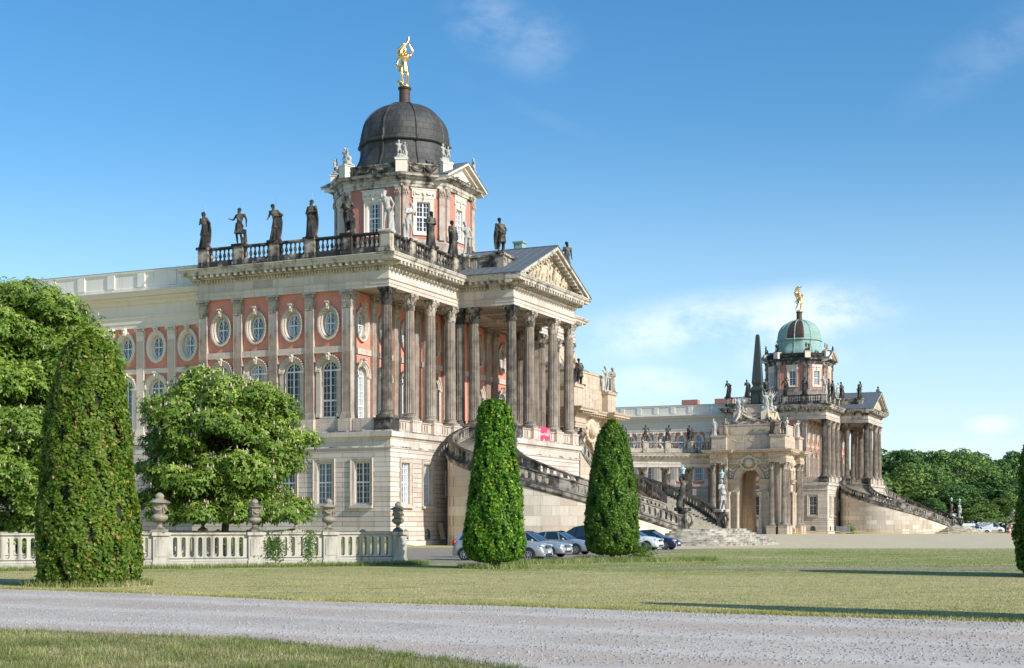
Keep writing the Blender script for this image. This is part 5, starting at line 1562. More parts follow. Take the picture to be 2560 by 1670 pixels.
# ---------------------------------------------------------------- statues on the roofs
FS = ANG - PI / 2      # facing the side (towards -b)
FF = ANG               # facing the front (+a)
ZT = 26.5
ZR = 24.75 + 1.75
def roof_set(off, which):
    near = which == 1
    where = 'near roof' if near else 'far roof'
    R_ = random.Random(which)
    side = [(0, 'statue_dark'), (1, 'statue_dark'), (2, 'statue_dark'), (3, 'statue_dark'), (4, 'statue_dark'), (5, 'statue_white')] if near else [(2, 'statue_dark'), (0, 'statue_dark'), (4, 'statue_dark'), (7, 'statue_dark'), (3, 'statue_dark'), (5, 'statue_white')]
    xs = [SB[5] + .1] + SB[4:0:-1] + [SB[0]]
    labs = ['slender black robed statue at the far left end of the %s balustrade', 'black statue holding out a cup, second from the left end of the %s balustrade', 'black cloaked woman statue looking left, third from the left on the %s balustrade',
            'black bearded statue with folded hands, fourth from the left on the %s balustrade', 'dark statue just left of the white corner statue on the %s balustrade', 'pale statue with raised hand on the corner pedestal of the %s balustrade'] if near else \
           ['dark statue at the far left end of the %s balustrade, left of the obelisk', 'dark statue immediately left of the obelisk on the %s balustrade', 'dark statue immediately right of the obelisk on the %s balustrade',
            'dark statue below the left drum window on the %s balustrade', 'dark bearded statue between the drum windows on the %s balustrade', 'pale corner statue on the %s balustrade']
    for i, ((v, m), s) in enumerate(zip(side, xs)):
        statue(v, m, loc(-s, .42, ZR, off), FS + R(8 * (i % 3 - 1)), labs[i] % where, 3.4 if i < 5 else 3.5, group='roof statues of the ' + ('near palace' if near else 'far palace'), rod=near)
    fr = [(6, 'statue_white', 4.35, 'pale nude statue leaning beside the drum window, first right of the %s corner'), (3, 'statue_dark', 8.25, 'stout black statue, second right of the %s corner'), (0, 'statue_dark', 12.6, 'black robed statue, third right of the %s corner')] if near else \
         [(1, 'statue_dark', 4.35, 'dark statue first right of the pale corner statue on the %s'), (0, 'statue_dark', 8.25, 'dark statue second right of the pale corner statue on the %s'), (6, 'statue_white', 12.6, 'pale slim statue at the foot of the gable on the %s')]
    for v, m, b, lab in fr:
        statue(v, m, loc(-.42, b, ZR, off), FF - R(20), lab % where, 3.3, group='roof statues of the ' + ('near palace' if near else 'far palace'), rod=False)
    pr = [(5, 'statue_white', .0, 14.5, 'pale nude statue at the inner end of the attic parapet on the %s'), (4, 'statue_dark', 3.55, 14.5, 'black statue standing free against the sky left of the pediment on the %s'), (1, 'statue_dark', 4.9, 27.1, 'black statue behind the right slope of the pediment on the %s')] if near else \
         [(2, 'statue_dark', .0, 14.5, 'dark robed statue at the inner end of the attic parapet on the %s'), (3, 'statue_dark', 3.55, 14.5, 'dark statue left of the pediment on the %s'), (0, 'statue_dark', 4.9, 27.1, 'dark statue head rising behind the pediment tip on the %s')]
    for v, m, a, b, lab in pr:
        statue(v, m, loc(a, b, 26.72, off), FF - R(30), lab % where, 3.35, group='roof statues of the ' + ('near palace' if near else 'far palace'))
    # putti round the dome
    cx, cy = DC
    pl = [(-3.05, -6.1, 'on the left front corner of the drum'), (3.05, -6.1, 'on the middle drum corner'), (6.1, -3.05, 'on the drum corner left of the small pediment'), (-6.1, -3.05, 'at the far left edge of the drum'), (6.1, 3.05, 'behind the small drum pediment at the right')]
    for i, (a, b, w_) in enumerate(pl):
        mat = 'statue_white' if near else ('statue_dark' if i != 2 else 'statue_mid')
        k = ('putti', mat)
        if k not in SM: SM[k] = remesh(STAT['putti'], .028, 'putti_group', M[mat])
        o = link('putti_group', SM[k], None, loc(cx + a, cy + b, 36.5, off), FS + PI / 2 + math.atan2(b, a) + PI / 2, 1.55)
        tag(o, ('pale' if near else 'dark') + ' cherub pair ' + w_ + (' below the brown dome' if near else ' below the green dome'), 'sculpture', 'cherub groups round the ' + ('brown' if near else 'green') + ' dome')
    # seated pair behind the ridge
    for i, b in enumerate((AX + 4.4, AX + 7.0)):
        k = ('seated', 'statue_white')
        if k not in SM: SM[k] = remesh(STAT['seated'], .034, 'seated_statue', M['statue_white'])
        o = link('seated_statue', SM[k], None, loc(-1.5, b, 26.2, off), FF + PI / 2, 1.5)
        tag(o, ('left' if i == 0 else 'right') + ' pale seated figure peeping over the gable ridge of the ' + ('near' if near else 'far') + ' roof', 'statue')
        bk = MB(); bk.box(-.8, .8, -.8, .8, -1.9, .02); bk.build('base', M['ashlar'], o)
    g = remesh(STAT['gold_horn' if near else 'gold_scarf'], .02, 'gilded_statue', M['gold'])
    # stands on the dome finial
    p = loc(cx, cy, 45.42, off)
    o = link('gilded_statue', g, None, p, R(8) if near else R(-15), 5.1 / 2.3 if near else 5.2 / 2.05)
    tag(o, 'gilded figure lifting a horn of plenty on top of the brown dome' if near else 'gilded dancing figure with billowing scarf on top of the green dome', 'statue')
roof_set(Vector((0, 0, 0)), 1); roof_set(OFF2, 2)

# ---------------- colonnade statues
names = ['dark statue with round shield', 'dark statue leaning', 'dark draped statue', 'dark statue', 'pale draped statue', 'dark statue', 'dark statue', 'dark statue']
ordn = ['rightmost, beside the pavilion', 'second', 'third', 'fourth', 'fifth', 'sixth', 'seventh', 'eighth']
for i, (x, y) in enumerate(STN):
    if i > 6: break
    v = (3, 4, 6, 1, 5, 2, 0)[i]
    statue(v, 'statue_dark' if i else 'statue_mid', loc(x, y, 17.05), FS + R(20), ('dark statue on the colonnade balustrade, ' + (ordn[i] if i == 0 else ordn[i] + ' from the pavilion')), 3.1, group='statues along the colonnade')
# ---------------- pavilion statues
def pav(center_b, mirror, who):
    s = -1 if mirror else 1
    a0, b0 = PC[0], center_b
    lst = [(-6.4, -6.4, 0, 'statue_white', 'pale draped statue on the left front corner of the %s'), (-4.3, -6.4, 3, 'statue_mid', 'grey statue next to the pale one on the left corner of the %s'),
           (4.2, -6.4, 2, 'statue_dark', 'dark bowed statue on the front edge of the %s'), (6.3, -6.4, 1, 'statue_dark', 'dark statue on the right front corner of the %s'),
           (6.4, -4.2, 3, 'statue_white', 'pale stout statue behind the right corner of the %s'), (6.4, 4.3, 7, 'statue_white', 'white statue with a raised arm at the right rear of the %s')]
    if mirror:
        lst = [(6.4, 4.2, 4, 'statue_dark', 'dark statue stepping on the near corner of the %s'), (6.4, -6.4, 3, 'statue_mid', 'grey statue beside the white one on the %s'), (6.4, -4.4, 5, 'statue_white', 'white bearded statue on the %s')]
    for (a, b, v, m, lab) in lst:
        statue(v, m, loc(a0 + a, b0 + s * b, 17.9), (FS if abs(b) > 5 and not mirror else FF - R(25)), lab % who, 3.15, group='statues on the colonnade pavilions')
pav(PC[1], False, 'arched pavilion')
pav(102.6 * 2 - PC[1] - .6, True, 'pavilion beside the near palace')
for (a, b, f, lab) in ((-2.9, -2.6, FS, 'white trophy sculpture left of the obelisk foot'), (2.3, -2.7, FS + .3, 'white winged trophy sculpture right of the obelisk foot')):
    k = ('trophy', a)
    m = remesh(STAT['trophy'], .04, 'trophy_sculpture', M['statue_white'])
    o = link('trophy_sculpture', m, None, loc(PC[0] + a, PC[1] + b, 22.2), f + PI / 2, 1.75 if a > 0 else 1.5)
    tag(o, lab, 'sculpture', 'trophy sculptures round the obelisk')
    if a > 0: o.scale = (1.75, 1.75, 2.0)
    bb = MB(); bb.box(-.55, .55, -.3, .4, -.9, .02); bb.build('base', M['relief'], o)

# ---------------- lamp bearers of the stairs
def lantern(parent, z):
    mb = MB(); mb.lathe([(.05, 0), (.1, .02), (.13, .05), (.09, .1), (.15, .34), (.19, .36), (.2, .4), (.1, .5), (.05, .53), (.06, .58), (.02, .66), (.0, .74)], 10, (0, 0, z)); mb.v = [(a * .85, b * .85, z + (c - z) * .72) for a, b, c in mb.v]
    o = mb.build('lantern', M['lamp'], parent, 40)
    g = MB(); g.lathe([(.1, .1), (.15, .33)], 10, (0, 0, z), cap=False); 
    return o
for off, who in ((Vector((0, 0, 0)), 'near stairs'), (OFF2, 'far stairs')):
    for (b, st, m, lab) in ((14.6, 'bearer_a', 'statue_dark', 'dark statue carrying a verdigris lantern on the left newel of the %s'), (26.6, 'bearer_b', 'statue_white', 'pale statue carrying a verdigris lantern on the right newel of the %s')):
        k = (st, m)
        if k not in SM: SM[k] = remesh(STAT[st], .026, 'lamp_bearer', M[m])
        o = link('lamp_bearer', SM[k], None, loc(20.95, b, 3.18, off), ANG + PI / 2 - R(25), 1.62)
        tag(o, lab % who, 'statue', 'lamp bearing statues of the stairs')
        lantern(o, 1.86)
# ---------------------------------------------------------------- foliage
def np_mesh(name, V, Q, mat, tint=None, smooth=False):
    me = bpy.data.meshes.new(name); n = len(Q); k = Q.shape[1]
    me.vertices.add(len(V)); me.vertices.foreach_set('co', np.ascontiguousarray(V, dtype=np.float32).ravel())
    me.loops.add(n * k); me.loops.foreach_set('vertex_index', np.ascontiguousarray(Q, dtype=np.int32).ravel())
    me.polygons.add(n); me.polygons.foreach_set('loop_start', np.arange(0, n * k, k, dtype=np.int32))
    me.update(calc_edges=True)
    if tint is not None:
        a = me.attributes.new('tint', 'FLOAT', 'FACE'); a.data.foreach_set('value', np.ascontiguousarray(tint, dtype=np.float32))
    me.materials.append(mat)
    return me
def unit(v): return v / np.maximum(1e-9, np.linalg.norm(v, axis=1, keepdims=True))
def leaves(C, N, L, W, tint, rng, droop=0.0, spread=.6):
    """rhombic leaves: centres C, preferred normals N, length L, width W"""
    n = len(C)
    nn = unit(N + rng.normal(0, spread, (n, 3)))
    t = unit(np.cross(nn, rng.normal(0, 1, (n, 3)))); t[:, 2] -= droop; t = unit(t)
    s = unit(np.cross(nn, t))
    L = np.broadcast_to(np.asarray(L, float).reshape(-1, 1) if np.ndim(L) else L, (n, 1)); W = np.broadcast_to(np.asarray(W, float).reshape(-1, 1) if np.ndim(W) else W, (n, 1))
    V = np.stack([C - t * L * .5, C + s * W * .5 + nn * W * .18, C + t * L * .5, C - s * W * .5 + nn * W * .18], 1).reshape(-1, 3)
    Q = np.arange(n * 4).reshape(n, 4)
    return V, Q, tint
def lumps(theta, z, seed, a=.05, kt=3, kz=.8):
    r = np.random.default_rng(seed); out = np.zeros_like(theta)
    for i in range(9):
        out += np.sin(theta * r.integers(1, 9) + r.uniform(0, 6.3) + z * r.uniform(-1, 1) * kz * 4) * r.uniform(.4, 1)
    return 1 + a * out / 3
def topiary(name, x, y, prof, H, n, mat, leaf, seed, label, bulge=None, core_in=.16, trunk=.35):
    """prof: [(z fraction, radius)]"""
    r = np.random.default_rng(seed)
    zs = np.array([p[0] * H for p in prof]); rs = np.array([p[1] for p in prof])
    # sample by area
    z = r.uniform(zs[0], H, n * 3); rad = np.interp(z, zs, rs); slope = np.gradient(rs, zs); sl = np.interp(z, zs, slope)
    w = rad * np.sqrt(1 + sl ** 2); keep = r.uniform(0, w.max(), n * 3) < w; z = z[keep][:n]; rad = rad[keep][:n]; sl = sl[keep][:n]; m = len(z)
    th = r.uniform(0, 2 * PI, m); lm = lumps(th, z, seed, .075)
    depth = np.abs(r.normal(0, .09, m)) - .05
    ex = r.uniform(0, 1, m) > .985; depth[ex] -= r.uniform(0, .13, ex.sum())
    rr = rad * lm - depth
    rr = np.maximum(rr, .02)
    C = np.stack([rr * np.cos(th), rr * np.sin(th), z + r.normal(0, .03, m)], 1)
    # hollows and bare spots between the shoots
    hol = sum(np.sin(th * a_ + b_ + z * c_) for a_, b_, c_ in ((5, 1 + seed, 3.1), (9, 2, -2.3), (13, .5, 5.2), (7, 4, -6.4), (17, 3, 2.2))) / 5
    C[:, 0] *= 1 + np.where(hol < -.18, (hol + .18) * .35, .03 * hol) ; C[:, 1] *= 1 + np.where(hol < -.18, (hol + .18) * .35, .03 * hol)
    kp = (hol > -.30) | (r.uniform(0, 1, len(z)) > .55); C = C[kp]; th = th[kp]; z = z[kp]; sl = sl[kp]
    # fill top disc
    nt = int(n * .06); q = np.sqrt(r.uniform(0, 1, nt)) * rs[-1]; tt = r.uniform(0, 2 * PI, nt)
    C = np.concatenate([C, np.stack([q * np.cos(tt), q * np.sin(tt), H + r.normal(0, .06, nt)], 1)]); th = np.concatenate([th, tt]); sl = np.concatenate([sl, np.full(nt, -9.)])
    N = unit(np.stack([np.cos(th), np.sin(th), np.clip(-sl, -.4, 9)], 1)) + np.array([0, 0, .25])
    m = len(C); tint = np.clip(r.normal(.42, .24, m) , 0, 1); tint[r.uniform(0, 1, m) > .965] = 1.0
    cell = np.sin(C[:, 0] * 4 + 1) * np.sin(C[:, 1] * 4) * np.sin(C[:, 2] * 3.3 + seed); tint = np.clip(tint + cell * .16, 0, 1)
    V, Q, T_ = leaves(C, N, r.uniform(.5, 1.35, m) * leaf, r.uniform(.35, .85, m) * leaf, tint, r, .15)
    o = link(name, np_mesh('foliage', V, Q, mat, T_), None, (x, y, 0)); tag(o, label, 'topiary', 'clipped cone trees on the lawn')
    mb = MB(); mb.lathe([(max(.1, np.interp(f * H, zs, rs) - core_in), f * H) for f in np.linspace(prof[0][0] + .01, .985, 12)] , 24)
    mb.build('dark_core', M['hedge_core'], o)  # solid core behind the leaves, coloured dark as shaded depth
    tr = MB(); rr_ = random.Random(seed)
    for k in range(9):
        a = rr_.uniform(0, 6.3); q = rr_.uniform(.0, trunk); tr.tube([(q * math.cos(a) * .5, q * math.sin(a) * .5, -.05), (q * math.cos(a), q * math.sin(a), .35), (q * 2 * math.cos(a), q * 2 * math.sin(a), .9)], [.06, .045, .03], 6)
    tr.build('trunk', M['bark'], o)
    return o
x, y = px(221, D=43.6)
topiary('clipped_tree', x, y, [(.0, 1.38), (.04, 1.54), (.12, 1.58), (.28, 1.46), (.62, 1.20), (.79, 1.02), (.90, .82), (.96, .62), (.99, .38), (1, .12)], 7.7, 46000, M['leaf_hornbeam'], .145, 11, 'large clipped tree with yellowing and brown tinged leaves at the far left')
x, y = px(1236, D=60.4)
topiary('clipped_tree', x, y, [(.045, .55), (.06, .95), (.09, 1.14), (.14, 1.27), (.30, 1.18), (.55, .98), (.80, .78), (.95, .66), (.985, .58), (1, .42)], 7.05, 24000, M['leaf_box'], .175, 12, 'bright green clipped cone with flat top hiding the silver cars')
x, y = px(1530, D=74)
topiary('clipped_tree', x, y, [(.045, .7), (.065, 1.1), (.09, 1.28), (.20, 1.37), (.40, 1.27), (.60, 1.12), (.80, .88), (.90, .70), (.96, .50), (1, .2)], 7.2, 28000, M['leaf_box2'], .165, 13, 'green clipped cone with rounded top in front of the white car')
# suckers at its foot
r = np.random.default_rng(3); C = np.stack([r.normal(1.45, .35, 900), r.normal(-.3, .35, 900), np.abs(r.normal(.3, .28, 900))], 1)
V, Q, T_ = leaves(C, np.tile([0, 0, 1.], (900, 1)), .13, .08, r.uniform(.2, 1, 900), r)
o = link('shrub', np_mesh('foliage', V, Q, M['leaf_box2'], T_), None, (x, y, 0)); tag(o, 'low straggling suckers at the right foot of the round topped cone', 'shrub')
topiary('clipped_tree', 20.35, 50.8, [(.02, 1.7), (.06, 2.05), (.14, 2.15), (.30, 2.1), (.55, 1.95), (.80, 1.7), (.95, 1.3), (.985, .9), (1, .3)], 5.9, 38000, M['leaf_box2'], .15, 14, 'clipped tree cut off by the right edge of the photo')
# out of frame neighbour whose shadow crosses the lawn
topiary('clipped_tree', 13.0, 26.6, [(.02, .9), (.06, 1.2), (.14, 1.25), (.30, 1.15), (.55, .9), (.80, .6), (.95, .4), (.985, .3), (1, .1)], 7.2, 26000, M['leaf_box'], .15, 15, 'clipped tree beyond the right edge whose long shadow crosses the lawn')

def branch_tree(mb, H, spread, seed, r0, levels=3, lean=(0, 0), low=.25):
    rr = random.Random(seed); tips = []
    trunk = [Vector((0, 0, -.1))]
    for k in range(1, 7): trunk.append(Vector((lean[0] * k / 6 + rr.uniform(-.08, .08) * k * .3, lean[1] * k / 6 + rr.uniform(-.08, .08) * k * .3, H * .8 * k / 6)))
    mb.tube(trunk, [r0 * (1.25 if k == 0 else 1 - .14 * k) for k in range(7)], 10)
    def grow(p, d, L, r, lv):
        pts = [p]; q = p.copy(); dd = d.copy()
        for k in range(4):
            dd = (dd + Vector((rr.uniform(-.25, .25), rr.uniform(-.25, .25), rr.uniform(-.05, .2)))).normalized(); q = q + dd * L / 4; pts.append(q.copy())
        mb.tube(pts, [r, r * .8, r * .6, r * .45, r * .25], 6); tips.append(q)
        if lv > 0:
            for k in range(3):
                i = rr.randint(1, 3); e = (dd + Vector((rr.uniform(-.9, .9), rr.uniform(-.9, .9), rr.uniform(-.3, .5)))).normalized()
                grow(pts[i], e, L * .6, r * .55, lv - 1)
    for k in range(9):
        t = low + (.95 - low) * k / 8; i = int(t * 6); f = t * 6 - i; p = trunk[i].lerp(trunk[min(6, i + 1)], f)
        a = k * 2.4 + rr.uniform(-.4, .4); grow(p, Vector((math.cos(a), math.sin(a), rr.uniform(.15, .6))).normalized(), spread * (1.05 - .45 * t), r0 * .42 * (1.1 - t * .6), levels - 1)
    return tips
def chestnut(name, x, y, blobs, trunk_h, r0, seed, mat, label, n_per=900, fl=.05, leaf=.2, group=None, z=0, low=.25, spread=3.5, trunk_off=(0, 0)):
    """blobs: (cx, cy, cz, rx, ry, rz) leaf clumps"""
    r = np.random.default_rng(seed); Cs = []; Ns = []; sh = []
    for (cx, cy, cz, rx, ry, rz) in blobs:
        area = (rx * ry + rx * rz + ry * rz) / 3; n = int(n_per * area)
        v = unit(r.normal(0, 1, (n, 3))); v = v[v[:, 2] > -.75]; n = len(v)
        rad = 1 - np.abs(r.normal(0, .36, n)) + np.abs(r.normal(0, .24, n))
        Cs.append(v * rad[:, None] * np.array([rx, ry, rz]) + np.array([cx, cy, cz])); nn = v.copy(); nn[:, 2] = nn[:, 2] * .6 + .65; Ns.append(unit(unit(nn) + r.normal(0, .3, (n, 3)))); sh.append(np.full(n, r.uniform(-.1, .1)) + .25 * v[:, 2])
    C = np.concatenate(Cs); N = np.concatenate(Ns); sh = np.concatenate(sh); n = len(C)
    # palmate clusters: 5 leaflets fanning from each centre, drooping
    t0 = unit(np.cross(N, r.normal(0, 1, (n, 3)))); s0 = np.cross(N, t0)
    Vs = []; ti = []
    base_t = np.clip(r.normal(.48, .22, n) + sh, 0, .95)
    for k in range(5):
        a = (k - 2) * 1.0 + r.normal(0, .35, n); d = t0 * np.cos(a)[:, None] + s0 * np.sin(a)[:, None] - np.array([0, 0, .35]); d = unit(d); s = unit(np.cross(N, d))
        L = r.uniform(.55, 1.35, n)[:, None] * leaf; W = L * .40
        Vs.append(np.stack([C, C + d * L * .62 + s * W * .5 + N * .02, C + d * L, C + d * L * .62 - s * W * .5 + N * .02], 1)); ti.append(np.clip(base_t + r.normal(0, .08, n), 0, 1))
    V = np.concatenate(Vs).reshape(-1, 3); Q = np.arange(len(V)).reshape(-1, 4); T_ = np.concatenate(ti)
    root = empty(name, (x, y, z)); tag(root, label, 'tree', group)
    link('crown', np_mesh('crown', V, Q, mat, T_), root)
    mb = MB(); branch_tree(mb, trunk_h, spread, seed, r0, 3, low=low, lean=trunk_off); mb.build('trunk', M['bark'], root)
    if fl > 0:
        k = r.uniform(0, 1, n) < fl; P = C[k]; P = P[(N[k][:, 2] > .3)]
        m = len(P); Vf = []; 
        cone = []
        for ring, (rr, zz) in enumerate(((.045, 0), (.04, .08), (.015, .17))):
            for q in range(5): cone.append((rr * math.cos(q * 1.257 + ring * .6), rr * math.sin(q * 1.257 + ring * .6), zz))
        cone = np.array(cone); Qf = []
        for ring in range(2):
            for q in range(5): Qf.append((ring * 5 + q, ring * 5 + (q + 1) % 5, (ring + 1) * 5 + (q + 1) % 5, (ring + 1) * 5 + q))
        Qf = np.array(Qf)
        sc_ = r.uniform(.7, 1.15, m)[:, None, None]
        Vf = (cone[None] * sc_ + P[:, None, :] + np.array([0, 0, .05])).reshape(-1, 3); Qa = (Qf[None] + np.arange(m)[:, None, None] * 15).reshape(-1, 4)
        link('blossom', np_mesh('blossom', Vf, Qa, M['flower']), root)
    return root
def blobs_in(cx, cy, cz, rx, ry, rz, n, size, seed, low=-.9):
    rr = random.Random(seed); out = []
    while len(out) < n:
        v = Vector((rr.gauss(0, 1), rr.gauss(0, 1), rr.gauss(0, 1))).normalized(); q = rr.uniform(.55, .95)
        if v.z < low: continue
        s = size * rr.uniform(.7, 1.25)
        out.append((cx + v.x * rx * q, cy + v.y * ry * q, cz + v.z * rz * q, s, s, s * .58))
    return out
# round chestnut behind the balustrade
x, y = px(558, D=73)
B = blobs_in(0, 0, 5.9, 4.5, 3.8, 4.1, 150, .85, 5, -.85) + [(q_ * math.cos(k * 1.9), q_ * .75 * math.sin(k * 1.9), 2.45 + .35 * (k % 3), 1.0, .9, .55) for k in range(13) for q_ in (3.6, 2.2)]
B = [b for b in B if b[2] > 2.0]
chestnut('chestnut_tree', x, y, B, 8.0, .24, 21, M['leaf_chestnut'], 'round flowering chestnut tree in front of the near palace wall', 430, .085, .21, trunk_off=(.4, 0), low=.3, spread=3.4)
# great chestnut at the left edge and a lower one before it
x, y = px(75, D=84)
B = blobs_in(0, 0, 9.2, 5.2, 4.5, 6.6, 165, 1.35, 6, -.85) + [(3.6, -1, 12.4, 1.6, 1.5, 1.2), (4.3, -1, 10.3, 1.5, 1.5, 1.2), (0, -1, 15.3, 2.0, 1.6, .9), (-2.5, -1, 15.2, 2.0, 1.6, 1.0), (1.8, -1, 14.6, 1.6, 1.6, .9)]
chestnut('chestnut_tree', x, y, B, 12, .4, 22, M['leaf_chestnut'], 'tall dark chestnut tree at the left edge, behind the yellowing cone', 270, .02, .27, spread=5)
x, y = px(40, D=68)
B = blobs_in(0, 0, 4.5, 4.4, 2.6, 2.8, 110, .95, 7, -.9) + [(-4.2 + .62 * k, -.6, 1.1 + .45 * (k % 3), 1.1, .8, .7) for k in range(15)]
chestnut('chestnut_tree', x, y, B, 6.0, .22, 23, M['leaf_chestnut'], 'low lighter chestnut tree at the left edge just behind the balustrade', 330, .03, .22, spread=3)
# ---------------- wood beyond the far palace
WOOD = []
def wood_variant(seed, mat, H=20, Wd=8, fl=0):
    r = np.random.default_rng(seed); B = blobs_in(0, 0, H * .56, Wd, Wd * .8, H * .42, 34, H * .135, seed, -.75)
    Cs = []; Ns = []; sh = []
    for (cx, cy, cz, rx, ry, rz) in B:
        n = 210; v = unit(r.normal(0, 1, (n, 3))); v = v[v[:, 2] > -.6]; n = len(v)
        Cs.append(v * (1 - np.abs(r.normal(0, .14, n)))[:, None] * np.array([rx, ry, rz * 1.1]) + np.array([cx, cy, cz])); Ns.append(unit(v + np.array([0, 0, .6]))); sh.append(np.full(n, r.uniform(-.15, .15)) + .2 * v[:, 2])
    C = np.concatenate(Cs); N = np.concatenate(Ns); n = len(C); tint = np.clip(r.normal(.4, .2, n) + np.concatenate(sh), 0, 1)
    V, Q, T_ = leaves(C, N, r.uniform(.6, 1.2, n) * .95, r.uniform(.5, .9, n) * .6, tint, r, .1, .5)
    cm = np_mesh('crown', V, Q, mat, T_)
    mb = MB(); branch_tree(mb, H * .8, Wd * .8, seed, H * .018, 2, low=.3); tm = mb.mesh('trunk', M['bark'])
    return cm, tm
WV = [wood_variant(31, M['leaf_wood']), wood_variant(32, M['leaf_wood2']), wood_variant(33, M['leaf_wood']), wood_variant(34, M['leaf_rust'], 20, 5)]
WV.append((WV[2][0].copy(), WV[2][1])); WV[4][0].materials[0] = M['leaf_wood2']
lab = ['dark green', 'yellow green', 'deep green', 'brownish', 'bright green']
spec = [ # photo x, top y, depth, variant, width
    (2215, 1105, 350, 0, 1.0), (2262, 1118, 345, 2, 1.0), (2305, 1112, 352, 0, 1.0), (2352, 1118, 348, 4, .9), (2400, 1122, 340, 1, 1.0), (2375, 1110, 365, 0, .8), (2442, 1124, 350, 2, .9), (2490, 1130, 345, 0, 1.0), (2535, 1122, 350, 2, .9), (2580, 1116, 345, 0, 1.1), (2640, 1130, 350, 2, 1.1),
    (2190, 1130, 360, 2, 1.0), (2225, 1192, 312, 0, .8), (2285, 1160, 300, 1, 1.05), (2340, 1165, 310, 4, .9), (2372, 1200, 296, 0, .9), (2440, 1165, 305, 4, 1.0), (2402, 1170, 318, 3, .42), (2490, 1200, 300, 2, .9), (2475, 1165, 320, 1, .7), (2545, 1180, 300, 0, 1.0), (2600, 1190, 300, 2, 1.0), (2515, 1235, 292, 1, .6), (2330, 1245, 290, 2, .5), (2450, 1260, 288, 4, .6)]
pos_words = ['leftmost', 'second', 'third', 'fourth', 'fifth', 'sixth', 'seventh', 'eighth', 'ninth', 'tenth', 'eleventh', 'twelfth', 'thirteenth']
for i, (sx, ty, D, v, wd) in enumerate(spec):
    X, Y = px(sx, D=D); H = 1.9 + (HZ - ty + 6) / FPX * D
    root = empty('woodland_tree', (X, Y, 0), i * 1.7); root.scale = (wd, wd, H / 21.0)
    row = 'back row of the wood' if i < 12 else 'front row of the wood'
    tag(root, '%s leafy tree in the %s beyond the far stairs, %s from the left' % (lab[v], row, sorted([q[0] for q in (spec[:12] if i < 12 else spec[12:])]).index(sx) + 1) if False else '%s tree, %s, %s from the left' % (lab[v], row, pos_words[sorted([q[0] for q in (spec[:12] if i < 12 else spec[12:])]).index(sx)]), 'tree', 'trees of the wood beyond the far stairs')
    link('crown', WV[v][0], root); link('trunk', WV[v][1], root)
# low bushes closing the wood's edge
r = np.random.default_rng(44)
for i in range(9):
    X, Y = px(2225 + i * 42, D=296 + (i % 3) * 4)
    C = r.normal(0, 1, (900, 3)); C = unit(C) * (r.uniform(.7, 1, (900, 1))) * np.array([3.4, 2.2, 2.0 + (i % 3) * .8]); C = C[C[:, 2] > -.2]; C[:, 2] += .2
    V, Q, T_ = leaves(C, unit(C) + np.array([0, 0, .4]), .55, .4, r.uniform(.1, .9, len(C)), r)
    o = link('bush', np_mesh('foliage', V, Q, M['leaf_wood2' if i % 2 else 'leaf_wood'], T_), None, (X, Y, 0)); tag(o, 'low green bush at the foot of the wood, %s from the left' % pos_words[i], 'bush', "bushes along the wood's edge")
# ---------------------------------------------------------------- stone balustrade fence with urns
FA = Vector((-5.06, 65.0)); FB_ = Vector((-23.5, 55.55))
fd = (FB_ - FA).normalized()
def fence_pt(sx):
    t = (sx - 1280) / FPX
    s = (t * FA.y - FA.x) / (fd.x - t * fd.y); return FA + fd * s
def make_fence(pts, name, label, H=1.53, root=None):
    root = empty(name, (pts[0].x, pts[0].y, 0)); tag(root, label, 'fence')
    o0 = Vector((pts[0].x, pts[0].y, 0))
    for i, p in enumerate(pts):
        d = (pts[min(i + 1, len(pts) - 1)] - pts[max(0, i - 1)]).normalized(); rz = math.atan2(d.y, d.x)
        mb = MB(); mb.box(-.36, .36, -.27, .27, -.1, .30); mb.box(-.33, .33, -.24, .24, .30, H - .14); mb.box(-.24, .24, -.27, .27, .5, H - .3); mb.box(-.40, .40, -.33, .33, H - .14, H)
        mb.build('pier', M['fence'], root, loc=Vector((p.x, p.y, 0)) - o0, rz=rz, color=(1.03, 1, 1, 1))
        if i < len(pts) - 1:
            a = Vector((p.x, p.y, 0)) - o0 + Vector((d.x, d.y, 0)) * .33; dd = (pts[i + 1] - p).normalized(); b = Vector((pts[i + 1].x, pts[i + 1].y, 0)) - o0 - Vector((dd.x, dd.y, 0)) * .33; L = (b - a).length
            mb = MB(); pierced(mb, lambda s, a=a, b=b, L=L: a.lerp(b, s / L), L, .28, H - .002, th=.26, pitch=.33, hw=.095, solid=.12, top=.16, bot=.14)
            pl = MB(); q = [(a.x, a.y), (b.x, b.y)]; pl.sweep(q, [(-.2, -.1), (.2, -.1), (.2, .27), (.16, .279), (-.16, .279), (-.2, .27)])
            mb.merge(pl)
            mb.build('balustrade_panel', M['fence'], root)
    return root
pier_x = [995, 822, 636, 399]
pts = [fence_pt(x) for x in pier_x]
stp = (pts[3] - pts[2])
for k in range(3): pts.append(pts[-1] + stp * 1.02)
make_fence(pts, 'stone_fence', 'long pale stone balustrade with oval openings across the left foreground')
back = [p + Vector((-4.4, 9.2)) * 1.0 for p in pts[:6]]
def fpt2(sx, D): X, Y = px(sx, D=D); return Vector((X, Y))
back = [fpt2(740, 76), fpt2(507, 72.5), fpt2(300, 70), fpt2(90, 67.5), fpt2(-120, 65)]
make_fence(back, 'stone_fence', 'second stone balustrade seen over the first, under the chestnut tree')
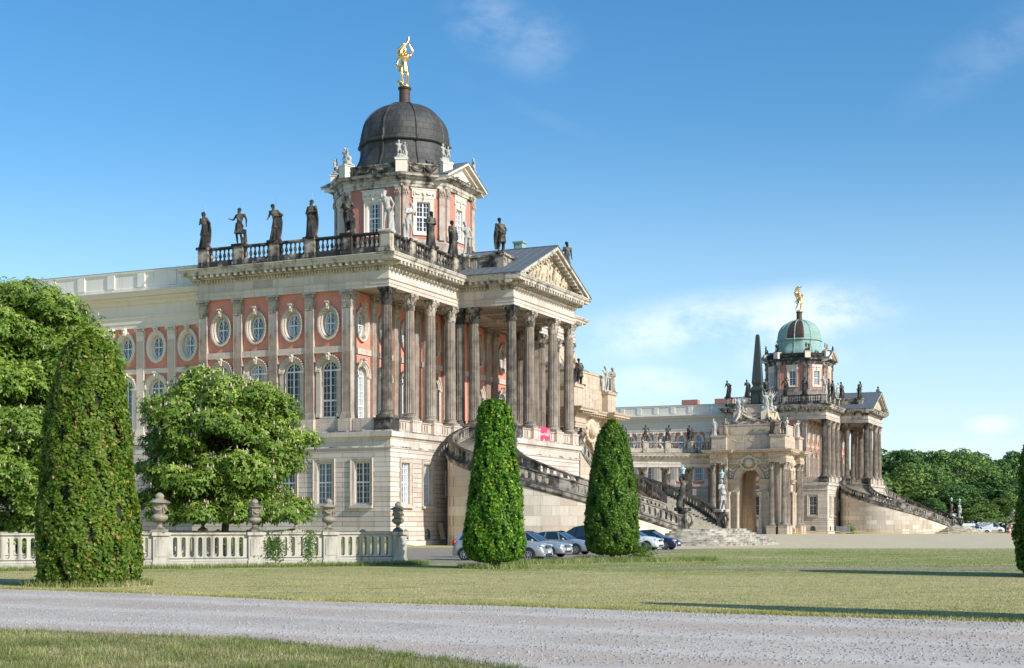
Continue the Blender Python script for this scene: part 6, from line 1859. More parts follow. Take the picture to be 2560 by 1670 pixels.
def urn_mb():
    mb = MB()
    fl = lambda a, z: 1 + (.07 * abs(math.cos(a * 8)) if .34 < z < .62 else 0)
    mb.box(-.25, .25, -.25, .25, 0, .10)
    mb.lathe([(.22, .10), (.2, .13), (.1, .2), (.075, .28), (.12, .31), (.085, .34), (.2, .40), (.27, .48), (.28, .56), (.23, .63), (.18, .66), (.2, .68), (.235, .95), (.25, 1.0), (.24, 1.02)], 40, fl=fl)
    mb.lathe([(.25, 1.02), (.37, 1.04), (.38, 1.07), (.3, 1.12), (.16, 1.18), (.13, 1.2), (.15, 1.24), (.155, 1.3), (.11, 1.36), (.04, 1.40), (.0, 1.41)], 28)
    for k in range(4):
        a0 = k * PI / 2 + PI / 4
        pts = []
        for j in range(9):
            a = a0 + (PI / 2) * j / 8; z = .96 - .17 * math.sin(PI * j / 8); pts.append((.245 * math.cos(a), .245 * math.sin(a), z))
        mb.tube(pts, [.02, .03, .038, .045, .05, .045, .038, .03, .02], 6); mb.ball((.25 * math.cos(a0), .25 * math.sin(a0), .93), (.05, .05, .07), 8, 6)
        mb.tube([(.25 * math.cos(a0), .25 * math.sin(a0), .92), (.245 * math.cos(a0), .245 * math.sin(a0), .72)], [.035, .02], 5)
    return mb
UM = urn_mb().mesh('stone_urn', M['urn'], 50)
def urn(p, s, label, z=1.53, soot=0.0, group='stone urns on the garden balustrades', extra=1.0):
    o = link('stone_urn', UM, None, (p.x, p.y, z), random.uniform(0, 1), (s, s, s * extra)); o.color = (1 - soot, 1, 1, 1); tag(o, label, 'urn', group)
urn(pts[0], .97, 'lidded stone urn in shade on the right end pier of the balustrade', soot=.22)  # shade from the cone put into the urn's colour through soot
urn(pts[1], 1.06, 'lidded urn with pale garland on the second pier from the right end')
urn(pts[2], 1.05, 'dark urn half under the chestnut leaves on the third pier from the right', soot=.25)
urn(pts[3], 1.2, 'large pale lidded urn just right of the yellowing clipped tree')
urn(back[0], .98, 'pale urn on the rear balustrade at the right edge of the chestnut')
urn(back[1], .98, 'pale urn on the rear balustrade left of the chestnut trunk')
urn(back[3], 1.25, 'dark urn on the rear balustrade left of the yellowing clipped tree', soot=.2)
# ivy on the panels
for (sx, n, seed, lab_) in ((680, 330, 1, 'dark ivy clump growing through the balustrade openings'), (770, 230, 2, 'bright creeper trailing over the balustrade top')):
    p = fence_pt(sx); r = np.random.default_rng(seed)
    u = r.normal(0, .3 if seed == 1 else .16, n); z = np.abs(r.normal(.85 if seed == 1 else 1.0, .3 if seed == 1 else .4, n)); z = np.clip(z, .15, 1.58)
    C = np.stack([p.x + fd.x * u + .1, p.y + fd.y * u - .2 - np.abs(r.normal(0, .04, n)), z], 1)
    V, Q, T_ = leaves(C, np.tile([.3, -1., .4], (n, 1)), .10, .075, r.uniform(0 if seed == 1 else .5, .7 if seed == 1 else 1, n), r)
    o = link('ivy', np_mesh('ivy', V, Q, M['ivy'], T_)); tag(o, lab_, 'ivy')
p = fpt2(640, 70); r = np.random.default_rng(9); C = r.normal(0, .55, (1500, 3)) * np.array([1.6, 1, .6]); C[:, 2] = np.abs(C[:, 2]) + .6
V, Q, T_ = leaves(C, np.tile([0, -.3, 1.], (1500, 1)), .16, .07, r.uniform(.2, .9, 1500), r)
o = link('bush', np_mesh('foliage', V, Q, M['leaf_chestnut'], T_), None, (p.x, p.y, 0)); tag(o, 'small airy bush behind the balustrade, right of the chestnut trunk', 'bush')
# ---------------------------------------------------------------- cars (local: front towards +x, wheels on z=0, origin at the centre)
def carpaint(name, col, flake=.0):
    m, t = newmat(name); P = t.coord('Object'); n = t.noise(P, 2.0, 3)
    b = t.bsdf(t.mix(n, tuple(c * .92 for c in col), tuple(min(1, c * 1.06) for c in col)), .32, flake, spec=.5); b.inputs['Coat Weight'].default_value = .8; b.inputs['Coat Roughness'].default_value = .06
    return m
CM = dict(silver=carpaint('silver_paint', (.50, .52, .54), .55), silver2=carpaint('cool_silver_paint', (.42, .46, .50), .5), navy=carpaint('dark_blue_paint', (.012, .02, .07), .2), white=carpaint('white_car_paint', (.80, .80, .79)), blue2=carpaint('navy_paint', (.01, .018, .085), .2))
M['tyre'] = plain('tyre_rubber', (.02, .02, .02), .85); M['rim'] = plain('alloy', (.55, .56, .58), .35, .7); M['black'] = plain('black_plastic', (.025, .025, .027), .6)
m, t = newmat('car_glass'); t.bsdf((.02, .035, .04), .05, spec=1.0); M['carglass'] = m
m, t = newmat('headlight_glass'); t.bsdf((.72, .76, .80), .12, .35, spec=.9); M['lightglass'] = m
M['red'] = plain('red_lens', (.45, .01, .01), .2); M['amber'] = plain('amber_lens', (.85, .28, .02), .25); M['plate'] = plain('number_plate', (.78, .78, .76), .4); M['eu'] = plain('blue_plate_band', (.01, .06, .45), .4)
def car(loc_, rz, paint, label, L=4.2, Wd=1.72, H=1.44, kind='hatch', hood=.95, belt=.93, amber=False, zhood=.78, group='parked cars by the stairs', name='parked_car'):
    root = empty(name, loc_, rz); tag(root, label, 'car', group)
    hl = L / 2; w = Wd / 2
    # stations from the front: x, z of upper body edge, half width, z bottom, z crown
    if kind == 'hatch':
        hw = .30 * L
        top = [(hl, .48, .80), (hl - .04, .60, .86), (hl - .16, zhood - .08, .93), (hl - .4, zhood, .965), (hl - hw * .7, zhood + .09, .99), (hl - hw, belt - .02, 1.0), (0, belt, 1.0), (-hl * .55, belt + .03, 1.0), (-hl + .35, belt + .05, .97), (-hl + .08, belt + .0, .92), (-hl, .62, .86)]
        gh = [(hl - hw - .02, belt - .03, 0.02), (hl - hw - .80, H - .07, .92), (hl - hw - 1.15, H - .01, 1), (-.1, H, 1), (-hl + 1.0, H - .03, 1), (-hl + .55, H - .10, .95), (-hl + .12, belt + .03, .05)]
    elif kind == 'mpv':
        hw = .24 * L
        top = [(hl, .5, .82), (hl - .05, .66, .88), (hl - .2, zhood, .94), (hl - .5, zhood + .08, .97), (hl - hw, belt - .02, 1.0), (0, belt, 1.0), (-hl + .4, belt + .02, .99), (-hl + .05, belt, .95), (-hl, .6, .9)]
        gh = [(hl - hw + .05, belt - .03, .02), (hl - hw - 1.05, H - .1, .92), (hl - hw - 1.5, H - .02, 1), (-.3, H, 1), (-hl + .6, H - .03, 1), (-hl + .3, H - .08, .95), (-hl + .06, belt + .02, .05)]
    else:   # van
        hw = .17 * L
        top = [(hl, .6, .84), (hl - .06, .85, .9), (hl - .3, 1.1, .96), (hl - hw, 1.25, 1.0), (-.5, 1.25, 1), (-hl + .05, 1.25, .99), (-hl, .7, .97)]
        gh = [(hl - hw + .1, 1.2, .02), (hl - hw - .75, H - .12, .9), (hl - hw - 1.1, H, 1), (0, H, 1), (-hl + .2, H - .02, 1), (-hl + .02, 1.25, .3)]
        belt = 1.25
    zb = .24
    def bodysec(x, zt, wf):
        ww = w * wf
        return [(x, 0, zb), (x, ww * .9, zb), (x, ww * .97, zb + .09), (x, ww, zb + (zt - zb) * .45), (x, ww * .985, zb + (zt - zb) * .8), (x, ww * .93, zt - .03), (x, ww * .80, zt), (x, 0, zt + .035)]
    mb = MB(); rows = []
    for (x, zt, wf) in top:
        s = bodysec(x, zt, wf); rows.append(s + [(p[0], -p[1], p[2]) for p in s[-2:0:-1]])
    k = len(rows[0]); mb.add([p for r_ in rows for p in r_], [(i * k + j, i * k + (j + 1) % k, (i + 1) * k + (j + 1) % k, (i + 1) * k + j) for i in range(len(rows) - 1) for j in range(k)] + [tuple(range(k)), tuple((len(rows) - 1) * k + j for j in range(k - 1, -1, -1))])
    body = mb.build('body', CM[paint], root, 35)
    # glass house
    gw = w * .88; rw = w * .70
    def ghsec(x, z, f):
        t_ = (z - belt) / (H - belt); hwid = gw + (rw - gw) * max(0, t_)
        return hwid
    gm = MB(); vs = []; n = len(gh)
    for (x, z, f) in gh:
        hwid = ghsec(x, z, f); vs += [(x, -gw, belt - .04), (x, -hwid, z), (x, 0, z + .03), (x, hwid, z), (x, gw, belt - .04)]
    fs = [(i * 5 + j, i * 5 + j + 1, (i + 1) * 5 + j + 1, (i + 1) * 5 + j) for i in range(n - 1) for j in range(4)]
    gm.add(vs, fs); gm.build('windows', M['carglass'] if kind != 'van' else M['carglass'], root, 30)
    # roof skin and pillars
    rf = MB(); rr = gh[1:-1]; vs = []
    for (x, z, f) in rr: hwid = ghsec(x, z, f); vs += [(x, -hwid - .012, z - .03), (x, -hwid + .03, z + .012), (x, 0, z + .045), (x, hwid - .03, z + .012), (x, hwid + .012, z - .03)]
    rf.add(vs, [(i * 5 + j, i * 5 + j + 1, (i + 1) * 5 + j + 1, (i + 1) * 5 + j) for i in range(len(rr) - 1) for j in range(4)])
    def pil(x0, z0, x1, z1, wd=.07, s=1):
        h0 = ghsec(0, z0, 0); h1 = ghsec(0, z1, 0)
        for sg in (-1, 1):
            rf.add([(x0 - wd, sg * (h0 + .012), z0), (x0 + wd, sg * (h0 + .012), z0), (x1 + wd, sg * (h1 + .012), z1), (x1 - wd, sg * (h1 + .012), z1)], [(0, 1, 2, 3)])
    pil(gh[0][0] - .03, belt - .02, gh[1][0] - .03, gh[1][1], .05); pil(gh[-1][0] + .12, belt - .02, gh[-2][0] - .0, gh[-2][1], .10); pil(.02 * L, belt - .02, -.02 * L, H - .04, .045)
    pil(-.24 * L, belt - .02, -.22 * L, H - .05, .04 if kind != 'mpv' else .06)
    if kind == 'van':
        for sg in (-1, 1): rf.add([(-hl + .05, sg * (gw + .02), belt - .04), (hl - hw - 1.25, sg * (gw + .02), belt - .04), (hl - hw - 1.25, sg * (rw + .03), H - .03), (-hl + .15, sg * (rw + .03), H - .03)], [(0, 1, 2, 3)])
    rf.build('roof', CM[paint], body, 30)
    # sills, bumpers, grille, lamps
    bl = MB(); bl.box(-hl + .5, hl - .5, -w * .93, w * .93, .17, .26); 
    for x_ in (.25 * L, -.03 * L, -.27 * L):
        for sg in (-1, 1): bl.box(x_ - .006, x_ + .006, sg * w * .975, sg * (w * .985 + .004), .32, belt - .08)
    for sg in (-1, 1): bl.box(-hl + .5, hl - .6, sg * w * .99, sg * (w + .012), .50, .545)
    bl.build('trim', M['black'], body)
    gr = MB(); gr.box(hl - .03, hl + .012, -.36, .36, zhood - .24, zhood - .10); gr.box(hl - .02, hl + .03, -.5, .5, .27, .38)
    g_ = gr.build('grille', M['black'], body)
    ch = MB()
    for q in range(3): ch.box(hl + .013, hl + .025, -.34, .34, zhood - .22 + .045 * q, zhood - .208 + .045 * q)
    ch.lathe([(.0, 0), (.055, .0), (.055, .01), (.0, .012)], 14); 
    ch2 = MB(); ch2.box(hl + .014, hl + .03, -.05, .05, zhood - .21, zhood - .12); ch2.merge(MB()); ch = ch2 if paint != 'silver' else ch
    ch.v = [v for v in ch.v]; ch.build('badge', M['rim'], g_)
    for sg in (-1, 1):
        hm = MB(); hm.ball((hl - .16, sg * w * .70, zhood - .13), (.17, .22, .085), 14, 8); hm.build('headlight', M['lightglass'], body, 60)
        fm = MB(); fm.ball((hl - .01, sg * w * .68, .33), (.05, .09, .045), 10, 6); fm.build('fog_light', M['lightglass'], body, 60)
        if amber: am = MB(); am.ball((hl - .20, sg * w * .90, zhood - .13), (.13, .07, .075), 10, 6); am.build('indicator', M['amber'], body, 60)
        tl = MB(); tl.ball((-hl + .1, sg * w * .84, belt - .12), (.12, .11, .17), 10, 7); tl.build('tail_light', M['red'], body, 60)
        mm_ = MB(); mm_.ball((gh[0][0] - .38, sg * (w + .10), belt + .03), (.07, .11, .075), 10, 7); mm_.bar((gh[0][0] - .38, sg * gw, belt), (gh[0][0] - .38, sg * (w + .06), belt + .01), .04); mm_.build('mirror', CM[paint], body, 60)
        for x_ in (.02 * L, -.20 * L):
            hd_ = MB(); hd_.box(x_ - .16, x_ - .0, sg * w * .985, sg * (w + .02), belt - .2, belt - .165); hd_.build('door_handle', CM[paint] if kind != 'van' else M['black'], body)
    np_ = MB(); np_.box(-hl - .03, -hl - .018, -.26, .26, .55, .66); np_.build('number_plate', M['plate'], body); np_ = MB(); np_.box(hl + .02, hl + .032, -.26, .26, .42, .53); pl = np_.build('number_plate', M['plate'], body)
    ep = MB(); ep.box(hl + .033, hl + .036, -.26, -.22, .42, .53); ep.build('plate_band', M['eu'], pl)
    # wheels
    R_ = .31 if kind != 'van' else .34
    for sx in (hl - .80, -hl + .72):
        for sg in (-1, 1):
            arch_ = MB(); n = 20; rad = R_ + .07
            arch_.add([(sx, sg * (w * 1.002 + .004), R_ + .02)] + [(sx + rad * math.cos(PI * q / n * 1.16 - .25), sg * (w * 1.002 + .004), max(.2, R_ + .02 + rad * math.sin(PI * q / n * 1.16 - .25))) for q in range(n + 1)], [(0, q + 1, q + 2) for q in range(n)])
            wh = empty('wheel', (sx, sg * (w - .09), R_), 0, root)
            RX = Matrix.Rotation(-sg * PI / 2, 4, 'X')
            tm = MB(); tm.lathe([(R_ * .66, -.1), (R_ * .95, -.1), (R_, -.07), (R_, .09), (R_ * .95, .12), (R_ * .68, .12), (R_ * .66, .09)], 28); t2 = MB().merge(tm, RX); t2.build('tyre', M['tyre'], wh, 40)
            rm = MB(); rm.lathe([(R_ * .68, .08), (R_ * .66, .125), (R_ * .60, .128), (R_ * .58, .10)], 28, cap=False); rm.lathe([(.06, .10), (.06, .135), (.02, .14)], 12)
            for q in range(7): a = 2 * PI * q / 7; rm.bar((.04 * math.cos(a), .04 * math.sin(a), .115), (R_ * .61 * math.cos(a), R_ * .61 * math.sin(a), .115), .035, .02)
            MB().merge(rm, RX).build('rim', M['rim'], wh, 40)
            dk = MB(); dk.lathe([(R_ * .60, .085), (R_ * .60, .09)], 20); MB().merge(dk, RX).build('brake', M['black'], wh)
            arch_.build('wheel_arch', M['black'], body)
    return root
def park(sxf, gy, L, paint, label, rz=ANG, front_right=True, **kw):
    """front bumper at photo x, ground line at photo y"""
    X, Y = px(sxf, gy); d = Vector((math.cos(rz), math.sin(rz)))
    c = Vector((X, Y)) - d * (L / 2 - .1) + Vector((-d.y, d.x)) * .7
    return car((c.x, c.y, 0), rz, paint, label, L=L, **kw)
park(1356, 1403, 5.0, 'silver', 'bright silver hatchback nearest the lawn, mostly behind the flat topped cone', rz=R(-20), H=1.60, Wd=1.78, belt=1.02, zhood=.90, kind='hatch')
park(1404, 1394, 4.6, 'silver', 'low silver saloon between the nearest silver car and the grey blue hatchback', H=1.45, Wd=1.8, zhood=.80)
park(1467, 1387, 3.95, 'silver2', 'grey blue three door hatchback with its windscreen reflecting the sky', H=1.43, Wd=1.65, zhood=.80)
X, Y = px(1452, 1378.5); car((X, Y + 1.0, 0), ANG + PI, 'navy', 'dark blue people carrier with roof above the other cars, facing left', L=4.65, Wd=1.82, H=1.76, kind='mpv', belt=1.02, zhood=.92)
park(1641, 1376, 3.9, 'white', 'white hatchback showing its front right of the round topped cone', H=1.52, Wd=1.72, zhood=.88, belt=1.0)
park(1686, 1374.5, 3.75, 'blue2', 'small dark blue hatchback with orange indicator, rightmost by the steps', H=1.42, Wd=1.63, amber=True, zhood=.80)
# a car and van behind the chestnut (seen as slivers) and the vans by the wood
X, Y = px(2432, D=283); car((X, Y, 0), R(-12), 'white', 'white van further back, half hidden by the far steps', L=5.0, Wd=1.95, H=1.95, kind='van', group='vans parked by the wood', name='parked_van')
X, Y = px(2476, D=285); car((X, Y, 0), R(-16), 'white', 'white delivery van at the right, nose towards the cone', L=5.3, Wd=2.0, H=2.2, kind='van', group='vans parked by the wood', name='parked_van')
X, Y = px(2448, D=276); car((X, Y, 0), R(-14), 'white', 'white estate car parked in front of the two vans', L=4.4, Wd=1.75, H=1.45, kind='hatch', group='vans parked by the wood')
X, Y = px(712, D=92); car((X, Y, 0), ANG, 'blue2', 'dark car sliver seen over the balustrade right of the chestnut trunk', L=4.2, H=1.45)
# small things by the far stairs
X, Y = px(2524, D=270); mb = MB(); mb.box(-.3, .3, -.3, .3, 0, .05); mb.lathe([(.24, .05), (.05, .95)], 16); c = mb.build('traffic_cone', plain('orange_plastic', (.85, .12, .03), .5), loc=(X, Y, 0)); tag(c, 'orange and white traffic cone near the right edge', 'cone'); c.scale = (1.4, 1.4, 1.4)
m2 = MB(); m2.lathe([(.185, .34), (.125, .60)], 16); m2.build('white_band', M['white'], c)
X, Y = px(2108, D=261); mb = MB(); 
for k in range(9): mb.box(-1.15, 1.15, -.03, .03, .25 + k * .13, .33 + k * .13)
for s in (-1.2, 1.2): mb.box(s - .05, s + .05, -.05, .05, 0, 1.5)
c = mb.build('slatted_bench_back', M['metal'], loc=(X, Y, 0), rz=R(-6)); c.name = 'metal_barrier'; tag(c, 'grey slatted barrier against the far stair wall', 'barrier')
X, Y = px(2120, D=262); r = np.random.default_rng(77); C = np.abs(r.normal(0, .6, (500, 3))) * np.array([1, 1, 1.2]); V, Q, T_ = leaves(C, np.tile([0, -1., .5], (500, 1)), .3, .2, r.uniform(0, .6, 500), r); o = link('shrub', np_mesh('foliage', V, Q, M['leaf_wood'], T_), None, (X, Y, 0)); tag(o, 'small dark shrub at the foot of the far stair wall', 'shrub')
tp = MB(); rr = random.Random(2)
pa = [px(x_, D=256 - (x_ - 1950) * .01) for x_ in range(1950, 2530, 20)]
tp.tube([(p[0], p[1], .35 + .15 * math.sin(i * 2.1)) for i, p in enumerate(pa)], .06, 5); tag(tp.build('barrier_tape', plain('yellow_tape', (.75, .5, .12), .6)), 'thin yellow and orange tape strung low across the forecourt', 'tape')
for (sx, s, lab_) in ((2534, 1.9, 'stone urn on a tall pier at the right, by the clipped tree'), (2464, 1.7, 'stone urn on a pier behind the white vans')):
    X, Y = px(sx, D=278 if sx > 2500 else 300); o = link('garden_urn', UM, None, (X, Y, 2.0), 0, s); tag(o, lab_, 'urn')
    b = MB(); b.box(-.4, .4, -.4, .4, -2.0 / s, -.1); b.box(-.45, .45, -.45, .45, -.1, 0); b.build('pier', M['fence'], o)
# plank leaning at the wall
mb = MB(); mb.box(-.25, .25, -.04, .04, 0, 1.5); o = mb.build('leaning_board', plain('weathered_wood', (.38, .27, .16), .8, 0, .25), loc=loc(1.2, 7.6, .5), rz=ANG + 1.2); o.rotation_euler.x = R(-18); tag(o, 'short wooden board leaning where the stairs meet the wall', 'board')
# ---------------------------------------------------------------- ground sheets
def grass_mat():
    m, t = newmat('lawn'); P = t.coord('Object'); sp = t.node('ShaderNodeSeparateXYZ'); t.L(P, sp.inputs[0])
    n1 = t.noise(P, .07, 4); n2 = t.noise(t.scalev(P, .5, 1.6, 1), .5, 5, .6); n3 = t.noise(P, 4, 5, .7); n4 = t.noise(P, 30, 4, .7)
    y = sp.outputs[1]
    green = t.mix(n3, (.19, .25, .055), (.33, .38, .10)); dry = t.mix(n3, (.54, .47, .21), (.68, .58, .31)); olive = t.mix(n3, (.43, .43, .13), (.56, .53, .20))
    f = t.math('ADD', t.math('MULTIPLY', n2, .7), t.math('MULTIPLY', n1, .5))
    col = t.mix(t.ramp(f, .42, .62), olive, dry)
    gz = t.math('MULTIPLY', t.ramp(y, 49, 57), t.math('SUBTRACT', 1.0, t.ramp(y, 95, 112)))
    near = t.math('SUBTRACT', 1.0, t.ramp(y, 22, 31)); olive = t.mix(near, olive, (.20, .19, .07)); dry = t.mix(near, dry, (.34, .28, .13)); gf = t.math('MAXIMUM', t.math('MULTIPLY', gz, .85), t.math('MULTIPLY', near, .35))
    gf = t.math('MULTIPLY', gf, t.math('SUBTRACT', 1.15, t.ramp(f, .45, .75)))
    col = t.mix(gf, col, green)
    vor = t.node('ShaderNodeTexVoronoi', i_Scale=2.2); t.L(P, vor.inputs['Vector'])
    fl = t.math('MULTIPLY', t.math('LESS_THAN', vor.outputs['Distance'], .10), t.math('MULTIPLY', t.ramp(y, 55, 62), t.math('SUBTRACT', 1.0, t.ramp(y, 78, 92))))
    col = t.mix(t.math('MULTIPLY', fl, t.ramp(sp.outputs[0], 8, 18)), col, (.6, .5, .04))
    n5 = t.noise(t.scalev(P, .35, 1.0, 1), 1.3, 6, .7); col = t.mix(t.math('MULTIPLY', t.ramp(n5, .48, .68), .55), col, (.60, .50, .30)); col = t.mix(t.math('MULTIPLY', t.ramp(n5, .50, .34), .5), col, (.17, .20, .06))
    col = t.mix(.45, col, t.mix(n4, (.35, .35, .35), (1.1, 1.1, 1.1)), 'MULTIPLY')
    t.bsdf(col, .95, bump=t.math('ADD', n4, n3), bstr=.8, bdist=.05, spec=.1); return m
def gravel_mat(name, c1, c2, c3, s=1.0, bs=1.0):
    m, t = newmat(name); P = t.coord('Object')
    v = t.node('ShaderNodeTexVoronoi', i_Scale=20 * s); t.L(P, v.inputs['Vector']); v2 = t.node('ShaderNodeTexVoronoi', i_Scale=30 * s); t.L(P, v2.inputs['Vector'])
    n1 = t.noise(P, .35, 6, .65); n2 = t.noise(P, 5, 6, .75); n3 = t.noise(t.scalev(P, .3, 1.2, 1), .8, 3)
    sc1 = t.node('ShaderNodeSeparateColor'); t.L(v.outputs['Color'], sc1.inputs[0]); sc2 = t.node('ShaderNodeSeparateColor'); t.L(v2.outputs['Color'], sc2.inputs[0])
    col = t.mix(t.ramp(n1, .35, .7), c1, c2)
    col = t.mix(t.math('MULTIPLY', t.ramp(n3, .55, .75), .5), col, c3)
    st = t.math('MULTIPLY', t.math('GREATER_THAN', sc1.outputs[0], .80), t.math('LESS_THAN', v.outputs['Distance'], .42))
    col = t.mix(t.math('MULTIPLY', st, .3), col, t.mix(sc1.outputs[1], (.09, .095, .11), (.62, .60, .57)))
    st2 = t.math('GREATER_THAN', sc2.outputs[0], .72)
    col = t.mix(t.math('MULTIPLY', st2, .5), col, t.mix(sc2.outputs[1], (.10, .10, .11), (.5, .48, .46)))
    col = t.mix(.35, col, t.mix(n2, (.45, .45, .45), (1.05, 1.05, 1.05)), 'MULTIPLY')
    n5 = t.noise(P, 1.6, 5, .7); col = t.mix(t.math('MULTIPLY', t.ramp(n5, .52, .70), .25), col, tuple(x * .62 for x in c2))
    if s == 1.0:
        sp = t.node('ShaderNodeSeparateXYZ'); t.L(P, sp.inputs[0]); w_ = t.noise(P, .12, 3)
        ac = t.math('ADD', t.math('ADD', t.math('MULTIPLY', sp.outputs[0], .5), t.math('MULTIPLY', sp.outputs[1], .87)), t.math('MULTIPLY', w_, 2.5))
        tr = t.ramp(t.math('SINE', t.math('MULTIPLY', ac, 1.9)), .35, .95)
        col = t.mix(t.math('MULTIPLY', tr, .38), col, (.70, .63, .55)); tr2 = t.ramp(t.math('SINE', t.math('ADD', t.math('MULTIPLY', ac, .95), 2.2)), .6, 1.0)
        col = t.mix(t.math('MULTIPLY', tr2, .35), col, (.50, .36, .26))
    h = t.math('ADD', t.math('MULTIPLY', st, .6), t.math('ADD', t.math('MULTIPLY', st2, .35), t.math('MULTIPLY', n2, .6)))
    t.bsdf(col, .93, bump=h, bstr=.7 * bs, bdist=.03, spec=.2); return m
M['lawn'] = grass_mat()
M['gravel'] = gravel_mat('grey_gravel', (.67, .58, .475), (.55, .47, .38), (.64, .475, .33))
M['sand'] = gravel_mat('sandy_gravel', (.76, .62, .38), (.66, .54, .33), (.56, .46, .28), .5, .5)
def cobble_mat(name, c1, c2, s=7.0):
    m, t = newmat(name); P = t.coord('Object'); v = t.node('ShaderNodeTexVoronoi', i_Scale=s); t.L(P, v.inputs['Vector'])
    e = t.node('ShaderNodeTexVoronoi', feature='DISTANCE_TO_EDGE', i_Scale=s); t.L(P, e.inputs['Vector'])
    sc1 = t.node('ShaderNodeSeparateColor'); t.L(v.outputs['Color'], sc1.inputs[0]); n = t.noise(P, .6, 4)
    col = t.mix(sc1.outputs[0], c1, c2); col = t.mix(t.math('SUBTRACT', 1.0, t.ramp(e.outputs[0], .0, .12)), col, (.10, .10, .06)); col = t.mix(t.math('MULTIPLY', t.ramp(n, .5, .75), .5), col, (.26, .23, .13))
    t.bsdf(col, .85, bump=t.ramp(e.outputs[0], 0, .25), bstr=.8, bdist=.03, spec=.3); return m
M['cobble'] = cobble_mat('cobblestones', (.50, .42, .33), (.33, .28, .22))
g = MB(); n = 60
xs = [-900 + 1800 * i / n for i in range(n + 1)]; ys = [-60 + 1300 * i / n for i in range(n + 1)]
g.add([(x, y, 0) for y in ys for x in xs], [(j * (n + 1) + i, j * (n + 1) + i + 1, (j + 1) * (n + 1) + i + 1, (j + 1) * (n + 1) + i) for j in range(n) for i in range(n)])
tag(g.build('lawn', M['lawn']), kind='structure')
def ragged(pts, step, amp, seed, z, name, mat):
    rr = random.Random(seed); P = [Vector(p) for p in pts]; out = []; ph = [rr.uniform(0, 6.3) for _ in range(6)]
    for i in range(len(P)):
        a, b = P[i], P[(i + 1) % len(P)]; d = b - a; L = d.length; k = max(1, int(L / step)); nn = Vector((d.y, -d.x)).normalized()
        if L > 150: k = 1
        for j in range(k):
            q = a + d * j / k; s = (q.x + q.y)
            o = 0 if j == 0 else amp * (.5 * math.sin(s * .9 + ph[0]) + .4 * math.sin(s * 2.3 + ph[1]) + .5 * rr.uniform(-1, 1))
            out.append(q + nn * o)
    mb = MB(); mb.poly([tuple(q) for q in out], [], lambda u, w: (u, w, z)); return tag(mb.build(name, mat), kind='structure')
ragged([(-60, 66.5), (-14.8, 40.9), (-9.8, 38.2), (-5, 34.6), (0, 32.3), (4.8, 29.5), (9.7, 27.1), (40, 11.5), (40, -8), (1.2, -8), (1.0, 14), (.2, 18.5), (-2.2, 21.2), (-4.3, 23.3), (-9.1, 25.2), (-60, 50)], .18, .10, 1, .004, 'gravel_path', M['gravel'])
ragged([(-9.5, 96), (-6.8, 73), (-4.2, 67.5), (-1, 67), (2.5, 70), (6, 77), (9.5, 90), (12, 99), (17, 107.5), (16, 114), (0, 118), (-8, 110)], .5, .25, 2, .004, 'cobbled_parking', M['cobble'])
ragged([(10.5, 103), (16, 107.5), (60, 107), (200, 107), (260, 330), (20, 345), (-20, 230), (7, 120)], 1.0, .5, 3, .008, 'sandy_forecourt', M['sand'])
ragged([(1.6, 59.4), (9, 60.9), (80, 62), (80, 56.8), (9, 58.3)], .4, .10, 4, .004, 'cobbled_strip', M['cobble'])
# bank of long grass against the near palace wall
bk = MB(); vs = []; fs = []; nn = 30; mm = 12
for j in range(mm + 1):
    for i in range(nn + 1):
        a = -40 + 43.5 * i / nn; b = -12 + 12.8 * j / mm
        e = min(1, j / 5) * min(1, (nn - i) / 4 + .0) ; vs.append((a, b, -.05 + .68 * (e * e * (3 - 2 * e))))
for j in range(mm):
    for i in range(nn): fs.append((j * (nn + 1) + i, j * (nn + 1) + i + 1, (j + 1) * (nn + 1) + i + 1, (j + 1) * (nn + 1) + i))
bk.add(vs, fs); vs2 = []
for j in range(7):
    for i in range(13):
        a = -1 + 9.0 * i / 12; b = -1 + 12 * j / 6 ; vs2.append((a, b, 0))
bo = bk.build('grass_bank', M['lawn'], None, loc=C1, rz=ANG); tag(bo, kind='structure')
# ---------------- grass blades
def blades(name, pts, h, w, seed, rngs=(0, 1), mat=None):
    r = np.random.default_rng(seed); n = len(pts); a = r.uniform(0, 2 * PI, n); hh = h * r.uniform(.4, 1.3, n); lean = r.normal(0, .35, (n, 2)) * hh[:, None]
    dx = np.cos(a) * w; dy = np.sin(a) * w
    b0 = np.stack([pts[:, 0] - dx, pts[:, 1] - dy, np.zeros(n)], 1); b1 = np.stack([pts[:, 0] + dx, pts[:, 1] + dy, np.zeros(n)], 1); tp = np.stack([pts[:, 0] + lean[:, 0], pts[:, 1] + lean[:, 1], hh], 1)
    V = np.stack([b0, b1, tp], 1).reshape(-1, 3); Q = np.arange(3 * n).reshape(n, 3)
    x_, y_ = pts[:, 0], pts[:, 1]; big = (np.sin(x_ * .7 + 1 + np.sin(y_ * .4)) * np.sin(y_ * .9 + x_ * .2) + np.sin(x_ * 1.9 + np.sin(y_ * 1.3) * 2) * .7 + np.sin(y_ * 2.7 + np.sin(x_ * .8) * 2) * .6 + np.sin(x_ * 5.1 + y_ * 3.3) * .4)
    T_ = np.clip(r.normal(.5, .25, n) + .2 * big, *rngs)
    o = link(name, np_mesh(name, V, Q, mat or M['grassblade'], T_)); tag(o, kind='stuff'); return o
def in_poly(P, poly):
    x, y = P[:, 0], P[:, 1]; c = np.zeros(len(P), bool); j = len(poly) - 1
    for i in range(len(poly)):
        xi, yi = poly[i]; xj, yj = poly[j]
        c ^= ((yi > y) != (yj > y)) & (x < (xj - xi) * (y - yi) / (yj - yi + 1e-9) + xi); j = i
    return c
r = np.random.default_rng(5)
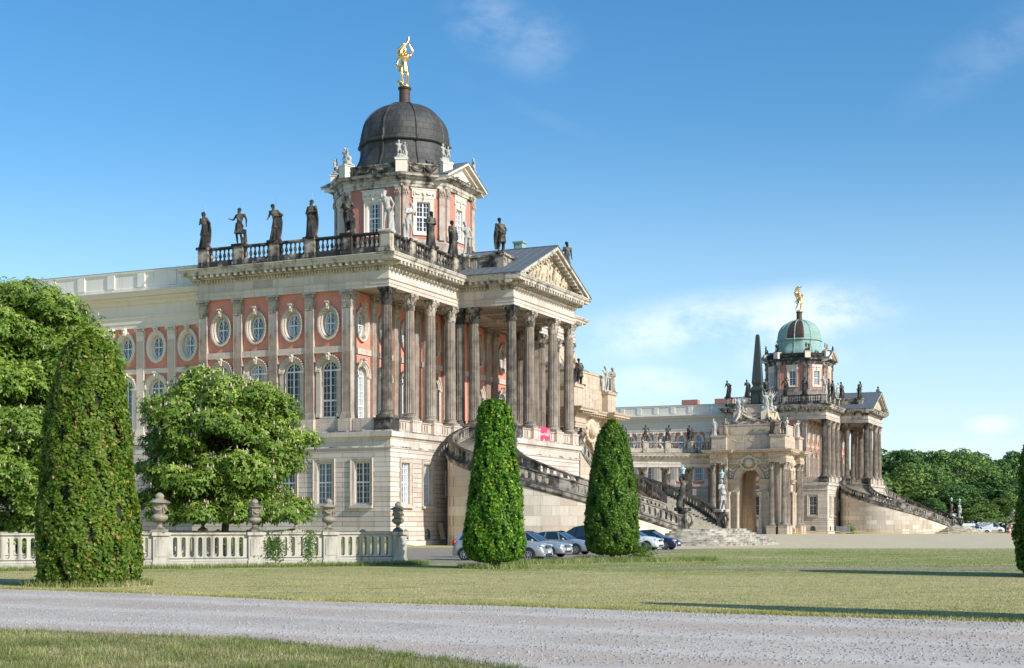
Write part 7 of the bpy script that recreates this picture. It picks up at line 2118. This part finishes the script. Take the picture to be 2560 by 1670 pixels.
def scatter(n, y0, y1, poly=None, neg=False, k=.38, power=1.0):
    y = y0 + (y1 - y0) * r.uniform(0, 1, n) ** power; x = r.uniform(-k, k, n) * y; P = np.stack([x, y], 1)
    if poly is not None:
        m = in_poly(P, poly); P = P[~m if neg else m]
    return P
nearp = [(-12, 17), (1.1, 17), (.2, 18.7), (-2.2, 21.35), (-4.3, 23.45), (-9.1, 25.35), (-12, 26.4)]
blades('near_grass', scatter(90000, 17.2, 26.5, nearp), .06, .005, 1, mat=M['nearblade'])
upper = [(-16, 41.6), (-14.8, 41.0), (-9.8, 38.3), (-5, 34.7), (0, 32.4), (4.8, 29.6), (9.7, 27.2), (14, 25), (25, 58), (-4, 66), (-20, 56)]
blades('lawn_grass', scatter(120000, 27, 58, upper, power=1.3), .030, .009, 2)
P_ = scatter(90000, 57, 108, None, power=1.3); u_ = P_[:, 0]; P_ = P_[(u_ > 2 + (P_[:, 1] - 66) * .16 + (P_[:, 1] > 66) * 4 - (P_[:, 1] <= 66) * 2) & ~((P_[:, 1] > 57.4) & (P_[:, 1] < 61.4) & (u_ > 4))]
blades('far_lawn_grass', P_, .035, .016, 7, mat=M['longblade'])
tp_ = []
for _ in range(170):
    c_ = scatter(1, 17.4, 25.5, None)[0]
    if in_poly(np.array([c_]), nearp)[0]: tp_ += [(c_[0] + random.gauss(0, .10), c_[1] + random.gauss(0, .14)) for _ in range(90)]
blades('grass_tufts', np.array(tp_), .10, .005, 9, mat=M['longblade'])
# fringe along the gravel edge and dry tall stems in front
e = [(-14.8, 41.0), (-9.8, 38.3), (-5, 34.7), (0, 32.4), (4.8, 29.6), (9.7, 27.2), (13, 25.4)]
pp = []
for (a, b) in zip(e[:-1], e[1:]):
    for _ in range(2600):
        t_ = random.random(); pp.append((a[0] + (b[0] - a[0]) * t_ + random.gauss(0, .05), a[1] + (b[1] - a[1]) * t_ + abs(random.gauss(.0, .45)) - (.05 if random.random() < .9 else .5 * abs(math.sin(a[0] + t_ * 9)) * random.random())))
blades('verge_grass', np.array(pp), .075, .007, 3)
# long grass along the fence, round the cones, by the cars and on the bank
pp = []
for _ in range(9000):
    t_ = random.random(); pp.append((-21.5 + 16.8 * t_ + random.gauss(0, .15), 56.6 + 8.3 * t_ - abs(random.gauss(.15, .35))))
for (sx, D, rad, m) in ((221, 43.6, 1.7, 2500), (1236, 60.4, 1.4, 1600), (1530, 74, 1.8, 3500)):
    X, Y = px(sx, D=D)
    for _ in range(m):
        a = random.uniform(0, 6.3); q = rad * random.uniform(.7, 1.15); pp.append((X + q * math.cos(a), Y + q * math.sin(a)))
for _ in range(9000):
    t_ = random.random(); pp.append((-.5 + 11 * t_, 66.5 + 7 * t_ + random.gauss(0, 1.0)))
for _ in range(2500): pp.append((random.gauss(-4.6, .35), random.gauss(65.0, .45)))
blades('long_grass', np.array(pp), .22, .011, 4, mat=M['longblade'])
pp = []
for _ in range(9000):
    a = random.uniform(-8, 1.5); b = random.uniform(-10, -.4); q = loc(a, b); pp.append((q.x, q.y))
o = blades('bank_grass', np.array(pp), .35, .02, 6, mat=M['longblade']); o.location.z = .35
# fallen twigs and stones on the gravel
rr = random.Random(8)
ico = MB(); ico.ball((0, 0, 0), (1, 1, .65), 5, 3); IV = np.array(ico.v); IF = [f if len(f) == 4 else (*f, f[-1]) for f in ico.f]
def pebbles(name, n, col, smin, smax, seed, ybias=1.0, band=None):
    r = np.random.default_rng(seed); sy = 1478 + (1664 - 1478) * r.uniform(0, 1, n) ** ybias; D = 1.9 * FPX / (sy - HZ); X = (r.uniform(0, 2560, n) - 1280) / FPX * D
    P_ = np.stack([X, D], 1); m = ~(in_poly(P_, nearp) | in_poly(P_, upper))
    if band: 
        ee = np.array(band); yl = np.interp(P_[:, 0], ee[:, 0], ee[:, 1]); m &= (P_[:, 1] > yl - np.abs(r.normal(0, 1.5, n)))
    P_ = P_[m]; n = len(P_); s_ = r.uniform(smin, smax, n)[:, None, None] * r.uniform(.7, 1.4, (n, 1, 3)); a_ = r.uniform(0, 6.3, n); R2 = np.stack([np.stack([np.cos(a_), -np.sin(a_), 0 * a_], 1), np.stack([np.sin(a_), np.cos(a_), 0 * a_], 1), np.stack([0 * a_, 0 * a_, 1 + 0 * a_], 1)], 1)
    V = np.einsum('nij,nkj->nki', R2, IV[None] * s_) + np.concatenate([P_, np.full((n, 1), .01)], 1)[:, None]; k = len(IV)
    me = MB(); Vf = V.reshape(-1, 3); F = [tuple(i * k + q for q in dict.fromkeys(f)) for i in range(n) for f in ico.f]; me.v = Vf.tolist(); me.f = F
    o = me.build(name, plain(name + '_stone', col, .9, 0, .6, scale=.9)); tag(o, kind='stuff')
pebbles('grey_pebbles', 7000, (.36, .345, .34), .010, .026, 21)
pebbles('pale_pebbles', 900, (.50, .46, .41), .008, .016, 22)
pebbles('edge_pebbles', 15000, (.38, .355, .33), .012, .034, 23, .7, e)
# ---------------------------------------------------------------- camera, sun, sky
cam_d = bpy.data.cameras.new('camera'); cam = bpy.data.objects.new('camera', cam_d); COL.objects.link(cam)
cam.location = (0, 0, 1.9); cam.rotation_euler = (R(90), 0, 0)
cam_d.sensor_width = 36; cam_d.lens = FPX / 2560 * 36; cam_d.clip_start = .5; cam_d.clip_end = 3000
cam_d.shift_y = (HZ - 835) / 2560
sc.camera = cam
SUN_AZ = R(-36.5); SUN_EL = R(31)
sd = Vector((math.cos(SUN_EL) * math.cos(SUN_AZ), math.cos(SUN_EL) * math.sin(SUN_AZ), math.sin(SUN_EL)))
sl = bpy.data.lights.new('sun', 'SUN'); sl.energy = 5.0; sl.angle = R(.5); sl.color = (1, .975, .93)
so = bpy.data.objects.new('sun', sl); COL.objects.link(so); so.rotation_euler = sd.to_track_quat('Z', 'Y').to_euler()
w = bpy.data.worlds.new('World'); sc.world = w; w.use_nodes = True
t = NT(w)
sky = t.node('ShaderNodeTexSky'); sky.sky_type = 'NISHITA'; sky.sun_disc = False; sky.sun_elevation = SUN_EL
sky.sun_rotation = PI / 2 - SUN_AZ; sky.air_density = 1.0; sky.dust_density = .55; sky.ozone_density = 2.2
G = t.coord('Generated'); sp = t.node('ShaderNodeSeparateXYZ'); t.L(G, sp.inputs[0])
ydir = t.math('MAXIMUM', sp.outputs[1], .05)
az = t.math('DIVIDE', sp.outputs[0], ydir); el = t.math('DIVIDE', sp.outputs[2], ydir)
def cloud(cx, cy, rx, ry, dens, sh=0.0):
    """soft elliptical bank at direction (px of the photo converted to tangents)"""
    u = t.math('DIVIDE', t.math('SUBTRACT', az, cx), rx); v = t.math('DIVIDE', t.math('SUBTRACT', t.math('SUBTRACT', el, cy), t.math('MULTIPLY', t.math('SUBTRACT', az, cx), sh)), ry)
    r = t.math('SQRT', t.math('ADD', t.math('MULTIPLY', u, u), t.math('MULTIPLY', v, v)))
    return t.math('MULTIPLY', t.math('SUBTRACT', 1.0, t.ramp(r, .2, 1.15)), dens)
def T(x): return (x - 1280) / FPX
def E(y): return (HZ - y) / FPX
bank = None
for c in ((T(1990), E(790), .085, .026, 1.0, .1), (T(1740), E(815), .10, .026, .85, .12), (T(2100), E(758), .03, .014, .7), (T(1640), E(960), .05, .018, .6), (T(1230), E(60), .04, .03, .26, -.2), (T(1340), E(110), .035, .03, .22), (T(2500), E(110), .08, .03, .13, .6), (T(2480), E(1065), .022, .009, .8), (T(2150), E(1100), .03, .009, .6), (T(2330), E(1120), .1, .012, .3), (T(1880), E(880), .12, .02, .35), (T(1330), E(280), .07, .008, .05, -.4)):
    k = cloud(*c); bank = k if bank is None else t.math('MAXIMUM', bank, k)
cv = t.node('ShaderNodeCombineXYZ'); t.L(az, cv.inputs[0]); t.L(t.math('MULTIPLY', el, 1.7), cv.inputs[1])
cn = t.noise(cv.outputs[0], 17, 9, .62)
cf = t.math('MULTIPLY', bank, t.ramp(cn, .33, .64))
haze = t.math('MULTIPLY', t.math('SUBTRACT', 1.0, t.ramp(el, -.02, .30)), .55)
hs = t.node('ShaderNodeHueSaturation'); t.L(sky.outputs[0], hs.inputs['Color']); hs.inputs['Saturation'].default_value = 1.34; hs.inputs['Value'].default_value = 1.12; hs.inputs['Hue'].default_value = .497
c0 = t.mix(haze, hs.outputs[0], (5.6, 7.2, 8.6))
c1 = t.mix(t.math('MULTIPLY', cf, .6), c0, (8.2, 8.4, 9.0))
bg = t.node('ShaderNodeBackground'); t.L(c1, bg.inputs[0]); bg.inputs[1].default_value = .15
t.L(bg.outputs[0], t.out.inputs[0])
sc.view_settings.view_transform = 'Standard'; sc.view_settings.look = 'None'; sc.view_settings.exposure = 0
sc.render.engine = 'CYCLES'; sc.cycles.max_bounces = 5; sc.cycles.diffuse_bounces = 4; sc.cycles.glossy_bounces = 3; sc.cycles.transmission_bounces = 4
sc.cycles.use_denoising = True
